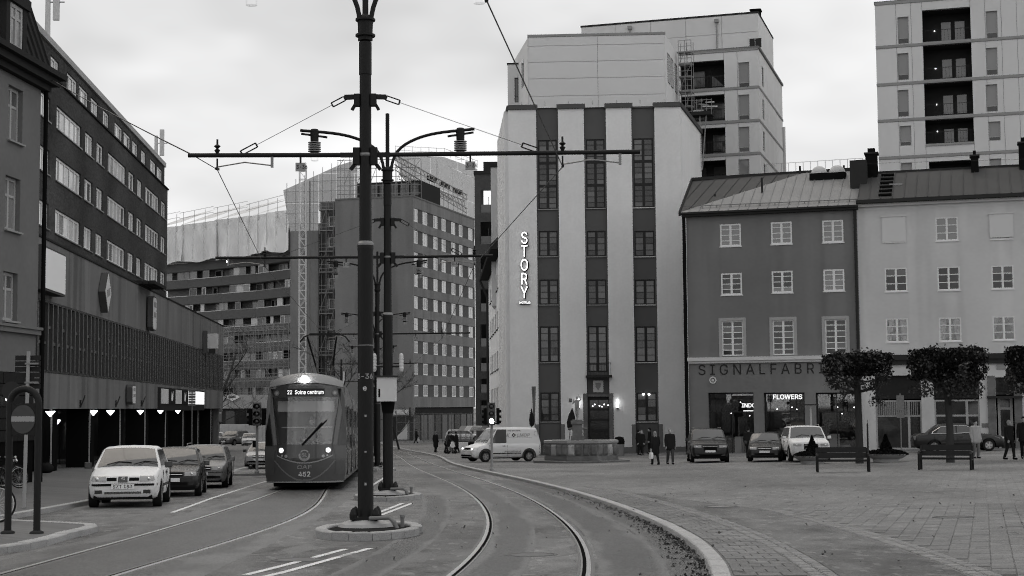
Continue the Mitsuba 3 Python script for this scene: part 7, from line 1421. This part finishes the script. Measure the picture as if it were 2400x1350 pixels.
baretree('bare tree behind the tram and the nearest lamp post', 806, 1000, 135, 11.0, 5); baretree('bare tree behind the far end of the shop building', 492, 1000, 175, 15.5, 6); baretree('bare tree farther right behind the lamp posts', 935, 1000, 150, 8.5, 8)

# fountain with a statue on its pedestal
a, c = gp(1266, 1085, KERB_H), gp(1440, 1083, KERB_H); fr = np.linalg.norm(c - a) / 2; fc = (a + c) / 2 + np.array([.3, fr * .88]); fz = float(zf(*fc)) + KERB_H
t = thing('fountain', 'octagonal stone fountain basin with relief panels on the square', 'fountain'); T = frame(fc[0], fc[1], fz)
oc = [(math.cos(q), math.sin(q)) for q in np.arange(8) * math.pi / 4 + math.pi / 8]; OP = lambda r: Polygon([(x * r, y * r) for x, y in oc]); R0 = fr / .96
put('basin', MB(T).prism(OP(R0).difference(OP(R0 - .35)), -.3, 1.12), 'stone', t); put('rim', MB(T).prism(OP(R0 + .07).difference(OP(R0 - .42)), 1.123, 1.26), 'granite', t); put('step', MB(T).prism(OP(R0 + .75).difference(OP(R0 + .002)), -.3, .14), 'stone', t); put('water', MB(T).prism(OP(R0 - .36), .8, .95), 'glass', t); put('plinth_course', MB(T).prism(OP(R0 + .05).difference(OP(R0 + .001)), .145, .36), 'stone', t)
bs('stone_pale', mottle(.30, .4, 2.0, .2), .8); bs('stone_dark', mottle(.11, .4, 2.0, .2), .8)
for i in range(8):
    p, q = np.array(oc[i]) * (R0 + .004), np.array(oc[(i + 1) % 8]) * (R0 + .004)
    if min(p[1], q[1]) > .5: continue
    e = q - p; L_ = np.linalg.norm(e); e /= L_; n_ = np.array([e[1], -e[0]])
    if n_ @ (p + q) < 0: n_ = -n_
    m_ = 4
    for k in range(m_):
        s0_, s1_ = L_ * k / m_ + .03, L_ * (k + 1) / m_ - .03; nx, nz = 9, 9; S_, Z_ = np.meshgrid(np.linspace(s0_, s1_, nx), np.linspace(.42, 1.06, nz)); h_ = .03 + .07 * meshkit.fbm(np.stack([S_ * 4 + i * 9, Z_ * 4, S_ * 0 + k * 5], -1), 3, 5)
        h_[0] = h_[-1] = h_[:, 0] = h_[:, -1] = 0; P = np.stack([p[0] + e[0] * S_ + n_[0] * h_, p[1] + e[1] * S_ + n_[1] * h_, Z_], -1); put('relief_panel', MB(T).add(*grid(P)), ('stone', 'stone_pale', 'stone_dark')[int(rnd.integers(3))], t, smooth=True)
pc = at(1353.5, 1030, fc[1] + .1); T = frame(pc[0], pc[1], fz); zP = float(at(1353, 986, fc[1])[2]) - fz
t = thing('pedestal', 'square stone pedestal rising from the fountain basin', 'pedestal')
put('shaft', MB(T).hexa([(-.31, -.31, .0), (.31, -.31, .0), (.31, .31, .0), (-.31, .31, .0)], [(-.28, -.28, zP - .2), (.28, -.28, zP - .2), (.28, .28, zP - .2), (-.28, .28, zP - .2)]), 'stone', t); put('capital', MB(T).box(-.36, .36, -.36, .36, zP - .197, zP), 'stone', t); put('base', MB(T).box(-.37, .37, -.37, .37, .9, 1.5), 'stone', t)
for sd in (-1, 1): put('spout', MB(T).cyl((sd * .3, -.1, zP - .45), (sd * .55, -.12, zP - .48), .06, n=8), 'stone', t)
t = thing('statue', 'pale stone statue of a standing nude figure with a raised arm on the fountain pedestal', 'statue'); Ts_ = frame(pc[0], pc[1], fz + zP + .06, -D - .5, .76)
figure(t, Ts_, stride=.1, skin='stone_pale', stat=True, arms={1: ((.05, .36, 1.55), (.02, .16, 1.78)), -1: ((.05, -.33, 1.2), (.18, -.22, 1.42))}); put('plinth', MB(frame(pc[0], pc[1], fz + zP)).box(-.27, .27, -.27, .27, .003, .06), 'stone', t)
# closed parasols, banner, litter bin
def parasol(lab, u, vb, vt, dist, w, tilt):
    p = at(u, vb, dist); g_ = float(zf(p[0], p[1])) + KERB_H; zt = float(at(u, vt, dist)[2]); T = np.eye(4); T[:3, 3] = [p[0], p[1], g_]; T[0, 2] = tilt; h = zt - g_; z0 = p[2] - g_; t = thing('closed_parasol', lab, 'parasol')
    put('pole', MB(T).cyl((0, 0, 0), (0, 0, h), .03, n=8), 'steel_dull', t); m = MB(T); n = 20
    prof = [(.03, z0), (w * .8, z0 + .12), (w, z0 + (h - z0) * .35), (w * .75, z0 + (h - z0) * .65), (w * .32, h - .2), (.02, h + .02)]; P = np.array([[((r * (1 + .22 * math.cos(5 * q))) * math.cos(q), (r * (1 + .22 * math.cos(5 * q))) * math.sin(q), z) for q in np.linspace(0, 6.2832, n * 2 + 1)] for r, z in prof]); put('canopy', m.add(*grid(P)), 'cloth_dark', t, smooth=True); put('base', MB(T).lathe([(.3, 0), (.3, .08), (0, .1)], 14), 'dark', t)
parasol('closed dark parasol left of the fountain, before the hotel corner', 1246, 1000, 958, 106, .17, .0); parasol('closed dark parasol leaning beside the fountain statue', 1330, 1006, 957, 106, .26, .10)
t = thing('narrow_banner', 'tall narrow grey banner on a pole at the hotel pier', 'banner'); p = at(1255, 985, 112); g_ = float(zf(p[0], p[1])); zt = float(at(1253, 906, 112)[2]); put('pole', MB().cyl((p[0], p[1], g_), (p[0] - .1, p[1], zt), .03, n=8), 'steel_dull', t)
m = MB().add(*grid(np.array([[(p[0] - .1 + .0 + sx_ * (.32 - .2 * q) - .1 * q * 0, p[1] + .05 * math.sin(q * 9 + sx_), zt - q * (zt - float(at(1255, 978, 112)[2]))) for sx_ in (-.5, 0, .5)] for q in np.linspace(0, 1, 9)]))); put('cloth', m, 'cloth_grey', t)
q = gp(1452, 1068, KERB_H); t = thing('litter_bin', 'round dark litter bin with a domed hood right of the fountain', 'bin'); T = frame(q[0], q[1], float(zf(*q)) + KERB_H); put('body', MB(T).lathe([(.0, 0), (.32, 0), (.34, .8), (.0, .8)], 18), 'mid', t); put('hood', MB(T).lathe([(.36, .8), (.37, 1.0), (.28, 1.25), (.0, 1.32)], 18), 'black', t)
# planters with conical shrubs, information stand, bicycles by the shop
def planter(lab, u0, u1, vb, seed):
    a, c = gp(u0, vb, KERB_H), gp(u1, vb, KERB_H); w = np.linalg.norm(c - a) / 2; m_ = (a + c) / 2 + [0, w * .6]; T = frame(m_[0], m_[1], float(zf(*m_)) + KERB_H); t = thing('planter_bowl', lab, 'planter'); r_ = np.random.default_rng(seed)
    put('bowl', MB(T).lathe([(.0, 0), (w * .58, 0), (w * .60, .14), (w * .72, .17), (w * .95, .31), (w, .36), (w * .9, .36), (w * .86, .30), (0, .30)], 26), 'concrete', t, smooth=40)
    n = 1500; a_ = r_.uniform(0, 6.28, n); rr = w * .98 * np.sqrt(r_.random(n)); P = np.column_stack([m_[0] + rr * np.cos(a_), m_[1] + rr * np.sin(a_), T[2, 3] + .34 + .24 * r_.random(n) * (1 - (rr / w) ** 3)])
    tp = thing('bedding_plants', 'low dark plants filling the ' + lab.split(',')[0], 'plants', None, 'stuff'); put('leaves', MB().add(*leafcloud(P, .04, .08, r_)), 'leaf', tp, kind='stuff')
    ts = thing('conical_shrub', 'small dark cone shaped shrub in the ' + lab.split(',')[0], 'shrub'); n = 1600; h = r_.random(n); R_2 = .30 * (1 - h) * (.75 + .4 * r_.random(n)); a_ = r_.uniform(0, 6.28, n); P = np.column_stack([m_[0] + R_2 * np.cos(a_), m_[1] + R_2 * np.sin(a_), T[2, 3] + .45 + .8 * h]); put('foliage', MB().add(*leafcloud(P, .035, .07, r_)), 'leaf', ts); put('stem', MB(T).cyl((0, 0, .4), (0, 0, 1.3), .03, n=6), 'bark', ts)
planter('pale concrete bowl planter left of the left bench, seen partly', 1876, 1944, 1087, 4); planter('pale concrete bowl planter between the two benches, in full view', 2046, 2124, 1083, 5)
t = thing('information_post', 'slim post with a flat top and small notice box beside the white utility car', 'sign'); p = gp(1903, 1078, KERB_H); T = frame(p[0], p[1], float(zf(*p)) + KERB_H); put('post', MB(T).box(-.04, .04, -.04, .04, 0, 2.75), 'frame_grey', t); put('top', MB(T).box(-.36, .36, -.2, .2, 2.75, 2.81), 'dark', t); put('notice_box', MB(T).box(-.2, .2, -.12, -.041, 1.2, 1.65), 'dark', t); put('notice', MB(T).box(-.12, .12, -.13, -.121, 1.28, 1.5), 'off_white', t)
for u, lab in ((2125 - 2, 'thin dark bollard post by the planter and the shop corner'),):
    p = gp(2035, 1075, KERB_H); T = frame(p[0], p[1], float(zf(*p)) + KERB_H); t = thing('marker_post', lab, 'post'); put('post', MB(T).cyl((0, 0, 0), (0, 0, 1.75), .05, .04, 8), 'dark', t); put('tip', MB(T).cyl((0, 0, 1.75), (0, 0, 1.95), .015, n=6), 'dark', t)
t = thing('no_parking_post', 'sign post seen edge on before the shop front of the pale house', 'sign'); p = gp(2113, 1068, KERB_H); T = frame(p[0], p[1], float(zf(*p)) + KERB_H); put('post', MB(T).cyl((0, 0, 0), (0, 0, 3.3), .035, n=8), 'steel_dull', t); put('plate', MB(T).box(-.2, .2, -.06, -.03, 2.4, 3.2), 'mid', t); put('lower_plate', MB(T).box(-.2, .2, -.06, -.03, 2.0, 2.3), 'mid', t)

def bicycle(lab, x, y, a, group=None, lean=.08, basket=False):
    T = frame(x, y, float(zf(x, y)) + KERB_H, a); S_ = np.eye(4); S_[1, 2] = lean; T = T @ S_; t = thing('bicycle', lab, 'bicycle', group); r = .34; g_ = np.linspace(0, 6.2832, 33)
    for i, xx in enumerate((-.52, .54)):
        k = put('wheel', MB(T).tube([(xx + r * math.cos(q), 0, r + r * math.sin(q)) for q in g_], .019, 6), 'rubber', t); put('rim', MB(T).tube([(xx + (r - .025) * math.cos(q), 0, r + (r - .025) * math.sin(q)) for q in g_], .009, 5), 'steel', k)
        m = MB(T)
        for q in range(16): an = q * math.pi / 8; m.bar((xx, .02 * (-1) ** q, r), (xx + (r - .03) * math.cos(an), 0, r + (r - .03) * math.sin(an)), .004)
        put('spokes', m, 'steel', k, kind='stuff'); put('mudguard', MB(T).add(*grid(np.array([[(xx + (r + .035) * math.cos(q), w_, r + (r + .035) * math.sin(q)) for w_ in (-.03, 0, .03)] for q in np.linspace(.2 if i else .6, 3.0 if i else 3.6, 14)]))), 'plastic', t)
    bb, st, hd_ = (-.06, 0, .29), (-.22, 0, .80), (.36, 0, .86)
    put('frame', MB(T).tube([bb, st], .017, 8).tube([bb, (.38, 0, .72)], .02, 8).tube([(-.17, 0, .66), (.37, 0, .80)], .017, 8).tube([bb, (-.52, .04, r)], .011, 6).tube([(-.19, 0, .70), (-.52, .04, r)], .009, 6).tube([hd_, (.41, 0, .66), (.54, .0, r)], .018, 8), 'pole', t)
    put('saddle', MB(T).man(m3.Manifold.batch_hull([SPH((-.32, .07, .90), .035, 8), SPH((-.32, -.07, .90), .035, 8), SPH((-.08, 0, .90), .022, 8)])), 'black', t); put('handlebar', MB(T).tube([(.20, .28, .98), (.32, .22, 1.02), (.37, 0, .98), (.32, -.22, 1.02), (.20, -.28, .98)], .014, 8).cyl((.36, 0, .86), (.37, 0, .99), .015), 'steel', t)
    for sd in (-1, 1): put('grip', MB(T).cyl((.10, sd * .29, .97), (.22, sd * .28, .98), .019), 'black', t)
    put('crank', MB(T).lathe([(.0, 0), (.09, 0), (.09, .01), (0, .01)], 16) if False else MB(T).bar((-.06, .06, .29), (.06, .06, .17), .02).bar((-.06, -.06, .29), (-.18, -.06, .41), .02), 'steel_dull', t); put('lamp', MB(T).tri(trimesh.creation.icosphere(1, .05).apply_translation((.46, 0, .88))), 'chrome', t)
    return t, T
p = gp(10, 1228, KERB_H); bt, BT = bicycle('bicycle with a pale saddle bag cut by the left edge, behind the no-entry hoop', p[0] - .85, p[1] + .4, .35, None)
item('saddle_bag', 'pale bag on the rack of the bicycle at the left edge', 'bag', MB(BT).man(m3.Manifold.hull_points(np.array([(x, y, z) for x in (-.2, .1) for y in (-.14, .14) for z in (.92, 1.12)], np.float32))), 'off_white', ('strap', MB(BT).box(-.06, -.03, -.15, .15, .9, 1.125), 'dark'))
for i in range(4): bicycle(f'parked bicycle in the dark row on the left pavement, {ORD[i]} from the near end', -16.6 - .5 * (i % 3) - .25 * i, 50.5 + .75 * i, .9 + .25 * (i % 3), 'bicycles parked in a row on the left pavement', .1)
bicycle('bicycle leaning by the shop front between the saloon and the white utility car', *gp(1843, 1072, KERB_H), .5)

# left side street furniture
bL, bR = gp(18, 1250, KERB_H), gp(86, 1250, KERB_H); m_ = (bL + bR) / 2; hw = np.linalg.norm(bR - bL) / 2; T = frame(m_[0], m_[1], float(zf(*m_)) + KERB_H, math.atan2((bR - bL)[1], (bR - bL)[0])); pxm = m_[1] / FOC
ztop = (1250 - 915) * pxm; zsp = ztop - hw; t = thing('no_entry_hoop', 'dark steel hoop holding a round no-entry sign at the left', 'sign'); g_ = np.linspace(math.pi, 0, 17)
put('hoop', MB(T).tube([(-hw, 0, -.05)] + [(-hw, 0, z) for z in np.linspace(.3, zsp, 6)] + [(hw * math.cos(q), 0, zsp + hw * math.sin(q)) for q in g_[1:-1]] + [(hw, 0, z) for z in np.linspace(zsp, .3, 6)] + [(hw, 0, -.05)], .058, 14), 'black_satin', t, smooth=60)
bs('black_satin', .01, .55, .25)
zc = (1250 - 986) * pxm; put('sign_board', MB(T).box(-hw + .05, hw - .05, -.03, .03, zc - .26, zc + .27), 'black_satin', t)
cm = lambda v: np.column_stack([v[:, 0], -.03 - v[:, 2], v[:, 1] + zc]); cr = Polygon([(math.cos(q) * .215, math.sin(q) * .24) for q in np.linspace(0, 6.2832, 41)[:-1]]); sg = put('sign_disc', MB(T).prism(cr, .002, .012, cm), 'sign_red', t); put('white_bar', MB(T).prism(sbox(-.205, -.04, .205, .05), .0125, .018, cm), 'grey', sg)
bs('sign_red', .045, .5, .4)
for sd in (-1, 1): put('foot', MB(T).lathe([(.12, 0), (.11, .03), (.06, .05)], 12, (sd * hw, 0, 0)), 'dark', t)
p = gp(56, 1190, KERB_H); T = frame(p[0], p[1], float(zf(*p)) + KERB_H); h = (1190 - 826) * p[1] / FOC; t = thing('slatted_sign', 'back of a slatted direction sign on a pale post behind the no-entry hoop', 'sign'); put('post', MB(T).cyl((0, 0, 0), (.05, 0, h), .045, n=10), 'grey', t); zb_ = (1190 - 914) * p[1] / FOC
for i in range(6): z = zb_ + i * (h - .08 - zb_) / 6; put('slat', MB(T).box(-.28, .32, .05, .09, z, z + (h - .08 - zb_) / 6 - .02), 'floor_dark', t)
for i in (1, 4): z = zb_ + i * (h - zb_) / 6; put('clamp', MB(T).box(-.02, .3, -.05, .05, z - .02, z + .02), 'steel_dull', t)
p = at(26, 916, 33); t = thing('round_sign', 'back of a small round sign beside the hoop at the left edge', 'sign'); T = frame(p[0], p[1], p[2]); put('disc', MB(T @ np.array([[1, 0, 0, 0], [0, 0, -1, 0], [0, 1, 0, 0], [0, 0, 0, 1.0]])).lathe([(0, -.01), (.2, -.01), (.2, .01), (0, .01)], 22), 'dark', t); put('post', MB(T).cyl((0, .03, .18), (0, .03, float(zf(p[0], p[1])) - p[2]), .03, n=8), 'dark', t)
p = at(12, 945, 60); t = thing('wall_lantern', 'small lit lamp on the dark base of the corner house', 'lamp'); q = A.px(17, 936, .15); glow('bulb', MB().tri(trimesh.creation.icosphere(1, .07).apply_translation(A.w(q[0], .16, q[1]))), 'lamp', t); put('bracket', A.B(q[0] - .04, q[0] + .04, .0, .1, q[1] + .08, q[1] + .2), 'dark', t)
for i, (u, v, sz) in enumerate(((108, 1108, .34),)): p = gp(u, v, KERB_H); t = thing('rubbish_bag', ('full dark rubbish bag at the foot of the arcade, right one', 'smaller dark rubbish bag at the foot of the arcade')[i], 'bag'); s_ = trimesh.creation.icosphere(2, sz); v_ = np.array(s_.vertices); v_ *= (1 + .3 * (meshkit.fbm(v_ * 3 + i, 3, 2) - .5))[:, None]; v_[:, 2] = np.maximum(v_[:, 2] * .8 + sz * .6, 0); put('sack', MB(frame(p[0], p[1], float(zf(*p)) + KERB_H)).add(v_, s_.faces), 'cloth_dark', t, smooth=True); put('knot', MB(frame(p[0], p[1], float(zf(*p)) + KERB_H)).lathe([(.05, sz * 1.3), (.1, sz * 1.55), (0, sz * 1.5)], 8), 'cloth_dark', t)
# traffic signals
def signal(lab, u, v, vt, lit_, dz, dist=None):
    p = gp(u, v, dz); T = frame(p[0], p[1], float(zf(*p)) + dz); k_ = p[1] / FOC; h = (v - vt) * k_; t = thing('traffic_signal', lab, 'traffic light'); put('pole', MB(T).cyl((0, 0, 0), (0, 0, h - .1), .06, n=12), 'grey', t); put('base', MB(T).lathe([(.1, 0), (.1, .1), (.06, .14)], 12), 'grey', t); hh = 1.02
    k = put('head', MB(T).box(-.17, .17, -.18, .08, h - hh, h), 'black_gloss', t)
    for i in range(3):
        z = h - .18 - i * .33; put('visor', MB(T).add(*grid(np.array([[(.13 * math.cos(q), -.18 - d_, z + .13 * math.sin(q)) for q in np.linspace(-.5, math.pi + .5, 12)] for d_ in (0, .16)]))), 'black', k); m = MB(T @ frame(0, -.185, z)).add(*(lambda s_: (np.array(s_.vertices) * [1, .25, 1], s_.faces))(trimesh.creation.icosphere(2, .115)))
        glow('lens', m, 'lamp_strong', k) if lit_ == i else put('lens', m, 'black_gloss', k)
    for sd in (-1, 1):
        k = put('side_head', MB(T).box(*sorted((sd * .22, sd * .36)), -.1, .2, h - hh + .02, h - .25), 'black', t); put('side_arm', MB(T).box(*sorted((sd * .05, sd * .25)), -.02, .04, h - hh + .05, h - hh + .1), 'black', k)
        for i in range(3): put('side_visor', MB(T).box(*sorted((sd * .36, sd * .44)), -.06, .14, h - hh + .08 + i * .24, h - hh + .2 + i * .24), 'black', k)
    return t, T
signal('traffic light on a pale post by the square, its lowest lamp lit', 1153, 1103, 945, 2, KERB_H); t, T = signal('unlit traffic light on a pale post left of the tram', 602, 1110, 945, -1, KERB_H); put('button_box', MB(T).box(-.18, -.06, -.1, .02, 1.15, 1.45), 'black', t)
# far end: hoardings, banner wall, barrier, tent sail, fence
t = thing('hoarding', 'pale site hoarding of large panels behind the far cars on the left', 'hoarding'); a, c = at(515, 1010, 197), at(700, 1010, 190); n = 9
for i in range(n):
    p, q = a + (c - a) * i / n, a + (c - a) * (i + .985) / n; z0, z1 = float(zf(p[0], p[1])), float(at(560, 994, 194)[2]); put('panel', MB().hexa([[*p[:2], z0], [*q[:2], z0], [q[0], q[1] + .1, z0], [p[0], p[1] + .1, z0]], [[*p[:2], z1], [*q[:2], z1], [q[0], q[1] + .1, z1], [p[0], p[1] + .1, z1]]), 'concrete', t)
t = thing('shop_pavilion', 'low pale flat roofed pavilion with a lozenge sign behind the hoarding', 'building'); F = Fr(*at(518, 1000, 205)[:2], 1, -.03)
r = F.rect(519, 926, 640, 957); put('fascia', F.B(r[0], r[1] + 6, -3, 0, r[2], r[3]), 'concrete', t); r2 = F.rect(519, 958, 640, 1030); put('front', F.B(r[0], r[1] + 6, -3, -.4, -6, r[2] - .01), 'dark', t)
for k in range(9): s_ = r[0] + .5 + k * 1.4; put('shop_window', F.B(s_, s_ + 1.2, -.39, -.33, r[2] - 2.2, r[2] - .3), ('glass_mid', 'glass', 'mid')[k % 3], t)
for k in range(6): s_ = r[0] + 1 + k * 1.7; put('stay', MB().bar(F.w(s_, .1, r[3] - .3), F.w(s_ + .5, 1.4, r[2] - .1), .06), 'grey', t)
s_, z_ = F.px(545, 931); EL = Polygon([(1.0 * math.cos(q) * (1 - .25 * abs(math.sin(2 * q))), .5 * math.sin(q) * (1 - .25 * abs(math.sin(2 * q)))) for q in np.linspace(0, 6.2832, 33)[:-1]]); put('lozenge_sign', MB().prism(EL, .1, .3, lambda v: F.m(v + np.array([s_, z_, 0]))), 'white', t); put('sign_mark', F.B(s_ - .5, s_ + .5, .302, .33, z_ - .12, z_ + .14), 'mid', t)
r = F.rect(562, 976, 625, 996); put('dark_kiosk', F.B(r[0], r[1], -.3, .6, -4, r[3]), 'floor_dark', t)
t = thing('sail', 'pale triangular sail of sheeting leaning far behind the second lamp post', 'sheeting'); pts = [at(925, 1030, 172), at(955, 1030, 172), at(955, 1031, 174), at(955, 992, 172)]; put('cloth', MB().add(np.array(pts), [[0, 1, 3], [1, 2, 3], [0, 3, 2], [0, 2, 1]]), 'tarp', t); put('pole', MB().bar(pts[1] + [.15, 0, 0], pts[3] + [.15, 0, .3], .12), 'grey', t)
t = thing('mesh_fence', 'tall thin site fence along the foot of the slab block', 'fence'); a, c = at(930, 1030, 186), at(1125, 1030, 180); n = 9
for i in range(n + 1): p = a + (c - a) * i / n; z0 = float(zf(p[0], p[1])); put('post', MB().bar([*p[:2], z0], [*p[:2], z0 + 3.6], .07), 'mid', t)
m = MB()
for z in (.3, 1.4, 2.5, 3.5): m.bar([*a[:2], float(zf(*a[:2])) + z], [*c[:2], float(zf(*c[:2])) + z], .04)
for i in range(80): p = a + (c - a) * i / 80; m.bar([*p[:2], float(zf(*p[:2]))], [*p[:2], float(zf(*p[:2])) + 3.5], .02)
put('mesh', m, 'mid', t, kind='stuff')
t = thing('road_barrier', 'low barrier with pale and black ends far behind the pram group', 'barrier'); F = Fr(*at(1075, 1035, 140)[:2], 1, 0); z0 = float(zf(-4, 140))
for i, (s0_, w_, mt) in enumerate(((0, .85, 'white'), (.87, .85, 'black'), (1.74, 1.4, 'dark'))): put('section', MB().hexa([F.w(s0_, .3, z0), F.w(s0_ + w_, .3, z0), F.w(s0_ + w_, -.3, z0), F.w(s0_, -.3, z0)], [F.w(s0_, .12, z0 + .8), F.w(s0_ + w_, .12, z0 + .8), F.w(s0_ + w_, -.12, z0 + .8), F.w(s0_, -.12, z0 + .8)]), mt, t)
for k in range(3): # folded market goods
    p = at(1098 + k * 14, 1030, 146); t = thing('covered_stall', ('covered market stall with pale cloth far left of the van', 'second covered market stall far left of the van', 'third covered market stall, nearest the hotel wing')[k], 'stall'); T = frame(p[0], p[1], float(zf(p[0], p[1])))
    for a in (-.8, .8):
        for c in (-.5, .5): put('leg', MB(T).bar((a, c, 0), (a, c, 1.9), .05), 'steel_dull', t)
    put('table', MB(T).box(-.9, .9, -.6, .6, .75, .8), 'wood_dark', t); put('cover', MB(T).hexa([(-1, -.7, 1.8), (1, -.7, 1.8), (1, .7, 1.8), (-1, .7, 1.8)], [(-.7, -.2, 2.25), (.7, -.2, 2.25), (.7, .2, 2.25), (-.7, .2, 2.25)]), ('grey', 'off_white', 'mid')[k], t)
t = thing('street_pole', 'thin dark pole standing at the far end of the arcade', 'pole'); p = gp(511, 1040); T = frame(p[0], p[1], float(zf(*p))); put('shaft', MB(T).cyl((0, 0, 0), (0, 0, 4.6), .10, n=10), 'dark', t); put('base', MB(T).lathe([(.18, 0), (.18, .3), (.1, .4)], 10), 'dark', t)
t = thing('direction_sign', 'slatted direction sign on a thin post before the lit shop panels', 'sign'); p = gp(449, 1080, KERB_H); p = np.array([p[0], p[1]]); T = frame(p[0], p[1], float(zf(*p)) + KERB_H); k_ = p[1] / FOC; put('post', MB(T).cyl((0, 0, 0), (0, 0, (1080 - 908) * k_), .04, n=8), 'mid', t)
for i in range(7): z = (1080 - 952 + i * 6) * k_; put('slat', MB(T).box(-.24, .24, -.07, -.04, z, z + 5.2 * k_), 'mid', t)
